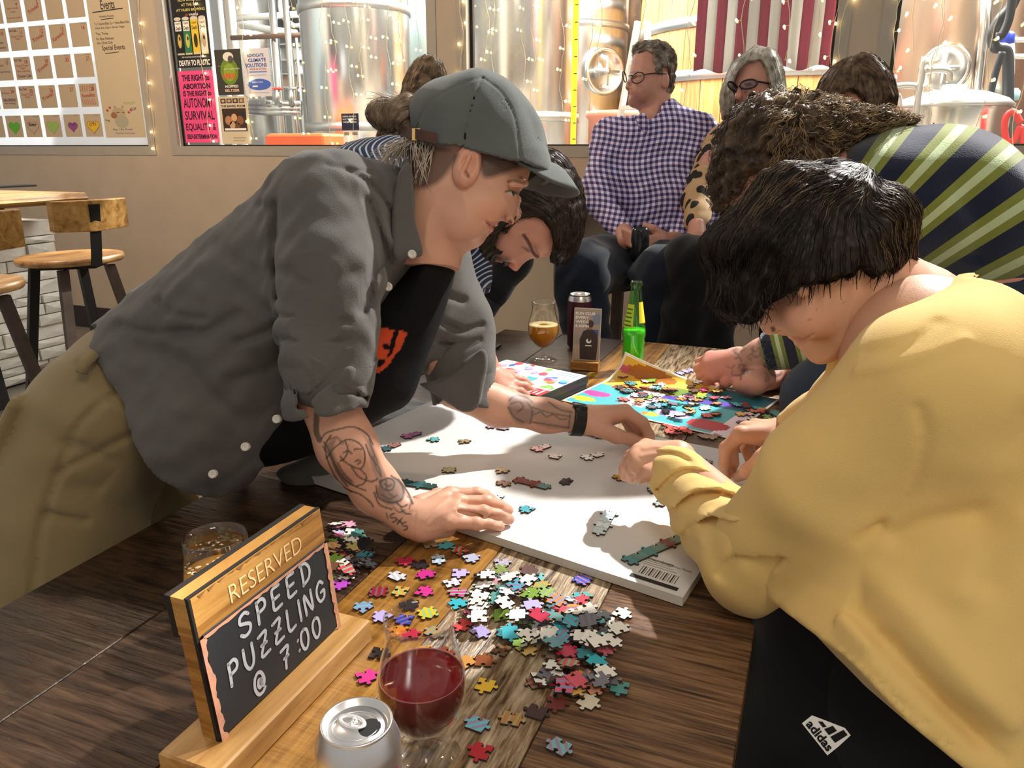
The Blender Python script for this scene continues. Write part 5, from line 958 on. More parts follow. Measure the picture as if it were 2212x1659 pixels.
    def sample(s, P_):
        I = [np.clip(((P_[:, i]-s.ax[i][0])/s.h), 1, len(s.ax[i])-2.01) for i in range(3)]; J = [a.astype(int) for a in I]; f = [a-b_ for a, b_ in zip(I, J)]; r_ = 0
        for a in (0, 1):
            for b_ in (0, 1):
                for c_ in (0, 1): r_ = r_+s.G[J[0]+a, J[1]+b_, J[2]+c_]*(f[0] if a else 1-f[0])*(f[1] if b_ else 1-f[1])*(f[2] if c_ else 1-f[2])
        return r_
    def grad(s, P_):
        e = s.h*1.5; g = np.stack([s.sample(P_+np.eye(3)[i]*e)-s.sample(P_-np.eye(3)[i]*e) for i in range(3)], 1); return g/(np.linalg.norm(g, axis=1, keepdims=True)+1e-9)
    def mesh(s):
        s.G = s.F.copy()
        F = s.F; F[0] = F[-1] = 9; F[:, 0] = F[:, -1] = 9; F[:, :, 0] = F[:, :, -1] = 9; S = F < 0
        c_ = S[:-1].astype(np.int8)+S[1:]; c_ = c_[:, :-1]+c_[:, 1:]; c_ = c_[:, :, :-1]+c_[:, :, 1:]; I = np.argwhere((c_ > 0) & (c_ < 8)); ids = np.full(c_.shape, -1, np.int32); ids[tuple(I.T)] = np.arange(len(I))
        off = np.array([(i, j, k) for i in (0, 1) for j in (0, 1) for k in (0, 1)]); vals = np.stack([F[tuple((I+o).T)] for o in off], 1); acc = np.zeros((len(I), 3)); cnt = np.zeros(len(I))
        for a in range(8):
            for b_ in range(a+1, 8):
                if np.abs(off[a]-off[b_]).sum() != 1: continue
                va, vb = vals[:, a], vals[:, b_]; m = (va < 0) != (vb < 0); t = np.where(m, va/np.where(m, va-vb, 1), 0); acc += np.where(m[:, None], off[a]+(off[b_]-off[a])*t[:, None], 0); cnt += m
        V = (I+acc/cnt[:, None])*s.h+np.array([a[0] for a in s.ax]); Q = []
        for ax in range(3):
            o1, o2 = [(1, 2), (2, 0), (0, 1)][ax]; A = [slice(None)]*3; B2 = [slice(None)]*3; A[ax] = slice(0, -1); B2[ax] = slice(1, None); E = np.argwhere(S[tuple(A)] != S[tuple(B2)]); E = E[(E[:, o1] > 0) & (E[:, o2] > 0)]
            if not len(E): continue
            ins = S[tuple(E.T)]; d1 = np.zeros(3, int); d1[o1] = 1; d2 = np.zeros(3, int); d2[o2] = 1
            q = np.stack([ids[tuple((E-d1-d2).T)], ids[tuple((E-d2).T)], ids[tuple(E.T)], ids[tuple((E-d1).T)]], 1); Q.append(np.where(ins[:, None], q[:, ::-1], q))
        return V, np.concatenate(Q)
def to_px(V): return np.stack([PW/2+FPX*V[:, 0]/V[:, 2], PH/2-FPX*V[:, 1]/V[:, 2]], 1)
def inpoly(P_, poly):
    x, y = P_[:, 0], P_[:, 1]; r_ = np.zeros(len(P_), bool); n = len(poly)
    for i in range(n):
        x0, y0 = poly[i]; x1, y1 = poly[i-1]; c_ = (y0 > y) != (y1 > y)
        if y0 != y1: r_ ^= c_ & (x < (x1-x0)*(y-y0)/(y1-y0)+x0)
    return r_
def merge(parts):
    Vs, Qs, n = [], [], 0
    for V, Q in parts: Vs.append(V); Qs.append(Q+n); n += len(V)
    return np.concatenate(Vs), np.concatenate(Qs)
def vobj(name, parts, mats, parent, attrs=None, flip=True, **kw):
    """camera-aligned solids -> one mesh object in the room"""
    V, Q = merge([p_.mesh() if isinstance(p_, Vol) else p_ for p_ in parts]); at = attrs(V) if attrs else None
    return arr_obj(name, c2w(V), Q, mats, parent, attrs=at, **kw)
def WZ(px, py, z): return w2c(Pz(px, py, z))
class Paint:
    """skin and cloth colours that belong to the surface (hairline, lips, tattoos, prints)"""
    def __init__(s, basecol, var=.05): s.b = np.array(srgb(basecol)); s.ops = []; s.var = var
    def area(s, poly, col, mix=1.0, dmax=99, soft=0, smooth=True): s.ops.append(('a', smooth_pts(list(poly)+[poly[0]], 3)[:-1] if smooth else poly, np.array(srgb(col)), mix, dmax, soft)); return s
    def line(s, P_, wid, col, mix=1.0, dmax=99): s.ops.append(('l', smooth_pts(P_, 4), np.array(srgb(col)), mix, dmax, wid)); return s
    def __call__(s, V):
        P_ = to_px(V); C_ = np.tile(s.b, (len(V), 1)); n = np.sin(V[:, 0]*90+V[:, 1]*57)*np.sin(V[:, 1]*83-V[:, 2]*71); C_ *= (1+s.var*n[:, None])
        for o in s.ops:
            if o[0] == 'a':
                pl = np.array(o[1]); bb = (P_[:, 0] > pl[:, 0].min()-o[5]*3-2) & (P_[:, 0] < pl[:, 0].max()+o[5]*3+2) & (P_[:, 1] > pl[:, 1].min()-o[5]*3-2) & (P_[:, 1] < pl[:, 1].max()+o[5]*3+2) & (V[:, 2] < o[4]); idx = np.where(bb)[0]
                if not len(idx): continue
                if o[5]: q = poly_sdf(pl, P_[idx, 0].astype(np.float32), P_[idx, 1].astype(np.float32)); w_ = np.clip(.5-q/(2*o[5]), 0, 1)*o[3]
                else: w_ = inpoly(P_[idx], o[1])*o[3]
            else:
                pl = np.array(o[1]); m = o[5]*2+2; bb = (P_[:, 0] > pl[:, 0].min()-m) & (P_[:, 0] < pl[:, 0].max()+m) & (P_[:, 1] > pl[:, 1].min()-m) & (P_[:, 1] < pl[:, 1].max()+m) & (V[:, 2] < o[4]); idx = np.where(bb)[0]
                if not len(idx): continue
                q = line_dist(o[1], P_[idx, 0].astype(np.float32), P_[idx, 1].astype(np.float32)); w_ = np.clip((o[5]/2+1-q)/1.5, 0, 1)*o[3]
            C_[idx] = C_[idx]*(1-w_[:, None])+o[2]*w_[:, None]
        return {'Col': np.clip(C_, 0, 1)}
M_skin = attr_mat('skin', .48, sub=.12, bump=.12, bscale=500, spec=.4)
def hair_mat(name, c1, c2, rough=.42):
    if name in MATS: return MATS[name]
    m, nt, b = base(name); n = N(nt, 'ShaderNodeTexNoise', i_Scale=40.0, i_Detail=4.0); nt.links.new(coords(nt), n.inputs['Vector']); nt.links.new(ramp(nt, n.outputs[0], [(.35, srgb(c1)), (.65, srgb(c2))]), b.inputs['Base Color'])
    b.inputs['Roughness'].default_value = rough; b.inputs['Specular IOR Level'].default_value = .22; MATS[name] = m; return m
def tubes(paths, rs, sides=3):
    """many thin tapering strands as one set of arrays; paths (N, S, 3)"""
    P_ = np.asarray(paths, np.float32); n, S_, _ = P_.shape; T = np.gradient(P_, axis=1); T /= np.linalg.norm(T, axis=2, keepdims=True)+1e-9; ref = np.array([.3, .5, .81], np.float32); A = np.cross(T, ref); A /= np.linalg.norm(A, axis=2, keepdims=True)+1e-9; B2 = np.cross(T, A)
    ang = np.arange(sides)*2*math.pi/sides; tap = np.linspace(1, .25, S_)[None, :, None, None]; r_ = np.asarray(rs).reshape(-1, 1, 1, 1)*tap
    V = P_[:, :, None]+r_*(A[:, :, None]*np.cos(ang)[None, None, :, None]+B2[:, :, None]*np.sin(ang)[None, None, :, None]); idx = np.arange(n*S_*sides).reshape(n, S_, sides); a = idx[:, :-1]; b_ = idx[:, 1:]
    Q = np.stack([a, np.roll(a, -1, 2), np.roll(b_, -1, 2), b_], -1).reshape(-1, 4); return V.reshape(-1, 3), Q
def strands(vol, n, flow, length, seed=0, lift=.0015, curl=0, r=.0006, segs=9, keep=None, stray=0, VQ=None):
    """strands combed over a hair mass: they follow flow(px) and stay at a height over its surface; stray lets the ends lift off"""
    g = np.random.default_rng(seed); V, Q = VQ; ce = V[Q].mean(1); cand = np.arange(len(Q))
    if keep is not None: cand = np.where(keep(to_px(ce), ce))[0]
    p_ = ce[g.choice(cand, n)].copy(); L_ = length*g.uniform(.5, 1.3, n); ph = g.uniform(0, 6.28, n); hh = lift*g.uniform(.3, 1.6, n); up = stray*g.uniform(0, 1, n)**2; path = []
    for s_ in range(segs):
        nn = vol.grad(p_); h_ = hh+up*(s_/segs)**2; p_ = p_+nn*np.clip(h_-vol.sample(p_), -.01, .01)[:, None]
        q = p_
        f2 = flow(to_px(p_)); d = np.concatenate([f2, np.zeros((n, 1))], 1); d -= nn*(d*nn).sum(1, keepdims=True); d /= np.linalg.norm(d, axis=1, keepdims=True)+1e-9
        if curl: c_ = np.cross(d, nn); q = p_+(c_*np.sin(ph+s_*1.5)[:, None]+nn*(1+np.cos(ph+s_*1.5))[:, None]*.4)*curl
        path.append(q); p_ = p_+d*(L_/segs)[:, None]
    return tubes(np.stack(path, 1), r*g.uniform(.6, 1.4, n))
def flow_from(pts):
    """nearest-weighted picture directions: list of (px, py, dx, dy) with dy downwards"""
    A = np.array(pts, float)
    def f(P_):
        w_ = 1/(((P_[:, None, :]-A[None, :, :2])**2).sum(2)+200); d = (w_[:, :, None]*A[None, :, 2:]).sum(1)/w_.sum(1, keepdims=True); d[:, 1] *= -1; return d
    return f
def cloth_mat(name, col, var=.12, weave=900, bump=.25, rough=.85, sheen=.2):
    return mat(name, col, rough, var=var, vscale=9, bump=bump, bscale=weave, spec=.2, sheen=sheen)
# ================================================================ woman in the grey cap
wm = thing('person', 'person in a grey cap and grey overshirt leaning over the table on one flat hand', 'person', (-1.10, .80, 0))
sk = Paint('d3a086', .04)
# head with profile, neck
D = 1.225
v = Vol((860, 150, 1160, 560), D-.10, D+.10, .0019)
v.infl([(905, 560), (893, 480), (886, 400), (892, 310), (925, 240), (1000, 195), (1085, 225), (1134, 300), (1146, 352), (1143, 380), (1133, 400), (1124, 412), (1121, 420), (1122, 430), (1118, 448), (1114, 465), (1106, 477), (1094, 478), (1083, 475), (1077, 479), (1076, 485), (1067, 489), (1066, 497), (1053, 508), (1046, 520), (1034, 531), (1016, 534), (994, 525), (970, 514), (955, 540), (940, 575)], D, .074, .075, 0)
v.cone(K(938, 430, D), K(915, 560, D+.01), .056, .060, .03)
v.ell(K(1048, 452, D-.046), (.027, .026, .018), .02); v.ell(K(1000, 476, D-.045), (.036, .03, .02), .02)                      # cheek, jaw
v.ell(K(1122, 420, D-.050), (.012, .009, .016), .008, sub=True)                                                              # eye hollow
v.cone(K(1106, 396, D-.056), K(1134, 396, D-.030), .006, .006, .008)                                                         # brow
v.cone(K(1104, 478, D-.014), K(1098, 474, D-.016), .0055, .006, .005); v.ball(K(1101, 480, D-.016), .0032, .002, sub=True)    # nostril wing
v.fold([(1070, 488), (1060, 487), (1050, 480)], D-.05, 2.4, .0028); v.fold([(1060, 498), (1052, 494), (1046, 486)], D-.05, 3, -.0012); v.fold([(1090, 462), (1066, 466), (1046, 478), (1040, 490)], D-.05, 5, .0006)
# ear
v.ell(K(1009, 358, D-.078), (.021, .034, .011), .004, rot=-.28); v.ell(K(1013, 352, D-.092), (.0145, .023, .010), .003, sub=True, rot=-.28); v.cone(K(1000, 372, D-.086), K(1014, 338, D-.088), .0035, .0035, .004); v.ell(K(1003, 386, D-.082), (.010, .011, .007), .004); v.ball(K(1009, 374, D-.088), .0045, .003, sub=True)
for pl, c_, mx in (([(880, 300), (985, 325), (975, 360), (945, 395), (905, 408), (885, 390)], '3a2c22', .8), ([(1036, 325), (1140, 345), (1128, 362), (1098, 372), (1060, 384), (1042, 380), (1036, 350)], '3b2f28', .88)): sk.area(pl, c_, mx, D, 6)
sk.area([(1079, 479), (1068, 480), (1057, 479), (1049, 479), (1054, 490), (1062, 500), (1068, 498), (1071, 489), (1079, 486)], 'b8605a', .7, D, 2.5); sk.line([(1070, 488), (1060, 487), (1050, 480)], 2.4, '6e2f2c', .8, D); sk.area([(1020, 440), (1085, 430), (1080, 470), (1030, 480)], 'd8845f', .35, D, 16); sk.area([(1096, 414), (1106, 412), (1116, 418), (1112, 424), (1102, 422)], 'd8cfc8', .8, D, 1.5); sk.line([(1092, 414), (1104, 412), (1116, 418)], 3.4, '2a1c18', .9, D); sk.line([(1108, 416), (1110, 421)], 5, '2c2422', .9, D); sk.line([(1098, 392), (1116, 391), (1133, 396)], 6, '6d4a3a', .75, D); sk.area([(990, 320), (1035, 315), (1038, 350), (1020, 400), (990, 400)], 'd98c74', .35, D-.06, 5); sk.area([(1095, 476), (1104, 474), (1106, 481), (1098, 483)], '6a3428', .7, D, 2); sk.ops.append(('l', [np.array((1008, 372)), np.array((1012, 382))], np.array(srgb('5a3024')), .7, D, 6))
parts = [v]
# planted arm: forearm and hand on the pad
g_ = Vol((620, 840, 1135, 1190), .98, 1.36, .0019)
A0, A1, A2, A3 = K(702, 850, 1.075), K(748, 962, 1.090), K(812, 1056, 1.115), WZ(882, 1122, .790)
g_.chain([A0, A1, A2, A3], [.040, .039, .033, .0245], .02)
kn = [WZ(972, 1070, .800), WZ(990, 1086, .804), WZ(984, 1106, .801), WZ(968, 1127, .793)]; pi_ = [WZ(1030, 1067, .798), WZ(1050, 1084, .800), WZ(1045, 1106, .796), WZ(1028, 1131, .786)]; ti = [WZ(1062, 1078, .774), WZ(1098, 1102, .774), WZ(1100, 1122, .774), WZ(1080, 1137, .773)]
for k_, (a, b_, c_) in enumerate(zip(kn, pi_, ti)):
    g_.cone(A3+np.array([.012, 0, 0]), a, .0215, .0130, .012); m_ = b_*.45+c_*.55+np.array([0, .002, -.002]); g_.chain([a, b_, m_, c_], [.0115, .0098, .0088, .0078] if k_ < 3 else [.0105, .0088, .0078, .0070], .0035); g_.ball(a, .0120, .006); g_.ball(b_, .0104, .003)
g_.cone(WZ(915, 1140, .782), WZ(965, 1140, .776), .020, .014, .012); g_.chain([WZ(905, 1092, .787), WZ(945, 1072, .778), WZ(985, 1062, .773)], [.016, .0115, .0085], .008)
for a, b_ in ((kn[0], ti[0]), (kn[1], ti[1]), (kn[2], ti[2])): pass
for P_ in ([(698, 965), (716, 990), (728, 1020), (750, 1050)], [(708, 950), (728, 945), (740, 958)], [(730, 1000), (742, 1022), (760, 1040)], [(806, 985), (812, 1010), (822, 1028)], [(798, 950), (806, 975), (816, 1000)], [(834, 1038), (838, 1062), (852, 1074)], [(824, 1068), (840, 1078), (858, 1070)], [(850, 1096), (862, 1106), (874, 1102)], [(880, 1072), (888, 1084), (884, 1098)]): sk.line(P_, 3.2, '3d3733', .7, 1.2)
for k_ in range(3): q0, q1 = (kn[k_]+kn[k_+1])/2, (ti[k_]+ti[k_+1])/2; g_.cone(q0+(q1-q0)*.12+np.array([0, .010, -.008]), q1+np.array([0, .008, -.008]), .0022, .0030, .004, sub=True)
for px in (897, 903, 910): g_.fold([(px, 1088), (px-4, 1118), (px-2, 1150)], 1.15, 2.2, .0010)
for P_ in ([(935, 1118), (960, 1098), (985, 1090)], [(930, 1130), (955, 1128), (975, 1110)], [(925, 1110), (950, 1085), (970, 1072)]): g_.fold(P_, 1.13, 4, -.0011)
parts.append(g_)
IK = '3d3733'
for x, y in ((1094, 1099), (1097, 1119), (1076, 1134), (1058, 1074)): sk.area([(x-7, y-3), (x+3, y-4), (x+6, y+1), (x+2, y+4), (x-7, y+2)], 'e2b8aa', .7, 1.25, 1.5)
def tat(P_, w_=3.3, mx=.88, c_=IK): sk.line(P_, w_, c_, mx, 1.2)
sk.area([(655, 885), (700, 880), (688, 925), (680, 960), (672, 935)], '4a423d', .0, 1.2); tat([(684, 895), (683, 930), (690, 950)], 12, .8)
for P_ in ([(694, 948), (705, 935), (732, 927), (762, 922), (790, 935), (806, 960)], [(700, 955), (712, 975), (722, 1000), (740, 1030), (762, 1048), (790, 1060)], [(705, 990), (722, 968), (748, 950), (772, 955), (786, 972), (788, 995), (780, 1012), (762, 1008), (742, 995), (735, 985)], [(745, 952), (752, 972), (744, 990), (735, 996)], [(765, 972), (772, 969), (781, 971)], [(742, 978), (752, 974), (760, 980)], [(767, 997), (774, 994), (779, 998), (773, 1003)], [(790, 960), (800, 985), (818, 1010), (824, 1030)], [(760, 1010), (775, 1030), (800, 1040), (815, 1035)], [(715, 940), (702, 965), (712, 1005), (735, 1045), (760, 1062)], [(780, 1015), (792, 1030), (785, 1045), (770, 1050)], [(755, 1060), (778, 1068), (800, 1085), (806, 1095)]): tat(P_, 3)
for pl in ([(702, 960), (725, 948), (720, 975), (738, 1015), (765, 1045), (748, 1045), (722, 1015)], [(786, 940), (806, 965), (826, 1010), (835, 1035), (815, 1040), (800, 1000), (795, 965)]): sk.area(pl, '544a43', .6, 1.2, 3)
for P_ in ([(820, 1040), (840, 1033), (852, 1042), (846, 1058), (828, 1056), (820, 1040)], [(812, 1050), (818, 1075), (842, 1085), (866, 1080), (872, 1060), (862, 1040), (845, 1028)], [(830, 1045), (840, 1050), (846, 1046)], [(808, 1064), (820, 1090), (846, 1100)], [(856, 1085), (868, 1095), (880, 1090)], [(860, 1036), (878, 1058), (892, 1088)], [(866, 1098), (874, 1108), (886, 1110)]): tat(P_, 3.4)
sk.area([(822, 1036), (858, 1032), (876, 1058), (866, 1084), (836, 1090), (814, 1066)], '4a4643', .62, 1.2, 3)
sk.line([(851, 1110), (843, 1113), (846, 1119), (853, 1118), (855, 1125), (848, 1128)], 3, IK, .9, 1.2); sk.line([(856, 1120), (868, 1130)], 3, IK, .9, 1.2); sk.line([(868, 1120), (858, 1132)], 3, IK, .9, 1.2); sk.line([(877, 1128), (869, 1131), (871, 1136), (878, 1136), (879, 1143), (872, 1145)], 3, IK, .9, 1.2); sk.line([(834, 1108), (838, 1120)], 2.5, IK, .8, 1.2)
# far arm reaching, pinching a piece
f_ = Vol((960, 790, 1440, 990), 1.25, 1.60, .0021)
B0, B1, B2_, B3 = K(985, 835, 1.37), K(1075, 878, 1.385), K(1180, 898, 1.395), K(1258, 907, 1.405)
f_.chain([B0, B1, B2_, B3], [.040, .0335, .0285, .0230], .02); tip = WZ(1403, 957, .780)
kk = [K(1350, 888, 1.40), K(1352, 890, 1.425), K(1346, 897, 1.445)]; 
for a in kk: f_.cone(B3, a, .0215, .0135, .014)
f_.chain([kk[0], K(1388, 912, 1.395), K(1402, 938, 1.41), tip+np.array([.004, 0, -.004])], [.0125, .0102, .0090, .0075], .004); f_.chain([kk[1], K(1380, 925, 1.43), K(1392, 945, 1.45), tip+np.array([-.002, .006, .012])], [.0120, .0100, .009, .0075], .004); f_.chain([kk[2], K(1362, 925, 1.455), K(1372, 945, 1.465)], [.0115, .0095, .0080], .004)
f_.chain([K(1285, 920, 1.395), K(1332, 942, 1.385), K(1365, 950, 1.40), tip+np.array([-.010, .001, -.008])], [.0190, .0130, .0105, .0080], .008)
parts.append(f_)
for P_ in ([(1100, 865), (1112, 855), (1135, 858), (1150, 868)], [(1098, 880), (1110, 900), (1130, 912)], [(1105, 872), (1122, 868), (1130, 880), (1118, 890)], [(1140, 870), (1150, 890), (1145, 915)], [(1150, 880), (1190, 892), (1232, 900)], [(1150, 912), (1190, 918), (1228, 924)], [(1155, 895), (1168, 890), (1180, 900), (1195, 896), (1210, 905), (1224, 905)], [(1232, 895), (1228, 925)], [(1185, 868), (1210, 885), (1235, 890)]): sk.line(P_, 3.2, IK, .75, 1.5)
sk.area([(1098, 860), (1130, 852), (1150, 868), (1150, 910), (1120, 915), (1100, 892)], '5d5652', .62, 1.5, 4); sk.area([(1150, 868), (1200, 872), (1240, 890), (1236, 926), (1160, 918)], '6b5d54', .5, 1.5, 3)
core = Vol((120, 380, 1000, 1000), 1.05, 1.45, .008); core.cone(K(300, 830, 1.22), K(620, 620, 1.23), .07, .09, .05); core.cone(K(620, 620, 1.23), K(880, 480, 1.23), .11, .06, .05); core.chain([K(720, 480, 1.12), K(705, 700, 1.07), K(702, 850, 1.075)], [.05, .045, .04], .03); core.chain([K(840, 500, 1.34), K(930, 700, 1.37), K(985, 835, 1.37)], [.05, .045, .038], .03); parts.append(core)
vobj('body', parts, M_skin, wm, sk)
# grey overshirt
M_shirt = cloth_mat('grey_chambray', '5b5955', .14, 700, .3); M_tee = cloth_mat('black_tee', '0d0e10', .2, 600); M_khaki = cloth_mat('khaki_twill', '8b7a57', .08, 800, .25); M_btn = mat('pearl_button', 'd9d2c6', .3)
S_ = Vol((100, 320, 960, 1110), 1.0, 1.44, .0042)
S_.infl([(880, 372), (800, 352), (690, 360), (620, 388), (540, 448), (460, 515), (380, 580), (300, 642), (215, 712), (150, 760), (120, 830), (160, 920), (230, 1010), (320, 1090), (430, 1150), (520, 1070), (620, 925), (720, 810), (800, 718), (850, 632), (908, 556), (898, 470)], 1.225, .150, .13, 0)
S_.cone(K(705, 445, 1.115), K(712, 600, 1.075), .078, .070, .05); S_.chain([K(712, 600, 1.075), K(706, 720, 1.065), K(708, 800, 1.065)], [.070, .0635, .060], .03)
for P_, w_, a in (([(608, 450), (602, 520), (605, 590), (615, 650)], 9, .011), ([(800, 440), (822, 520), (818, 600), (800, 680)], 8, .010), ([(620, 690), (570, 720), (520, 740)], 10, .008), ([(625, 755), (560, 800), (500, 820)], 13, .008), ([(520, 680), (450, 720), (390, 730)], 12, .006), ([(340, 650), (380, 680), (450, 690)], 9, .006), ([(250, 700), (330, 720), (420, 715)], 9, .006), ([(300, 760), (400, 780), (500, 900)], 20, .006), ([(420, 820), (470, 900), (470, 980)], 20, .006), ([(560, 780), (560, 850), (540, 930)], 18, .007), ([(625, 690), (700, 700), (780, 705)], 5, .006), ([(620, 735), (700, 748), (780, 742)], 5, .006), ([(640, 600), (720, 630), (800, 600)], 14, .004), ([(760, 380), (800, 400), (830, 440), (845, 500)], 8, .008), ([(720, 372), (760, 376), (800, 372)], 6, .004), ([(460, 520), (500, 560), (560, 590)], 14, .004), ([(560, 440), (600, 470), (610, 520)], 10, .005)): S_.fold(P_, 1.09, w_, a)
S_.fold([(905, 560), (840, 640), (780, 735), (700, 830), (600, 930), (470, 1045)], 1.12, 5, .0022); S_.wrinkle(.0016, 42, 3); S_.wrinkle(.0010, 90, 5); S_.prism([(188, 700), (186, 748), (238, 802), (283, 870), (302, 950), (345, 1030), (432, 1094), (505, 1036), (640, 915), (640, 1300), (-200, 1300), (-200, 700)], 1.10)
cf = Vol((600, 700, 820, 910), .97, 1.17, .0032); a0, a1 = K(712, 748, 1.065), K(706, 888, 1.072); cf.cone(a0, a1, .066, .0585, 0); cf.cone(a1+(a1-a0)*.6, a0+(a1-a0)*.15, .054, .052, .006, sub=True); cf.cut(a1+(a1-a0)*.02, (a1-a0)+np.array([.02, 0, 0])); cf.cut(a0+(a0-a1)*.05, (a0-a1)+np.array([.03, 0, -.03]))
for P_, w_, a in (([(640, 880), (700, 830), (760, 770), (790, 720)], 5, .007), ([(665, 760), (672, 810), (678, 850)], 4, .005), ([(720, 840), (760, 850), (785, 870)], 5, .004)): cf.fold(P_, 1.01, w_, a)
cf.wrinkle(.0018, 60, 8)
cl = Vol((830, 340, 960, 590), 1.08, 1.40, .003); cl.infl([(862, 372), (886, 352), (892, 420), (898, 480), (914, 548), (884, 556), (852, 560), (846, 500), (850, 430)], 1.135, .010, .008, 0, sx=.35); cl.infl([(872, 358), (892, 352), (905, 420), (908, 470), (890, 490), (872, 430)], 1.20, .075, .03, .01)
cl.cone(K(930, 430, 1.225), K(912, 560, 1.23), .059, .066, .004, sub=True)
fp_ = Vol((590, 480, 1080, 1100), 1.20, 1.52, .0040)
fp_.infl([(985, 512), (982, 560), (990, 620), (965, 700), (930, 780), (850, 880), (780, 935), (735, 975), (720, 1040), (665, 1068), (625, 1050), (600, 1015), (690, 970), (790, 880), (860, 800), (900, 720), (940, 620), (960, 540)], 1.345, .022, .02, 0, sx=.1)
fp_.infl([(870, 500), (985, 510), (1000, 620), (940, 760), (700, 900), (600, 800), (760, 600)], 1.33, .05, .05, .02)
fp_.chain([K(930, 560, 1.37), K(985, 700, 1.39), K(1000, 790, 1.38)], [.068, .062, .060], .03)
for P_, w_, a in (([(960, 700), (1000, 715), (1040, 700)], 6, .008), ([(950, 740), (1000, 750), (1035, 735)], 6, .007), ([(930, 600), (960, 640), (1000, 650)], 8, .006)): fp_.fold(P_, 1.33, w_, a)
fp_.wrinkle(.0015, 45, 6)
c2 = Vol((880, 720, 1075, 910), 1.27, 1.50, .0032); b0, b1 = K(985, 752, 1.385), K(1003, 868, 1.378); c2.cone(b0, b1, .066, .056, 0); c2.cone(b1+(b1-b0)*.6, b0+(b1-b0)*.2, .051, .050, .006, sub=True); c2.cut(b1+(b1-b0)*.1, (b1-b0)+np.array([-.02, 0, 0])); c2.cut(b0+(b0-b1)*.1, (b0-b1)+np.array([-.06, 0, -.02])); c2.infl([(898, 828), (960, 815), (1040, 752), (1052, 800), (1030, 880), (1000, 890), (960, 866)], 1.325, .010, .008, .004); c2.wrinkle(.0016, 60, 2)
c2.cone(K(985, 835, 1.37), K(1075, 878, 1.385), .036, .036, .004, sub=True)
o = vobj('overshirt', [S_, cf, cl, fp_, c2], M_shirt, wm)
# buttons, one by one
for px, py, d in ((890, 549, 1.118), (838, 619, 1.098), (797, 704, 1.10), (598, 905, 1.088), (530, 965, 1.092), (460, 1024, 1.10)):
    c_ = c2w(K(px, py, d-.006)); m_ = Matrix.Translation(Vector(c_)) @ Vector(-CF).to_track_quat('Z', 'Y').to_matrix().to_4x4(); MB().lathe([(.0005, .002), (.0035, .002), (.0055, .0035), (.0062, .002), (.0062, -.004)], n=16, M=m_).build('button', M_btn, wm)
# black tee with the orange print
T_ = Vol((500, 490, 1010, 1030), 1.12, 1.40, .0030)
T_.infl([(905, 545), (945, 520), (985, 515), (985, 580), (955, 690), (915, 790), (880, 868), (820, 905), (700, 975), (600, 1004), (525, 990), (600, 860), (740, 740), (850, 610)], 1.265, .085, .06, 0); T_.wrinkle(.002, 30, 4); T_.fold([(780, 820), (840, 760), (880, 700)], 1.19, 14, .004)
tp = Paint('0d0e10', .2); OR = 'd2502e'
tp.area([(780, 745), (815, 708), (852, 712), (842, 745), (828, 742), (824, 750), (840, 758), (834, 778), (818, 776), (812, 786), (822, 800), (800, 806), (776, 806), (772, 770)], OR, 1, 1.3, 0, False); tp.area([(862, 714), (880, 718), (866, 752), (836, 792), (815, 808), (812, 804), (848, 762)], OR, 1, 1.3, 0, False)
vobj('t_shirt', [T_], attr_mat('tee_cloth', .85, bump=.2, bscale=700, spec=.2), wm, tp)
# khaki trousers
P__ = Vol((-60, 620, 500, 1700), .98, 1.50, .0052)
P__.infl([(330, 640), (200, 735), (140, 782), (95, 832), (55, 900), (20, 985), (2, 1060), (-8, 1200), (-10, 1400), (-10, 1720), (280, 1720), (290, 1400), (297, 1240), (305, 1120), (345, 1040), (420, 960), (460, 850)], 1.23, .145, .12, 0)
P__.infl([(88, 838), (118, 872), (62, 1000), (28, 1022), (8, 1005), (40, 905)], 1.16, .0735, .02, .002, smooth=False); P__.infl([(205, 905), (270, 928), (255, 960), (180, 985)], 1.16, .0735, .02, .002, smooth=False)
for P_, w_, a in (([(140, 782), (200, 840), (260, 880), (320, 900)], 5, .004), ([(240, 840), (150, 930), (110, 1020), (80, 1100), (60, 1200), (48, 1320)], 4, .005), ([(300, 920), (230, 955), (105, 1025)], 5, .005), ([(75, 1112), (150, 1140), (215, 1146), (270, 1125)], 4, .005), ([(78, 1122), (150, 1150), (218, 1156), (272, 1138)], 3, .004), ([(330, 1000), (270, 1040), (220, 1055)], 16, .010), ([(140, 1060), (200, 1075), (260, 1070)], 14, .004), ([(120, 960), (160, 970), (200, 1000)], 9, .004)): P__.fold(P_, 1.075, max(w_*1.5, 7), a*1.1)
P__.wrinkle(.0018, 30, 9)
P__.infl([(300, 900), (430, 1030), (490, 1050), (485, 1200), (470, 1720), (230, 1720), (240, 1100)], 1.40, .075, .07, .02)
leg = Vol((-260, 1500, 420, 2900), .9, 1.5, .014)
for dz in (-.075, .085): leg.cone(w2c((-1.07+.0, .74-dz*.9, .72)), w2c((-1.09, .70-dz, .06)), .105, .075, .02)
vobj('trousers', [P__, leg], M_khaki, wm)
for dz in (-.075, .085): MB().box((-1.16, .65-dz, 0), (-.90, .75-dz, .075), bev=.02).build('shoe', M_black, wm)
MB().tube([c2w(K(205, 762, 1.085)), c2w(K(182, 785, 1.075)), c2w(K(176, 806, 1.072))], .009, 6).build('belt_loop', M_khaki, wm)
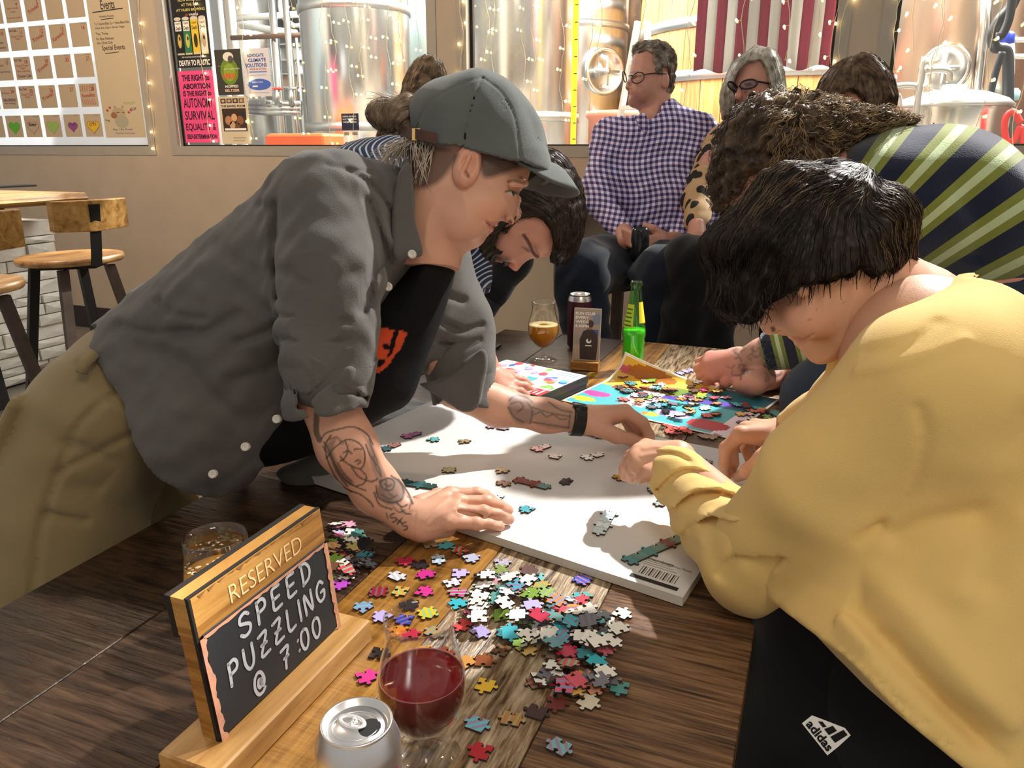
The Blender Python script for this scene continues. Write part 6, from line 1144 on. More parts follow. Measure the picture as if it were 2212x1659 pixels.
# cap
M_cap = cloth_mat('washed_grey_cotton', '5d625f', .12, 900, .3); M_cap2 = mat('cap_underside', '23282b', .8)
H_ = Vol((850, 130, 1240, 480), D-.12, D+.12, .0026)
H_.infl([(884, 310), (876, 262), (890, 215), (940, 180), (1000, 162), (1040, 158), (1090, 175), (1138, 215), (1168, 268), (1184, 318), (1192, 350), (1190, 400), (1150, 450), (1050, 470), (950, 440), (890, 380)], D, .090, .085, 0)
H_.infl([(891, 320), (886, 268), (898, 222), (945, 189), (1000, 171), (1040, 167), (1086, 184), (1131, 222), (1160, 272), (1176, 320), (1183, 355), (1180, 400), (1145, 442), (1050, 462), (955, 432), (898, 378)], D, .084, .083, 0, sub=True)
H_.prism([(800, 300), (884, 308), (930, 318), (985, 326), (1040, 338), (1100, 354), (1150, 362), (1195, 360), (1300, 360), (1300, 600), (800, 600)], D-.06)
for P_, w_, a in (([(1042, 162), (1030, 200), (1012, 260), (1002, 318)], 2.4, .0016), ([(1042, 162), (1085, 200), (1112, 255), (1125, 345)], 2.4, .0016), ([(1042, 162), (960, 200), (905, 250), (890, 300)], 2.4, .0014), ([(905, 300), (985, 318), (1050, 334), (1120, 348)], 2, -.0012)): H_.fold(P_, D-.08, w_, a)
H_.wrinkle(.0012, 55, 12); H_.ell(K(868, 268, D-.01), (.030, .026, .042), .006, sub=True); V_, Q_ = H_.mesh(); arr_obj('cap_crown', c2w(V_), Q_, M_cap, wm)
# visor: curved sheet
nr, nc = 10, 16; root = smooth_pts([K(1104, 338, D-.060), K(1158, 347, D-.036), K(1187, 352, D), K(1172, 368, D+.03), K(1142, 388, D+.046), K(1122, 400, D+.056)], 4); edge = smooth_pts([K(1122, 351, D-.068), K(1190, 392, D-.052), K(1247, 411, D-.008), K(1238, 427, D+.026), K(1190, 422, D+.05), K(1138, 407, D+.062)], 4); n_ = len(root); V = []
for i in range(nr+1):
    u = i/nr
    for j in range(n_):
        p_ = np.array(root[j])*(1-u)+np.array(edge[j])*u; p_ = p_+np.array([.0, .010*math.sin(math.pi*u)*math.sin(math.pi*j/(n_-1)), 0]); V.append(p_)
V = np.array(V); Q = np.array([(i*n_+j, i*n_+j+1, (i+1)*n_+j+1, (i+1)*n_+j) for i in range(nr) for j in range(n_-1)]); o = arr_obj('cap_visor', c2w(V), Q, [M_cap, M_cap2], wm); md = o.modifiers.new('t', 'SOLIDIFY'); md.thickness = .004; md.offset = 0; md.material_offset = 0
MB().lathe([(.0005, .006), (.006, .005), (.009, 0), (.009, -.004)], c2w(K(1043, 160, D)), 14).build('cap_button', mat('cap_button', '2a2c2c', .8), wm)
for px, py in ((1061, 209),):
    m_ = Matrix.Translation(Vector(c2w(K(px, py, D-.074)))) @ Vector(-CF*.8+CU*.6).to_track_quat('Z', 'Y').to_matrix().to_4x4(); MB().lathe([(.0022, 0), (.0040, .001), (.0046, 0), (.0040, -.002)], n=16, M=m_).build('eyelet', mat('eyelet_thread', '8c908c', .8), wm)
M_lea = mat('brown_leather', '4a2a1e', .5, var=.2, vscale=40); st = smooth_pts([K(866, 287, D-.02), K(885, 289, D-.060), K(912, 295, D-.078), K(944, 302, D-.085)], 5)
b = MB(); V = []
for p_ in st:
    for e, q in ((.008, 0), (-.008, 0), (-.008, -.003), (.008, -.003)): V.append(c2w(np.array(p_)+np.array([0, e, q-.003])))
b.add(V, [(i*4+j, i*4+(j+1) % 4, (i+1)*4+(j+1) % 4, (i+1)*4+j) for i in range(len(st)-1) for j in range(4)]+[(3, 2, 1, 0), tuple(len(V)-4+k_ for k_ in range(4))]); b.build('cap_strap', M_lea, wm)
p_ = K(899, 291, D-.075); MB().box((-.006, -.009, -.002), (.006, .009, .002), M=Matrix.Translation(Vector(c2w(p_))) @ Vector(-CF).to_track_quat('Z', 'Y').to_matrix().to_4x4()).build('cap_buckle', mat('brass', (.72, .48, .2), .3, 1.0), wm)
# hair: bun through the back of the cap and loose ends
M_h1 = hair_mat('ash_brown_hair', '5a4a3e', 'a8937a'); M_h0 = hair_mat('dark_brown_hair', '2c221b', '4a3a2e'); M_h2 = hair_mat('pale_hair', 'a8988a', 'd8ccbc')
B_ = Vol((770, 190, 930, 420), D-.09, D+.09, .0024); B_.ell(K(838, 248, D), (.034, .024, .030), .004, rot=-.12); B_.ell(K(880, 238, D-.01), (.020, .026, .03), .008); B_.cone(K(876, 262, D-.02), K(860, 250, D-.02), .018, .020, .01)
for k_ in range(7): B_.fold([(812+7*k_, 222+k_), (818+7*k_, 250), (812+7*k_, 278)], D-.03, 2.2, .0016)
B_.wrinkle(.001, 110, 3); V_, Q_ = B_.mesh(); hs_ = [(V_, Q_)]
fl = flow_from([(830, 245, -.2, 1), (880, 230, -1, .2), (800, 250, 0, 1)]); hs_.append(strands(B_, 420, fl, .04, 3, lift=.0012, curl=.0006, r=.0005, stray=.006, VQ=(V_, Q_)))
g = np.random.default_rng(5); pp_ = []
for k_ in range(260):                                                   # wisps below the strap and around the bun
    if k_ < 170: a = K(g.uniform(872, 905), g.uniform(296, 312), D+g.uniform(-.06, .05)); b_ = K(g.uniform(795, 900), g.uniform(330, 385), D+g.uniform(-.08, .06)); c_ = (a+b_)/2+np.array([g.uniform(-.01, .0), g.uniform(.0, .018), 0])
    elif k_ < 215: a = K(g.uniform(885, 940), g.uniform(300, 330), D-.07); b_ = K(g.uniform(885, 935), g.uniform(360, 420), D-.06+g.uniform(-.015, .015)); c_ = (a+b_)/2+np.array([g.uniform(-.006, .006), 0, -.008])
    else: a = K(g.uniform(850, 885), g.uniform(222, 245), D+g.uniform(-.03, .03)); b_ = K(g.uniform(790, 870), g.uniform(196, 225), D+g.uniform(-.05, .05)); c_ = (a+b_)/2+np.array([0, .008, 0])
    t = np.linspace(0, 1, 9)[:, None]; pp_.append(a*(1-t)**2+2*c_*t*(1-t)+b_*t*t)
w_ = tubes(np.array(pp_), g.uniform(.0005, .0013, len(pp_)))
V_, Q_ = merge(hs_); arr_obj('hair_bun', c2w(V_), Q_, M_h1, wm); arr_obj('loose_hair', c2w(w_[0]), w_[1], M_h2, wm)
nape = Vol((870, 290, 1000, 420), D-.09, D+.09, .0024); nape.infl([(884, 300), (940, 305), (985, 322), (972, 345), (940, 372), (908, 405), (892, 395), (886, 350)], D, .0775, .075, 0); arr_obj('nape_hair', *(lambda m_: (c2w(m_[0]), m_[1]))(nape.mesh()), M_h0, wm)
side = Vol((1030, 310, 1150, 400), D-.09, D, .0022); side.infl([(1040, 330), (1140, 348), (1128, 362), (1098, 372), (1062, 386), (1044, 380)], D-.035, .0385, .03, 0); arr_obj('side_hair', *(lambda m_: (c2w(m_[0]), m_[1]))(side.mesh()), M_h0, wm)
# fitness band
wr = Vol((1200, 840, 1300, 970), 1.33, 1.50, .0016); dv = (B3-B2_)/np.linalg.norm(B3-B2_); c_ = K(1247, 906, 1.403); wr.cone(c_-dv*.012, c_+dv*.012, .0315, .0300, 0); wr.cone(c_-dv*.03, c_+dv*.03, .0255, .0235, .001, sub=True); wr.cut(c_+dv*.0115, dv); wr.cut(c_-dv*.0115, -dv); wr.ell(K(1253, 880, 1.39), (.014, .007, .014), .003, rot=-.2)
V_, Q_ = wr.mesh(); arr_obj('fitness_band', c2w(V_), Q_, mat('black_silicone', '111214', .35), wm)
# ================================================================ man in the yellow sweatshirt
ym = thing('person', 'dark haired person in a yellow sweatshirt bending over the pad from the right', 'person', (.22, .80, 0))
sk = Paint('d2a083', .04); D = .965
v = Vol((1600, 400, 2080, 810), D-.11, D+.11, .0022)
v.infl([(1640, 560), (1634, 640), (1637, 672), (1648, 704), (1658, 720), (1668, 724), (1679, 717), (1690, 724), (1708, 726), (1714, 733), (1722, 738), (1726, 747), (1736, 754), (1748, 770), (1770, 787), (1800, 779), (1838, 750), (1890, 790), (2050, 720), (2030, 605), (1950, 560), (1900, 470), (1720, 440), (1660, 480)], D, .076, .075, 0)
v.cone(K(1860, 640, D+.01), K(2010, 720, D-.02), .060, .066, .03); v.ell(K(1745, 690, D-.05), (.030, .026, .02), .02); v.ball(K(1668, 713, D-.020), .0038, .002, sub=True)
v.fold([(1722, 739), (1742, 733), (1755, 722)], D-.06, 2.5, .0022); v.ell(K(1732, 618, D-.080), (.009, .014, .008), .004, rot=.3)
sk.area([(1664, 706), (1672, 705), (1676, 714), (1668, 718)], '4a241c', .85, D, 1.5); sk.area([(1708, 727), (1722, 738), (1738, 736), (1730, 728)], 'b8685e', .6, D, 2); sk.area([(1690, 650), (1780, 660), (1770, 720), (1700, 700)], 'd8907a', .3, D, 20); sk.line([(1642, 668), (1656, 664), (1668, 668)], 4, '2a1f1c', .8, D)
for p_ in ((1822, 655), (1748, 690), (1764, 668)): sk.line([p_, (p_[0]+2, p_[1]+1)], 3, '9a6a58', .8, D)
parts = [v]
# near hand (towards the middle of the pad)
hn = Vol((1300, 920, 1500, 1075), 1.02, 1.34, .0018); wr = K(1462, 992, 1.135); kn = [K(1396, 966, 1.165), K(1382, 976, 1.150), K(1376, 990, 1.138), K(1378, 1004, 1.128)]
for a in kn: hn.cone(wr, a, .0230, .0130, .012); hn.ball(a, .0118, .005)
for a, b_, c_ in zip(kn, [K(1362, 984, 1.185), K(1356, 996, 1.172), K(1356, 1008, 1.158), K(1364, 1018, 1.142)], [K(1346, 1012, 1.198), K(1346, 1022, 1.186), K(1350, 1030, 1.170), K(1364, 1034, 1.150)]): hn.chain([a, b_, c_], [.0105, .0092, .0075], .003)
hn.chain([K(1432, 1010, 1.115), K(1402, 1022, 1.110), K(1386, 1034, 1.118)], [.0155, .0110, .0085], .006)
for P_ in ([(1392, 970), (1420, 965), (1445, 975)], [(1384, 985), (1415, 980), (1440, 985)]): hn.fold(P_, 1.12, 4, -.0012)
parts.append(hn)
# far hand placing a piece
hf = Vol((1525, 880, 1760, 1070), 1.08, 1.46, .0019); wr = K(1712, 942, 1.215); tip = WZ(1580, 1032, .778); kn = [K(1600, 938, 1.215), K(1612, 928, 1.245), K(1632, 922, 1.27), K(1650, 925, 1.29)]
for a in kn: hf.cone(wr, a, .0250, .0135, .014); hf.ball(a, .0122, .005)
hf.chain([kn[0], K(1568, 968, 1.225), K(1564, 1002, 1.235), tip+np.array([-.010, .004, -.004])], [.0120, .0104, .0092, .0075], .004); hf.chain([kn[1], K(1582, 962, 1.26), K(1584, 1000, 1.27), tip+np.array([.004, .010, .012])], [.0118, .0100, .0090, .0075], .004); hf.chain([kn[2], K(1612, 968, 1.275), K(1622, 1000, 1.27)], [.0112, .0095, .0080], .004); hf.chain([kn[3], K(1640, 965, 1.285), K(1650, 990, 1.28)], [.0105, .0085, .0075], .004)
hf.chain([K(1692, 955, 1.190), K(1650, 990, 1.175), K(1615, 1018, 1.195), tip+np.array([.008, .002, -.008])], [.0210, .0140, .0112, .0085], .008); parts.append(hf)
core = Vol((1400, 600, 2300, 1400), .70, 1.35, .010); core.chain([K(1990, 800, .86), K(1660, 1190, .95), K(1462, 992, 1.135)], [.045, .040, .026], .02); core.chain([K(1900, 780, 1.02), K(1850, 900, 1.12), K(1712, 942, 1.215)], [.045, .035, .026], .02); core.cone(K(1990, 760, .90), K(2120, 1150, .87), .09, .11, .04); parts.append(core)
vobj('body', parts, M_skin, ym, sk)
M_yel2 = cloth_mat('yellow_jersey', 'e2c078', .05, 800, .18, sheen=.15)
S_ = Vol((1690, 560, 2420, 1700), .60, 1.12, .0046)
S_.infl([(2062, 600), (2130, 636), (2230, 715), (2340, 860), (2400, 1050), (2400, 1300), (2340, 1640), (2200, 1820), (1900, 1820), (1720, 1680), (1640, 1450), (1690, 1290), (1790, 1150), (1860, 1030), (1850, 930), (1852, 800), (1900, 735), (1985, 655)], .865, .165, .13, 0)
S_.cone(K(2020, 850, .79), K(1800, 1050, .86), .092, .080, .06); S_.cone(K(1800, 1050, .86), K(1640, 1195, .945), .080, .064, .03)
S_.cone(K(1930, 620, .955), K(2060, 690, .93), .0655, .070, .004, sub=True); S_.infl([(1866, 752), (1900, 715), (1985, 648), (2050, 598), (2075, 606), (2010, 668), (1920, 735), (1880, 775)], .905, .068, .02, .006)
S_.cone(K(1900, 600, .965), K(2050, 690, .945), .0625, .068, .004, sub=True)
for P_, w_, a in (([(1990, 880), (2008, 960), (2004, 1080), (1965, 1160)], 10, .0035), ([(1965, 1160), (1880, 1235), (1800, 1290)], 12, .010), ([(1880, 1230), (1910, 1350), (1990, 1470), (2100, 1580)], 26, .010), ([(1840, 1270), (1850, 1340), (1900, 1410)], 22, -.006), ([(2000, 1180), (2060, 1140), (2140, 1120)], 28, .006), ([(2080, 1280), (2140, 1200), (2200, 1130)], 34, -.006), ([(1960, 1300), (2040, 1420), (2150, 1540)], 34, -.008), ([(2190, 900), (2180, 1050), (2130, 1250)], 36, .006), ([(1925, 760), (1990, 740), (2060, 690)], 10, .003), ([(1900, 800), (1990, 770), (2080, 730)], 12, -.003), ([(1800, 1400), (1870, 1440), (1950, 1520), (2050, 1605)], 5, .0025), ([(1950, 1400), (2040, 1520), (2140, 1620)], 14, .005)): S_.fold(P_, .715, w_, a)
S_.wrinkle(.0016, 26, 21); S_.prism([(1400, 1310), (1560, 1306), (1690, 1284), (1785, 1256), (1764, 1310), (1758, 1345), (1772, 1388), (1850, 1440), (1930, 1535), (2010, 1600), (2090, 1665), (2200, 1800), (2200, 2000), (1300, 2000)], .735)
f_ = Vol((1370, 930, 1720, 1320), .82, 1.26, .0030)
f_.chain([K(1690, 1150, .915), K(1632, 1212, .950), K(1540, 1120, 1.035), K(1470, 1035, 1.110), K(1438, 1008, 1.140)], [.066, .060, .0480, .0370, .0330], .035)
for P_, w_, a in (([(1445, 1075), (1470, 1040), (1510, 1025), (1560, 1040)], 6, .008), ([(1455, 1130), (1475, 1085), (1530, 1060), (1590, 1075)], 7, .010), ([(1470, 1180), (1490, 1120), (1540, 1095), (1600, 1090)], 7, .009), ([(1420, 1040), (1440, 1000), (1480, 992), (1510, 1005)], 5, .006), ([(1460, 1100), (1490, 1055), (1545, 1045)], 6, -.006), ([(1480, 1150), (1500, 1100), (1560, 1075)], 6, -.006), ([(1510, 1200), (1540, 1140), (1590, 1110)], 9, .006), ([(1415, 1010), (1430, 985), (1465, 975)], 3, .003)): f_.fold(P_, 1.02, w_, a, zmax=1.2)
f_.wrinkle(.0014, 50, 4); f_.cut(K(1412, 985, 1.165), K(1412, 985, 1.165)-K(1445, 1012, 1.13)); f_.cone(K(1400, 970, 1.18), K(1450, 1005, 1.135), .028, .0285, .003, sub=True)
a_ = Vol((1660, 780, 1980, 1010), .95, 1.34, .0042); a_.chain([K(1920, 800, .99), K(1850, 870, 1.10), K(1770, 920, 1.18), K(1718, 935, 1.215)], [.075, .055, .045, .036], .03); a_.cut(K(1700, 945, 1.22), K(1700, 945, 1.22)-K(1760, 920, 1.19)); a_.cone(K(1690, 945, 1.22), K(1740, 932, 1.205), .031, .031, .003, sub=True); a_.wrinkle(.002, 40, 7)
vobj('sweatshirt', [S_, f_, a_], M_yel2, ym)
# black track trousers with the emblem
M_trk = cloth_mat('black_track_cloth', '0b0c10', .3, 700, .15)
P__ = Vol((1560, 1180, 2420, 1720), .62, 1.2, .007); P__.infl([(1660, 1260), (1800, 1180), (2000, 1200), (2360, 1500), (2350, 1900), (1600, 1900), (1580, 1700), (1600, 1500), (1630, 1350)], .93, .115, .10, 0); P__.fold([(1660, 1640), (1690, 1520), (1720, 1400)], .77, 20, .008); P__.wrinkle(.003, 18, 3)
lg = Vol((1350, 1600, 2600, 3400), .55, 1.1, .016)
for dx in (0, .16): lg.cone(w2c((.13+dx*.6, .83-dx*.2, .72)), w2c((.14+dx*.7, .84-dx, .06)), .10, .075, .02)
vobj('trousers', [P__, lg], M_trk, ym)
for dx in (0, .16): MB().box((.00+dx*.7, .79-dx, 0), (.26+dx*.7, .89-dx, .075), bev=.02).build('shoe', M_white, ym)
ec = c2w(K(1780, 1580, .752)); n_ = Vector(-CF); exv = Vector(CR*.62-CU*.78).normalized(); eyv = Vector(CR*.78+CU*.62).normalized()
ep = Panel(Vector(ec)-exv*.020-eyv*.012, exv, eyv, .040, .030); EW = mat('emblem_white', 'e4e2dc', .6)
V = [(0, .38), (.12, .45), (.98, .45), (1.0, .2), (.95, 0), (.06, 0), (0, .12)]
ep.poly([(.0, 0), (1.0, 0), (1.0, .46), (.97, 1.0), (.74, 1.0), (0, .42)], EW, .0006); ep.text('adidas', .5, .21, .30, M_trk, .86, .03, e=.0012)
for u0, t_ in ((.20, .56), (.44, .74), (.68, .93)): ep.poly([(u0, .45), (u0+.19, .45), (u0+.23, t_), (u0+.07, t_)], M_trk, .0012)
ep.flush(ym, 'emblem')
# hair mass
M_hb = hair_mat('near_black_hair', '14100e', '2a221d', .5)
Hh = Vol((1480, 325, 1995, 760), D-.13, D+.13, .0026)
Hh.infl([(1524, 600), (1514, 560), (1528, 512), (1566, 470), (1598, 428), (1640, 378), (1700, 352), (1780, 350), (1858, 378), (1918, 420), (1946, 480), (1954, 540), (1960, 640), (1900, 730), (1800, 770), (1680, 770), (1570, 720), (1530, 650)], D, .100, .092, 0)
Hh.prism([(1532, 640), (1568, 662), (1600, 676), (1636, 692), (1652, 672), (1682, 650), (1712, 626), (1722, 634), (1742, 612), (1765, 619), (1795, 606), (1817, 604), (1834, 588), (1869, 600), (1890, 592), (1915, 590), (1958, 562), (2100, 540), (2100, 1000), (1400, 1000), (1400, 640)], D-.06)
for k_ in range(22): Hh.fold([(1880-k_*4, 385+k_*4), (1780-k_*3, 395+k_*8), (1650+k_*4, 470+k_*7), (1560+k_*10, 600+(k_ % 5)*10)], D-.09, 4, .0020 if k_ % 2 else -.0018)
Hh.wrinkle(.0045, 28, 30); Hh.wrinkle(.0018, 70, 31); Hh.wrinkle(.0010, 160, 32); V_, Q_ = Hh.mesh()
fl = flow_from([(1850, 420, -.6, .3), (1780, 380, -1, .25), (1680, 420, -.8, .7), (1580, 520, -.5, 1), (1540, 600, .1, 1), (1700, 600, -.3, .8), (1850, 550, .2, 1), (1920, 520, .5, .8), (1900, 450, .8, .4), (1800, 500, -.2, .9)])
hs_ = [(V_, Q_), strands(Hh, 2600, fl, .070, 5, lift=.0016, curl=.0008, r=.00055, VQ=(V_, Q_)), strands(Hh, 380, fl, .06, 6, lift=.002, curl=.001, r=.00045, stray=.012, VQ=(V_, Q_))]
g = np.random.default_rng(8); hl_ = smooth_pts([(1532, 632), (1568, 655), (1600, 668), (1636, 684), (1655, 664), (1712, 620), (1765, 612), (1817, 598), (1869, 594), (1915, 584), (1950, 560)], 6); pp_ = []
for k_ in range(150):
    c_ = hl_[g.integers(len(hl_))]; dd = D-.088+g.uniform(-.004, .012) if c_[0] > 1640 else D+g.uniform(-.09, .05); a = K(c_[0]+g.normal()*8, c_[1]-24+g.normal()*8, dd); b_ = a+np.array([g.normal()*.007-.002, -g.uniform(.014, .034), g.normal()*.003]); m_ = (a+b_)/2+np.array([g.normal()*.003, 0, -.003]); t = np.linspace(0, 1, 9)[:, None]; pp_.append(a*(1-t)**2+2*m_*t*(1-t)+b_*t*t)
hs_.append(tubes(np.array(pp_), g.uniform(.0006, .0016, len(pp_)))); o = strands(Hh, 700, fl, .06, 15, lift=.002, curl=.0012, r=.0005, keep=lambda P_, C_: (P_[:, 1] < 430) | (P_[:, 0] > 1880), VQ=hs_[0]); arr_obj('top_hair', c2w(o[0]), o[1], hair_mat('sunlit_dark_hair', '4a3a2c', '7a634a'), ym)  # lighter top strands: sun highlights painted into the hair colour
V_, Q_ = merge(hs_); arr_obj('hair', c2w(V_), Q_, M_hb, ym)
# ================================================================ bearded man behind the capped person
bm = thing('person', 'bearded person in a navy striped polo bowing low over the far table', 'person', (-1.15, 1.55, 0))
sk = Paint('c48d78', .05); D = 1.62
v = Vol((980, 320, 1275, 610), D-.11, D+.11, .0024)
v.infl([(1014, 545), (1032, 570), (1054, 573), (1064, 563), (1074, 561), (1082, 566), (1094, 566), (1101, 576), (1110, 584), (1118, 584), (1130, 570), (1144, 560), (1160, 556), (1184, 552), (1214, 536), (1240, 500), (1250, 440), (1230, 380), (1190, 350), (1140, 345), (1080, 375), (1030, 440), (1005, 500)], D, .076, .075, 0)
v.ell(K(1140, 545, D-.055), (.014, .010, .014), .008, sub=True); v.cone(K(1130, 512, D-.068), K(1160, 552, D-.040), .006, .006, .008); v.ell(K(1095, 540, D-.05), (.026, .024, .018), .02); v.ball(K(1106, 577, D-.012), .003, .002, sub=True); v.cone(K(1104, 572, D-.018), K(1110, 576, D-.016), .006, .006, .006)
v.cone(K(1040, 500, D), K(960, 520, D+.06), .055, .06, .03)
sk.line([(1131, 508), (1142, 524), (1152, 546), (1162, 556)], 7, '2c201c', .85, D); sk.area([(1126, 533), (1138, 535), (1146, 545), (1138, 543)], '2a211f', .8, D, 2); sk.area([(1064, 560), (1078, 552), (1084, 562), (1072, 566)], 'b5625c', .8, D, 2); sk.area([(1095, 560), (1120, 560), (1125, 580), (1105, 590)], 'c06a5e', .4, D, 8); sk.area([(1008, 500), (1060, 470), (1090, 470), (1085, 510), (1065, 540), (1080, 552), (1100, 556), (1098, 568), (1060, 580), (1020, 575)], '2a201c', .75, D, 6)
parts = [v]
fa = Vol((940, 560, 1200, 890), 1.50, 2.0, .0026); E0, E1, E2 = K(990, 600, 1.62), K(1008, 700, 1.70), WZ(1062, 815, .80)
fa.chain([E0, E1, E2], [.042, .037, .027], .02); kn = [WZ(1110, 818, .80), WZ(1108, 830, .80), WZ(1098, 842, .795), WZ(1085, 852, .79)]; ti = [WZ(1152, 838, .775), WZ(1160, 850, .772), WZ(1150, 862, .77), WZ(1128, 866, .77)]
for a, c_ in zip(kn, ti): fa.cone(E2, a, .024, .014, .012); m_ = a*.5+c_*.5+np.array([0, .006, -.003]); fa.chain([a, m_, c_], [.0115, .010, .008], .004)
fa.chain([E2, WZ(1085, 808, .785), WZ(1120, 806, .773)], [.018, .012, .009], .008); parts.append(fa)
core = Vol((560, 330, 1100, 800), 1.45, 2.0, .012); core.cone(K(650, 560, 1.80), K(950, 480, 1.70), .12, .10, .04); core.cone(K(960, 470, 1.62), E0, .06, .045, .03); parts.append(core)
vobj('body', parts, M_skin, bm, sk)
m, nt, b = base('navy_stripe_knit'); at = N(nt, 'ShaderNodeAttribute', attribute_name='s'); ml = N(nt, 'ShaderNodeMath', operation='MULTIPLY'); ml.inputs[1].default_value = 95; fr = N(nt, 'ShaderNodeMath', operation='FRACT'); nt.links.new(at.outputs['Fac'], ml.inputs[0]); nt.links.new(ml.outputs[0], fr.inputs[0]); nt.links.new(ramp(nt, fr.outputs[0], [(.0, srgb('1f2c4a')), (.62, srgb('1f2c4a')), (.70, srgb('b9c4d4')), (.92, srgb('b9c4d4')), (1, srgb('1f2c4a'))]), b.inputs['Base Color']); b.inputs['Roughness'].default_value = .85; M_navy = m
T_ = Vol((540, 270, 1100, 800), 1.42, 2.05, .0058)
T_.infl([(640, 420), (690, 360), (740, 328), (800, 310), (860, 304), (940, 320), (1010, 380), (1040, 470), (1020, 560), (960, 640), (850, 720), (700, 760), (600, 700), (590, 540)], 1.76, .19, .16, 0); T_.chain([K(985, 470, 1.60), K(995, 560, 1.61), K(1000, 630, 1.63)], [.072, .062, .058], .03); T_.cut(K(1001, 640, 1.63), K(1001, 640, 1.63)-K(990, 540, 1.61)); T_.cone(K(1003, 660, 1.63), K(998, 590, 1.62), .048, .048, .004, sub=True); T_.wrinkle(.002, 40, 3)
for P_, w_, a in (([(985, 540), (992, 590), (1000, 630)], 6, .008), ([(1010, 530), (1012, 580), (1008, 625)], 5, .006)): T_.fold(P_, 1.56, w_, a)
vobj('polo_shirt', [T_], M_navy, bm, lambda V: {'s': V[:, 0]*.80-V[:, 1]*.35+.02*np.sin(V[:, 1]*40)})
lg = Vol((250, 700, 900, 1900), 1.4, 2.1, .016)
for dy in (-.1, .1): lg.cone(w2c((-1.12, 1.55+dy, .85)), w2c((-1.13, 1.55+dy, .05)), .10, .07, .03)
vobj('trousers', [lg], cloth_mat('dark_denim', '20283a', .2), bm)
for dy in (-.1, .1): MB().box((-1.22, 1.50+dy, 0), (-.96, 1.60+dy, .075), bev=.02).build('shoe', M_black, bm)
M_hm = hair_mat('dark_brown_hair2', '1f1712', '3d2f26'); Hm = Vol((990, 310, 1285, 620), D-.12, D+.12, .0026)
Hm.infl([(1090, 470), (1085, 400), (1120, 345), (1190, 326), (1236, 362), (1262, 430), (1260, 500), (1242, 546), (1222, 566), (1205, 566), (1170, 600), (1080, 590), (1030, 560), (1040, 500)], D, .092, .080, 0)
Hm.prism([(1088, 505), (1112, 485), (1150, 470), (1176, 478), (1192, 500), (1198, 525), (1196, 548), (1212, 560), (1214, 580), (1190, 640), (900, 640), (900, 560), (1000, 505), (1050, 470), (1075, 480)], D-.06)
for k_ in range(16): Hm.fold([(1110+k_*4, 360+k_*2), (1160+k_*5, 380+k_*4), (1195+k_*4, 440+k_*5), (1200+k_*3, 540)], D-.07, 3, .0018 if k_ % 2 else -.0016)
Hm.wrinkle(.0014, 80, 3); V_, Q_ = Hm.mesh(); fl = flow_from([(1130, 380, 1, .2), (1200, 380, 1, .6), (1240, 450, .3, 1), (1220, 540, -.3, 1), (1150, 440, .9, .3), (1110, 470, .4, .8)])
V_, Q_ = merge([(V_, Q_), strands(Hm, 1300, fl, .06, 4, lift=.0014, curl=.0008, VQ=(V_, Q_)), strands(Hm, 150, fl, .05, 5, stray=.012, VQ=(V_, Q_))]); arr_obj('hair', c2w(V_), Q_, M_hm, bm)
Bd = Vol((980, 420, 1140, 610), D-.10, D+.10, .0024); Bd.infl([(1006, 545), (1030, 577), (1056, 580), (1072, 566), (1084, 572), (1100, 574), (1120, 590), (1160, 560), (1214, 536), (1240, 500), (1230, 380), (1140, 345), (1080, 375), (1026, 440), (998, 500)], D, .0835, .078, 0); Bd.ell(K(1070, 535, D-.05), (.030, .024, .020), .02)
Bd.prism([(1000, 590), (1062, 590), (1068, 572), (1062, 562), (1070, 552), (1082, 549), (1090, 556), (1086, 566), (1092, 580), (1104, 572), (1106, 560), (1096, 550), (1080, 544), (1066, 538), (1076, 512), (1096, 492), (1116, 474), (1100, 455), (1060, 455), (990, 480)], D-.055, inter=True); Bd.wrinkle(.0016, 150, 3); V_, Q_ = Bd.mesh(); fl = flow_from([(1060, 520, -.8, .8), (1030, 560, -.5, 1), (1090, 560, -.6, .8)]); V_, Q_ = merge([(V_, Q_), strands(Bd, 700, fl, .018, 8, lift=.001, stray=.004, r=.0005, VQ=(V_, Q_))]); arr_obj('beard', c2w(V_), Q_, M_hm, bm)
# ================================================================ person in the striped sweater
sp_ = thing('person', 'curly haired person in a navy and olive striped sweater reaching over the table', 'person', (.40, 1.75, 0))
sk = Paint('cf9684', .05); D = 1.52
v = Vol((1540, 300, 1760, 560), D-.10, D+.10, .003); v.infl([(1575, 400), (1590, 340), (1640, 300), (1710, 310), (1740, 380), (1720, 470), (1660, 520), (1600, 510), (1580, 450)], D, .074, .07, 0); v.cone(K(1690, 400, D), K(1800, 400, D+.02), .055, .06, .03); parts = [v]
fa = Vol((1480, 690, 1800, 870), 1.55, 2.05, .0026); E0, E1, E2 = K(1700, 745, 1.72), K(1650, 765, 1.76), K(1592, 783, 1.815); fa.chain([E0, E1, E2], [.040, .035, .028], .02)
kn = [K(1535, 772, 1.85), K(1530, 786, 1.84), K(1534, 800, 1.835), K(1542, 812, 1.83)]
for a in kn: fa.cone(E2, a, .030, .017, .014)
for a, b_, c_ in zip(kn, [K(1512, 782, 1.875), K(1508, 796, 1.865), K(1514, 812, 1.86), K(1525, 824, 1.85)], [K(1520, 806, 1.89), K(1520, 820, 1.885), K(1530, 830, 1.88), K(1545, 834, 1.87)]): fa.chain([a, b_, c_], [.013, .0115, .0095], .004)
fa.chain([K(1585, 800, 1.80), K(1568, 826, 1.81), K(1560, 840, 1.84)], [.017, .012, .009], .008); fa.chain([K(1760, 800, 1.78), K(1680, 812, 1.84), WZ(1630, 826, .79), WZ(1600, 832, .775)], [.036, .030, .026, .018], .02); parts.append(fa)
rs = random.Random(5)
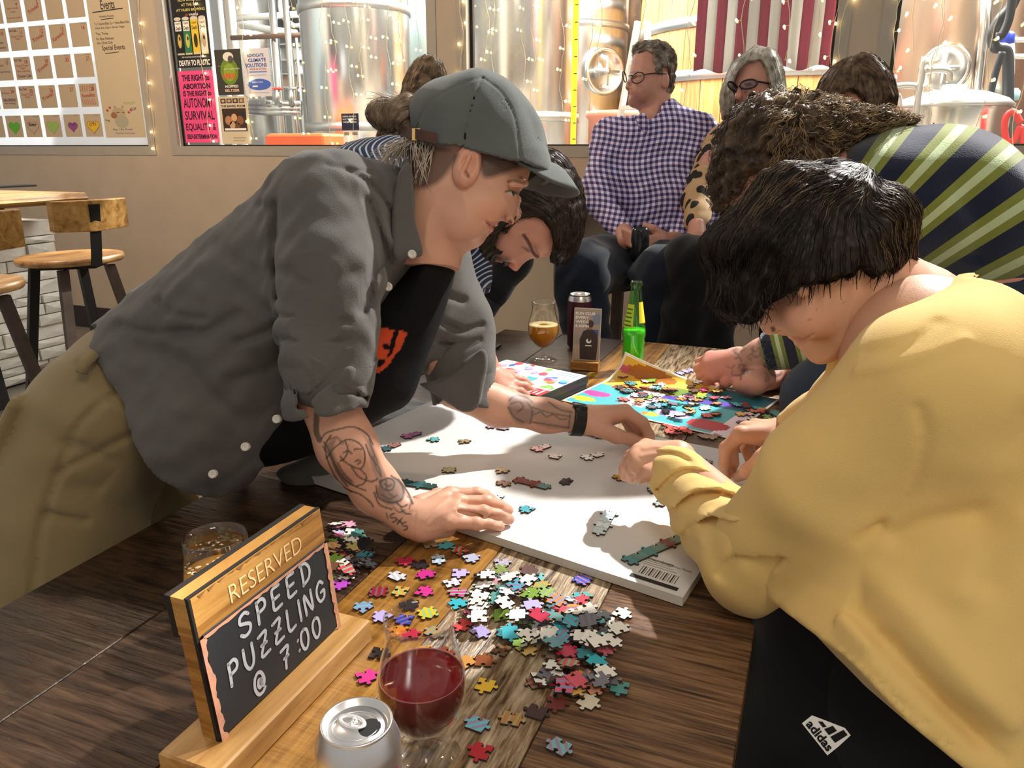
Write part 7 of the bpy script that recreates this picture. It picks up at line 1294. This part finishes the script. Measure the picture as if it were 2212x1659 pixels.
for k_ in range(34): x, y = rs.uniform(1585, 1690), rs.uniform(742, 812); a = rs.uniform(0, 6.28); sk.line([(x, y), (x+9*math.cos(a), y+7*math.sin(a)), (x+15*math.cos(a+.8), y+12*math.sin(a+.8))], 4, '4a4644', .55, 1.8)
sk.area([(1590, 750), (1640, 735), (1690, 740), (1690, 800), (1640, 820), (1600, 800)], '8a7468', .4, 1.8, 8); sk.area([(1495, 760), (1570, 750), (1580, 830), (1520, 845)], 'cf7f72', .5, 1.9, 10)
core = Vol((1700, 330, 2300, 800), 1.35, 1.95, .012); core.cone(K(1800, 420, 1.55), K(2150, 560, 1.56), .09, .12, .04); core.chain([K(1850, 520, 1.55), K(1860, 680, 1.62), K(1700, 745, 1.72)], [.05, .045, .04], .03); parts.append(core)
vobj('body', parts, M_skin, sp_, sk)
m, nt, b = base('striped_knit'); at = N(nt, 'ShaderNodeAttribute', attribute_name='s'); fr = N(nt, 'ShaderNodeMath', operation='FRACT'); nt.links.new(at.outputs['Fac'], fr.inputs[0]); nv, ol, pl = srgb('1b2138'), srgb('77803a'), srgb('b3c49a')
nt.links.new(ramp(nt, fr.outputs[0], [(0, ol), (.18, pl), (.36, ol), (.54, nv), (.98, nv)], 'CONSTANT'), b.inputs['Base Color']); b.inputs['Roughness'].default_value = .95; b.inputs['Sheen Weight'].default_value = .5; b.inputs['Specular IOR Level'].default_value = .03
n2 = N(nt, 'ShaderNodeTexNoise', i_Scale=350.0, i_Detail=3.0); nt.links.new(coords(nt), n2.inputs['Vector']); bp = N(nt, 'ShaderNodeBump', i_Strength=.3, i_Distance=.003); nt.links.new(n2.outputs[0], bp.inputs['Height']); nt.links.new(bp.outputs[0], b.inputs['Normal']); M_knit = m
T_ = Vol((1700, 250, 2420, 820), 1.28, 1.92, .0058)
T_.infl([(1748, 400), (1790, 338), (1860, 296), (1950, 281), (2035, 287), (2105, 312), (2168, 366), (2232, 450), (2330, 600), (2280, 660), (2170, 650), (2060, 640), (1960, 610), (1860, 580), (1770, 500)], 1.57, .20, .16, 0); T_.wrinkle(.002, 25, 5)
T_.fold([(1960, 400), (2040, 390), (2110, 420)], 1.38, 30, .008); T_.fold([(2090, 440), (2130, 480), (2150, 540)], 1.38, 26, .008)
sl_ = Vol((1600, 640, 1960, 840), 1.45, 1.95, .0045); sl_.chain([K(1880, 560, 1.56), K(1860, 690, 1.63), K(1760, 740, 1.69), K(1668, 757, 1.745)], [.075, .066, .056, .046], .03); sl_.cut(K(1652, 760, 1.755), K(1652, 760, 1.755)-K(1720, 748, 1.715)); sl_.cone(K(1640, 764, 1.76), K(1690, 752, 1.73), .039, .040, .003, sub=True)
def sfn(V):
    P_ = to_px(V); u = 20-np.degrees(np.arctan2(923-P_[:, 1], P_[:, 0]-1473))/7.0
    a = np.array((1652, 760.)); e = np.array((.97, -.24)); t = ((P_-a)@e)/48.0+.62
    arm = (P_[:, 0] < 1900) & (P_[:, 1] > 640); return {'s': np.where(arm, t, u)}
vobj('sweater', [T_, sl_], M_knit, sp_, sfn)
b = MB()
for P_ in ([(2000, 284), (2018, 264), (2022, 288), (2006, 292)], [(2098, 312), (2122, 296), (2130, 332), (2112, 322)]): b.add([c2w(K(*p_, 1.50)) for p_ in P_]+[c2w(K(*p_, 1.53)) for p_ in P_], [(0, 1, 2, 3), (7, 6, 5, 4), (0, 4, 5, 1), (1, 5, 6, 2), (2, 6, 7, 3), (3, 7, 4, 0)])
b.build('dark_strap', M_black, sp_)
lg = Vol((1500, 560, 2500, 2300), 1.2, 1.9, .014); lg.chain([K(2200, 610, 1.56), K(1930, 740, 1.62), K(1775, 860, 1.66)], [.12, .10, .08], .04); q = c2w(K(1775, 860, 1.66)); lg.cone(K(1775, 860, 1.66), w2c((q[0]+.05, q[1], .05)), .08, .06, .03); lg.cone(K(2230, 620, 1.60), w2c((.55, 1.72, .05)), .115, .07, .04)
vobj('jeans', [lg], cloth_mat('blue_denim', '2a3648', .25), sp_)
for x, y in ((q[0]+.05, q[1]), (.55, 1.72)): MB().box((x-.16, y-.05, 0), (x+.12, y+.05, .075), bev=.02).build('shoe', M_black, sp_)
M_c1 = hair_mat('curly_brown_hair', '2a211b', '5e4d3d'); M_c2 = hair_mat('sunlit_brown_hair', '7a6448', 'b59c74')  # second tone has sunlight on the trailing strands painted in
Hc = Vol((1520, 190, 1990, 500), D-.14, D+.14, .0032); Hc.infl([(1548, 440), (1540, 390), (1548, 320), (1562, 268), (1600, 226), (1660, 210), (1730, 218), (1780, 250), (1800, 300), (1790, 360), (1760, 420), (1700, 460), (1660, 440), (1620, 415), (1590, 425), (1565, 450)], D, .105, .085, 0)
Hc.infl([(1700, 225), (1780, 232), (1860, 252), (1940, 262), (1955, 278), (1900, 292), (1830, 318), (1780, 345), (1730, 320)], D+.01, .085, .04, .02); Hc.prism([(1590, 405), (1640, 398), (1652, 440), (1600, 455)], D-.08)
Hc.wrinkle(.0045, 70, 3); Hc.wrinkle(.003, 140, 4); V_, Q_ = Hc.mesh(); fl = flow_from([(1600, 260, -.4, .8), (1560, 350, -.1, 1), (1680, 240, -.9, .2), (1780, 260, 1, .1), (1880, 275, 1, .1), (1700, 360, -.3, .9), (1600, 420, 0, 1)])
a_ = [(V_, Q_), strands(Hc, 1800, fl, .06, 4, lift=.003, curl=.004, r=.0006, VQ=(V_, Q_)), strands(Hc, 350, fl, .05, 5, lift=.004, curl=.006, stray=.02, r=.0005, VQ=(V_, Q_))]
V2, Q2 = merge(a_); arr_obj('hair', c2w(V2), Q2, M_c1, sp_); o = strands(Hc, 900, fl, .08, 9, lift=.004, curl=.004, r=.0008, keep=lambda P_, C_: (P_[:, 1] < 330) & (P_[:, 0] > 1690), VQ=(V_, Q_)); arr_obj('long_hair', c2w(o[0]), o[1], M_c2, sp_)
# ================================================================ seated man with glasses and gingham shirt
sm = thing('person', 'seated person in glasses and a purple gingham shirt holding a dark cup', 'person', c2w(K(1385, 600, 3.05))*np.array([1, 1, 0]))
sk = Paint('bd8876', .05); D = 3.03
v = Vol((1330, 85, 1470, 330), D-.13, D+.13, .0038)
v.infl([(1372, 108), (1366, 128), (1362, 148), (1360, 158), (1357, 170), (1352, 182), (1354, 189), (1359, 192), (1356, 200), (1359, 206), (1357, 214), (1358, 222), (1366, 229), (1378, 231), (1395, 232), (1390, 262), (1400, 290), (1430, 270), (1440, 215), (1450, 180), (1452, 130), (1430, 100), (1395, 97)], D, .080, .075, 0); v.cone(K(1412, 200, D), K(1418, 270, D+.01), .058, .062, .03)
v.ell(K(1436, 172, D-.078), (.018, .034, .010), .006, rot=.1); v.ell(K(1368, 166, D-.055), (.016, .012, .014), .008, sub=True); v.cone(K(1362, 178, D-.02), K(1358, 188, D-.02), .010, .013, .01); v.fold([(1357, 201), (1370, 201), (1380, 199)], D-.06, 2, .004); v.ell(K(1385, 195, D-.045), (.04, .04, .03), .02)
sk.area([(1362, 166), (1374, 165), (1373, 171), (1363, 171)], '4a3028', .7, D, 1.5); sk.line([(1372, 166), (1384, 164)], 3, '3a2a26', .8, D); sk.line([(1354, 190), (1364, 192)], 2.5, '7a4a40', .6, D); sk.area([(1356, 199), (1378, 197), (1376, 204), (1357, 205)], 'a8645c', .6, D, 1.5); sk.line([(1362, 157), (1378, 155)], 3, '6a5040', .6, D); parts = [v]
hn = Vol((1310, 470, 1500, 580), 2.5, 3.2, .0032); LW, RW = K(1462, 520, 2.80), K(1347, 500, 2.80)
hn.chain([LW, K(1425, 520, 2.74)], [.032, .030], .02)
for k_ in range(4): hn.chain([K(1418, 514+8*k_, 2.72), K(1392, 518+9*k_, 2.70), K(1370+4*k_, 534+6*k_, 2.72)], [.015, .013, .011], .006)
hn.chain([K(1430, 508, 2.74), K(1408, 494, 2.72), K(1394, 488, 2.72)], [.018, .014, .011], .008); hn.chain([RW, K(1352, 520, 2.76)], [.032, .032], .02)
for k_ in range(4): hn.chain([K(1350+3*k_, 498+9*k_, 2.73), K(1368, 506+8*k_, 2.70), K(1384, 512+9*k_, 2.72)], [.014, .012, .011], .006)
parts.append(hn); core = Vol((1240, 220, 1560, 640), 2.6, 3.3, .014); core.cone(K(1415, 310, 3.07), K(1405, 540, 3.07), .09, .10, .05); core.chain([K(1318, 295, 3.02), K(1296, 400, 2.96), K(1300, 440, 2.93), RW], [.04, .035, .034, .028], .01); core.chain([K(1515, 290, 3.05), K(1525, 400, 2.98), K(1515, 470, 2.92), LW], [.04, .035, .034, .028], .01); parts.append(core); vobj('body', parts, M_skin, sm, sk)
m, nt, b = base('purple_gingham'); ats = [N(nt, 'ShaderNodeAttribute', attribute_name=n_) for n_ in ('u', 'w')]; outs = []
for a in ats:
    fr = N(nt, 'ShaderNodeMath', operation='FRACT'); nt.links.new(a.outputs['Fac'], fr.inputs[0]); st = N(nt, 'ShaderNodeMath', operation='GREATER_THAN'); st.inputs[1].default_value = .5; nt.links.new(fr.outputs[0], st.inputs[0]); outs.append(st.outputs[0])
ad = N(nt, 'ShaderNodeMath', operation='ADD'); nt.links.new(outs[0], ad.inputs[0]); nt.links.new(outs[1], ad.inputs[1]); hf_ = N(nt, 'ShaderNodeMath', operation='MULTIPLY'); hf_.inputs[1].default_value = .5; nt.links.new(ad.outputs[0], hf_.inputs[0])
nt.links.new(ramp(nt, hf_.outputs[0], [(0, srgb('e2d6e6')), (.4, srgb('8a7cae')), (.8, srgb('2e2a58'))], 'CONSTANT'), b.inputs['Base Color']); b.inputs['Roughness'].default_value = .8; M_ging = m
T_ = Vol((1250, 200, 1570, 620), 2.70, 3.36, .0075); T_.infl([(1378, 250), (1395, 236), (1440, 216), (1462, 228), (1510, 246), (1533, 268), (1542, 310), (1530, 400), (1505, 500), (1470, 555), (1400, 565), (1340, 540), (1318, 470), (1305, 390), (1296, 330), (1300, 300), (1320, 268)], 3.05, .135, .11, 0)
T_.chain([K(1318, 295, 3.02), K(1296, 400, 2.96), K(1300, 440, 2.93), K(1344, 496, 2.82)], [.075, .062, .058, .044], .03); T_.chain([K(1515, 290, 3.05), K(1525, 400, 2.98), K(1515, 470, 2.92), K(1466, 520, 2.82)], [.075, .062, .058, .044], .03); T_.wrinkle(.004, 22, 3); T_.cone(K(1412, 190, 3.03), K(1410, 285, 2.99), .060, .062, .01, sub=True)
for P_, w_, a in (([(1410, 290), (1412, 380), (1405, 500)], 3, .005), ([(1330, 470), (1370, 500), (1420, 510)], 8, .008), ([(1500, 350), (1505, 420), (1490, 480)], 7, .010), ([(1320, 340), (1325, 420), (1350, 470)], 7, .010)): T_.fold(P_, 2.92, w_, a)
vobj('gingham_shirt', [T_], M_ging, sm, lambda V: {'u': (to_px(V)[:, 0]+6*np.sin(to_px(V)[:, 1]/25))/12.2, 'w': (to_px(V)[:, 1]+5*np.sin(to_px(V)[:, 0]/28))/12.2})
cl = Vol((1370, 205, 1470, 310), 2.80, 3.2, .004); cl.infl([(1370, 252), (1395, 246), (1398, 290), (1380, 272)], 2.915, .012, .01, 0); cl.infl([(1444, 212), (1466, 240), (1474, 262), (1445, 268), (1418, 284), (1436, 258)], 2.945, .016, .012, 0); vobj('shirt_collar', [cl], M_ging, sm, lambda V: {'u': to_px(V)[:, 0]/12.2+.3, 'w': to_px(V)[:, 1]/12.2})
M_jean = cloth_mat('dark_blue_jeans', '171f2e', .3)
J_ = Vol((1200, 480, 1540, 900), 2.40, 3.30, .011); J_.chain([K(1365, 555, 3.04), K(1255, 585, 2.68)], [.125, .10], .05); J_.cone(K(1255, 590, 2.68), w2c(c2w(K(1300, 760, 2.75))*np.array([1, 1, 0])+np.array([0, 0, .1])), .095, .07, .04); J_.chain([K(1440, 555, 3.04), K(1432, 590, 2.68)], [.125, .10], .05); J_.cone(K(1432, 595, 2.68), w2c(c2w(K(1420, 760, 2.80))*np.array([1, 1, 0])+np.array([0, 0, .1])), .092, .07, .04); J_.wrinkle(.005, 22, 3); vobj('jeans', [J_], M_jean, sm)
M_hg = hair_mat('grey_brown_hair', '4e443a', '9a9082'); Hs = Vol((1355, 85, 1475, 225), D-.13, D+.13, .0036); Hs.infl([(1366, 112), (1368, 101), (1395, 93), (1430, 96), (1452, 114), (1459, 135), (1455, 180), (1445, 208), (1420, 220), (1390, 210), (1375, 160)], D, .092, .08, 0); Hs.prism([(1350, 106), (1372, 112), (1395, 112), (1408, 120), (1412, 150), (1416, 166), (1428, 168), (1428, 150), (1444, 150), (1448, 175), (1440, 210), (1440, 260), (1350, 260)], D-.06); Hs.wrinkle(.003, 60, 3); V_, Q_ = Hs.mesh(); fl = flow_from([(1390, 105, 1, -.1), (1430, 110, 1, .5), (1450, 150, .1, 1), (1420, 140, .5, .8)]); V_, Q_ = merge([(V_, Q_), strands(Hs, 700, fl, .06, 4, lift=.002, curl=.001, r=.0008, VQ=(V_, Q_))]); arr_obj('hair', c2w(V_), Q_, M_hg, sm)
M_frame = mat('dark_spectacle_frame', '2a201c', .3)
def spectacles(parent, rims, temple, r_=.0022, m_=None):
    """rims: list of (centre, right axis, up axis); temple: points"""
    b = MB()
    for c_, a1, a2 in rims: b.tube([c2w(np.array(c_)+np.array(a1)*math.cos(t)+np.array(a2)*math.sin(t)) for t in np.linspace(0, 2*math.pi, 25)], r_, 6, caps=False)
    for P_ in temple: b.tube([c2w(p_) for p_ in P_], r_, 6)
    b.build('spectacles', m_ or M_frame, parent)
spectacles(sm, [(K(1378, 168, D-.082), (.0225, .004, -.008), (.002, -.020, 0)), (K(1349, 166, D-.045), (.010, 0, .018), (.002, -.020, 0))], [[K(1366, 163, D-.078), K(1358, 164, D-.062)], [K(1390, 161, D-.09), K(1415, 158, D-.088), K(1440, 160, D-.085)]])
b = MB(); q = c2w(K(1382, 520, 2.70)); b.lathe([(.001, -.07), (.028, -.07), (.033, -.04), (.034, .0), (.030, .035), (.028, .045), (.026, .045), (.026, .02), (.001, .018)], q, 24); b.build('drinking_glass', mat('smoky_glass', '1d2124', .15), label='dark stemless glass held in the seated man\'s hands', cat='glass')
q = c2w(K(1364, 594, 3.02)); stool(q[:2], (.2, 1), 'wooden bar stool under the seated person in gingham', zs=q[2]+.01, backrest=False, rr=.17, fr=.18)
for k_, (x, y) in enumerate(((1300, 760), (1420, 760))): q = c2w(K(x, y, 2.77)); MB().box((q[0]-.05, q[1]-.18, 0), (q[0]+.05, q[1]+.1, .08), bev=.02).build('shoe', M_black, sm)
# ================================================================ grey haired woman in the spotted top
gw = thing('person', 'grey haired person in dark glasses and a leopard spotted top', 'person', c2w(K(1600, 600, 2.95))*np.array([1, 1, 0]))
sk = Paint('c08a78', .05); D = 2.92; v = Vol((1550, 95, 1700, 320), D-.12, D+.12, .004); v.infl([(1590, 130), (1584, 170), (1578, 200), (1584, 230), (1600, 250), (1640, 250), (1670, 220), (1680, 170), (1660, 125), (1620, 115)], D, .082, .075, 0); v.cone(K(1640, 230, D), K(1645, 290, D+.02), .055, .06, .03); v.cone(K(1600, 190, D-.075), K(1594, 208, D-.085), .009, .013, .01); v.fold([(1580, 234), (1600, 237), (1615, 230)], D-.07, 2, .004); sk.area([(1606, 180), (1620, 178), (1626, 184), (1612, 187)], '4a3a36', .85, D, 2); sk.area([(1580, 186), (1592, 184), (1594, 190), (1582, 191)], '4a3a36', .85, D, 2); sk.area([(1580, 231), (1612, 229), (1612, 238), (1585, 239)], 'a8504e', .8, D, 2); sk.area([(1600, 200), (1650, 195), (1650, 235), (1610, 240)], 'c87a68', .4, D, 8); parts = [v]
hd = Vol((1470, 470, 1560, 570), 2.4, 2.95, .0032); hd.chain([K(1505, 485, 2.70), K(1506, 515, 2.66)], [.030, .034], .02)
for k_, (a, b_) in enumerate((((1492, 525), (1480, 545)), ((1500, 532), (1498, 552)), ((1510, 532), (1512, 556)), ((1520, 528), (1526, 550)))): hd.chain([K(1506, 515, 2.66), K(*a, 2.62), K(*b_, 2.63)], [.026, .013, .010], .008)
parts.append(hd); core = Vol((1470, 240, 1720, 640), 2.6, 3.2, .014); core.cone(K(1625, 310, D+.02), K(1610, 540, 2.98), .12, .13, .04); core.chain([K(1550, 310, 2.90), K(1512, 420, 2.80), K(1505, 485, 2.70)], [.05, .042, .03], .02); parts.append(core); vobj('body', parts, M_skin, gw, sk)
m, nt, b = base('leopard_print'); vo = N(nt, 'ShaderNodeTexVoronoi', i_Scale=24.0, i_Randomness=.9); co = coords(nt, (1, 1, .75)); nz = N(nt, 'ShaderNodeTexNoise', i_Scale=9.0); nt.links.new(co, nz.inputs['Vector']); mxv = N(nt, 'ShaderNodeMix', data_type='RGBA'); mxv.inputs[0].default_value = .08; nt.links.new(co, mxv.inputs[6]); nt.links.new(nz.outputs['Color'], mxv.inputs[7]); nt.links.new(mxv.outputs[2], vo.inputs['Vector']); nt.links.new(ramp(nt, vo.outputs['Distance'], [(.40, srgb('14130f')), (.44, srgb('b79670'))]), b.inputs['Base Color']); b.inputs['Roughness'].default_value = .85
T_ = Vol((1460, 230, 1740, 640), 2.6, 3.25, .0085); T_.infl([(1560, 285), (1620, 262), (1680, 268), (1720, 310), (1715, 450), (1690, 600), (1560, 600), (1540, 450), (1540, 340)], 2.97, .13, .11, 0); T_.chain([K(1560, 310, 2.92), K(1520, 400, 2.84), K(1506, 430, 2.80), K(1506, 480, 2.72)], [.068, .060, .056, .043], .03); T_.wrinkle(.004, 22, 9); vobj('spotted_top', [T_], m, gw)
J_ = Vol((1380, 480, 1720, 960), 2.35, 3.2, .011); f1 = w2c(c2w(K(1450, 790, 2.62))*np.array([1, 1, 0])+np.array([0, 0, .1])); J_.chain([K(1610, 560, 2.98), K(1490, 570, 2.62)], [.125, .095], .05); J_.cone(K(1490, 575, 2.62), f1, .090, .065, .04); f2 = w2c(c2w(K(1540, 800, 2.66))*np.array([1, 1, 0])+np.array([0, 0, .1])); J_.chain([K(1640, 570, 2.98), K(1540, 610, 2.66)], [.12, .09], .05); J_.cone(K(1540, 612, 2.66), f2, .085, .065, .04); J_.wrinkle(.004, 22, 3); vobj('black_trousers', [J_], cloth_mat('black_trouser_cloth', '0d0e11', .3), gw)
for f in (f1, f2): q = c2w(f); MB().box((q[0]-.05, q[1]-.16, 0), (q[0]+.05, q[1]+.08, .085), bev=.02).build('shoe', M_black, gw)
M_gr = hair_mat('silver_hair', '7d766c', 'b5aea2'); Hg = Vol((1540, 95, 1710, 290), D-.13, D+.13, .004); Hg.infl([(1566, 250), (1558, 210), (1572, 160), (1594, 124), (1630, 107), (1664, 114), (1686, 150), (1694, 200), (1694, 260), (1660, 290), (1600, 290)], D, .100, .085, 0); Hg.prism([(1592, 240), (1584, 195), (1592, 155), (1612, 134), (1640, 134), (1656, 155), (1662, 190), (1664, 240), (1660, 330), (1590, 330)], D-.075); Hg.wrinkle(.003, 50, 4); V_, Q_ = Hg.mesh(); fl = flow_from([(1600, 130, -.6, .7), (1575, 190, -.2, 1), (1660, 130, .6, .7), (1685, 200, .1, 1), (1630, 112, -.3, .6)]); V_, Q_ = merge([(V_, Q_), strands(Hg, 900, fl, .12, 4, lift=.002, curl=.001, r=.0008, VQ=(V_, Q_))]); arr_obj('hair', c2w(V_), Q_, M_gr, gw)
spectacles(gw, [(K(1617, 182, D-.098), (.031, .006, -.002), (.004, -.016, 0)), (K(1583, 187, D-.088), (.022, -.002, .014), (.004, -.016, 0))], [[K(1600, 184, D-.10), K(1596, 185, D-.098)], [K(1634, 176, D-.10), K(1650, 178, D-.098), K(1668, 182, D-.09)]], .0034, mat('black_spectacle_frame', '17151a', .25))
gl_ = MB()
for c_, a1, a2 in ((K(1617, 182, D-.097), (.029, .006, -.002), (.004, -.014, 0)), (K(1583, 187, D-.087), (.020, -.002, .014), (.004, -.014, 0))): gl_.add([c2w(np.array(c_)+np.array(a1)*math.cos(t)+np.array(a2)*math.sin(t)) for t in np.linspace(0, 2*math.pi, 17)[:-1]], [tuple(range(16))])
tag(gl_.build('lenses', glass_mat('grey_lens', (.55, .56, .6)), gw))
q = c2w(K(1620, 590, 2.98)); stool(q[:2], (.2, 1), 'bar stool under the grey haired person', zs=q[2]-.05, backrest=False, rr=.17, fr=.18)
# ================================================================ brown haired woman looking down
bw_ = thing('person', 'brown haired person with glasses looking down behind the striped sweater', 'person', c2w(K(1840, 600, 2.75))*np.array([1, 1, 0]))
sk = Paint('b98468', .05); D = 2.72; v = Vol((1770, 120, 1920, 330), D-.12, D+.12, .004); v.infl([(1790, 200), (1800, 160), (1840, 140), (1890, 150), (1905, 200), (1890, 250), (1850, 275), (1810, 260), (1792, 235)], D, .082, .075, 0); v.cone(K(1860, 240, D), K(1870, 300, D+.03), .055, .06, .03); core = Vol((1740, 260, 2010, 640), 2.5, 3.1, .014); core.cone(K(1870, 330, 2.78), K(1870, 560, 2.80), .12, .13, .04); vobj('body', [v, core], M_skin, bw_, sk)
T_ = Vol((1730, 250, 2020, 700), 2.5, 3.1, .010); T_.infl([(1790, 300), (1850, 275), (1910, 280), (1975, 320), (1985, 480), (1960, 660), (1780, 660), (1760, 480), (1765, 340)], 2.80, .14, .11, 0); vobj('dark_top', [T_], cloth_mat('charcoal_knit', '2a2a30', .2), bw_)
J_ = Vol((1680, 540, 2000, 1100), 2.3, 3.1, .014)
for dx in (0, 60): f = w2c(c2w(K(1800+dx, 800, 2.5))*np.array([1, 1, 0])+np.array([0, 0, .1])); J_.chain([K(1830+dx, 600, 2.82), K(1800+dx, 625, 2.48)], [.12, .09], .05); J_.cone(K(1800+dx, 630, 2.48), f, .085, .065, .04); q = c2w(f); MB().box((q[0]-.05, q[1]-.16, 0), (q[0]+.05, q[1]+.08, .085), bev=.02).build('shoe', M_black, bw_)
vobj('trousers', [J_], cloth_mat('black_trouser_cloth', '0d0e11', .3), bw_)
M_br = hair_mat('chestnut_hair', '3a2a20', '77604a'); Hw = Vol((1735, 105, 1945, 290), D-.14, D+.14, .004); Hw.infl([(1750, 235), (1764, 190), (1798, 146), (1850, 121), (1890, 134), (1918, 176), (1930, 228), (1920, 252), (1880, 262), (1840, 280), (1780, 260)], D, .105, .09, 0); Hw.prism([(1792, 250), (1806, 215), (1828, 192), (1850, 200), (1868, 218), (1860, 262), (1840, 330), (1780, 330)], D-.085); Hw.wrinkle(.003, 45, 4); V_, Q_ = Hw.mesh(); fl = flow_from([(1800, 150, -.8, .7), (1770, 200, -.4, 1), (1880, 145, .8, .5), (1915, 200, .3, 1), (1840, 180, -.2, 1)]); V_, Q_ = merge([(V_, Q_), strands(Hw, 900, fl, .12, 4, lift=.002, curl=.001, r=.0009, VQ=(V_, Q_))]); arr_obj('hair', c2w(V_), Q_, M_br, bw_)
spectacles(bw_, [(K(1818, 240, D-.10), (.024, .003, 0), (0, .014, 0))], [[K(1834, 238, D-.10), K(1852, 226, D-.105), K(1870, 212, D-.10)]], .0025)
q = c2w(K(1850, 615, 2.82)); stool(q[:2], (.2, 1), 'bar stool under the brown haired person', zs=q[2]-.05, backrest=False, rr=.17, fr=.18)
# ================================================================ long haired person behind the capped one
lw_ = thing('person', 'long haired person seated by the window behind the grey cap', 'person', c2w(K(930, 600, 2.9))*np.array([1, 1, 0]))
sk = Paint('c8957c', .05); D = 2.88; v = Vol((860, 120, 990, 330), D-.12, D+.12, .005); v.infl([(885, 200), (900, 150), (935, 135), (960, 160), (965, 210), (950, 250), (910, 260)], D, .078, .07, 0); v.cone(K(925, 240, D), K(925, 290, D+.02), .055, .06, .03); core = Vol((800, 260, 1060, 640), 2.6, 3.2, .014); core.cone(K(930, 330, 2.92), K(940, 540, 2.92), .12, .13, .04); vobj('body', [v, core], M_skin, lw_, sk)
T_ = Vol((790, 250, 1090, 660), 2.6, 3.2, .010); T_.infl([(850, 330), (900, 285), (960, 285), (1010, 320), (1030, 450), (1010, 620), (860, 620), (830, 480)], 2.92, .14, .11, 0); vobj('dark_top', [T_], cloth_mat('charcoal_knit', '2a2a30', .2), lw_)
J_ = Vol((900, 480, 1200, 1000), 2.3, 3.2, .009); J_.chain([K(990, 560, 2.92), K(1100, 555, 2.62)], [.11, .08], .05); J_.chain([K(1100, 560, 2.62), K(1062, 620, 2.60), K(1034, 664, 2.60)], [.075, .062, .056], .03); J_.chain([K(940, 570, 2.92), K(960, 600, 2.66), K(955, 760, 2.66)], [.12, .08, .06], .04); vobj('dark_jeans', [J_], cloth_mat('charcoal_denim', '16171b', .3), lw_)
cu = Vol((990, 610, 1080, 720), 2.48, 2.72, .004); cu.cone(K(1048, 640, 2.60), K(1026, 678, 2.60), .064, .060, 0); cu.cut(K(1024, 680, 2.60), K(1024, 680, 2.60)-K(1048, 640, 2.60)); cu.cut(K(1047, 642, 2.60), K(1047, 642, 2.60)-K(1024, 680, 2.60)); vobj('turned_up_cuff', [cu], cloth_mat('faded_denim', '2c2e33', .3), lw_)
an = Vol((980, 650, 1060, 820), 2.5, 2.72, .006); an.cone(K(1026, 680, 2.60), K(1012, 760, 2.62), .040, .036, .01); vobj('sock', [an], M_black, lw_)
M_lb = hair_mat('long_light_brown_hair', '4a3a2c', '927a5c'); Hl = Vol((800, 110, 990, 345), D-.14, D+.14, .0042); Hl.infl([(864, 220), (878, 168), (905, 132), (935, 124), (958, 145), (969, 190), (966, 250), (950, 300), (900, 325), (830, 312), (816, 292), (850, 260)], D, .10, .085, 0); Hl.wrinkle(.002, 60, 3); V_, Q_ = Hl.mesh(); fl = flow_from([(920, 140, -.4, .7), (880, 200, -.25, 1), (950, 180, .2, 1), (900, 280, -.6, .9)]); V_, Q_ = merge([(V_, Q_), strands(Hl, 900, fl, .14, 4, lift=.002, r=.0009, VQ=(V_, Q_))]); arr_obj('hair', c2w(V_), Q_, M_lb, lw_)
q = c2w(K(960, 600, 2.92)); stool(q[:2], (-.6, .8), 'bar stool under the long haired person', zs=q[2]-.03, backrest=False, rr=.17, fr=.18)
# ================================================================ small pieces belong to the part they sit on
UNDER = {'button': ['overshirt'], 'belt_loop': ['trousers'], 'cap_visor': ['cap_crown'], 'cap_button': ['cap_crown'], 'eyelet': ['cap_crown'], 'cap_strap': ['cap_crown'], 'cap_buckle': ['cap_crown'], 'emblem': ['trousers'], 'lenses': ['spectacles'], 'shirt_collar': ['gingham_shirt'], 'turned_up_cuff': ['dark_jeans'], 'mouth_opening': ['lid'], 'pull_tab': ['lid'], 'score_line': ['lid'],
         'foam_ring': ['drink'], 'foam_lace': ['glass_bowl'], 'cross_handle': ['manway_door'], 'lettering': ['sheet', 'slate', 'card', 'film', 'cover_sheet'], 'cover_picture': ['box_lid'], 'tick_marks': ['tape'], 'label_print': ['glass', 'body'], 'silver_shoulder': ['body'], 'worn_edge': ['slate'], 'chipped_edge': ['header_board'], 'top_hair': ['hair'], 'long_hair': ['hair'], 'beard': [], 'lamp': ['wire']}
stem = lambda o: o.name.split('.')[0]
for root in [o for o in COL.objects if o.parent is None and o.type == 'EMPTY']:
    kids = list(root.children); byname = {}
    for c_ in kids: byname.setdefault(stem(c_), c_)
    for c_ in kids:
        for t_ in UNDER.get(stem(c_), []):
            if t_ in byname: c_.parent = byname[t_]; c_.matrix_parent_inverse = Matrix.Identity(4); break
for o in COL.objects:
    if stem(o) in ('tick_marks', 'foam_lace'): o['kind'] = 'stuff'
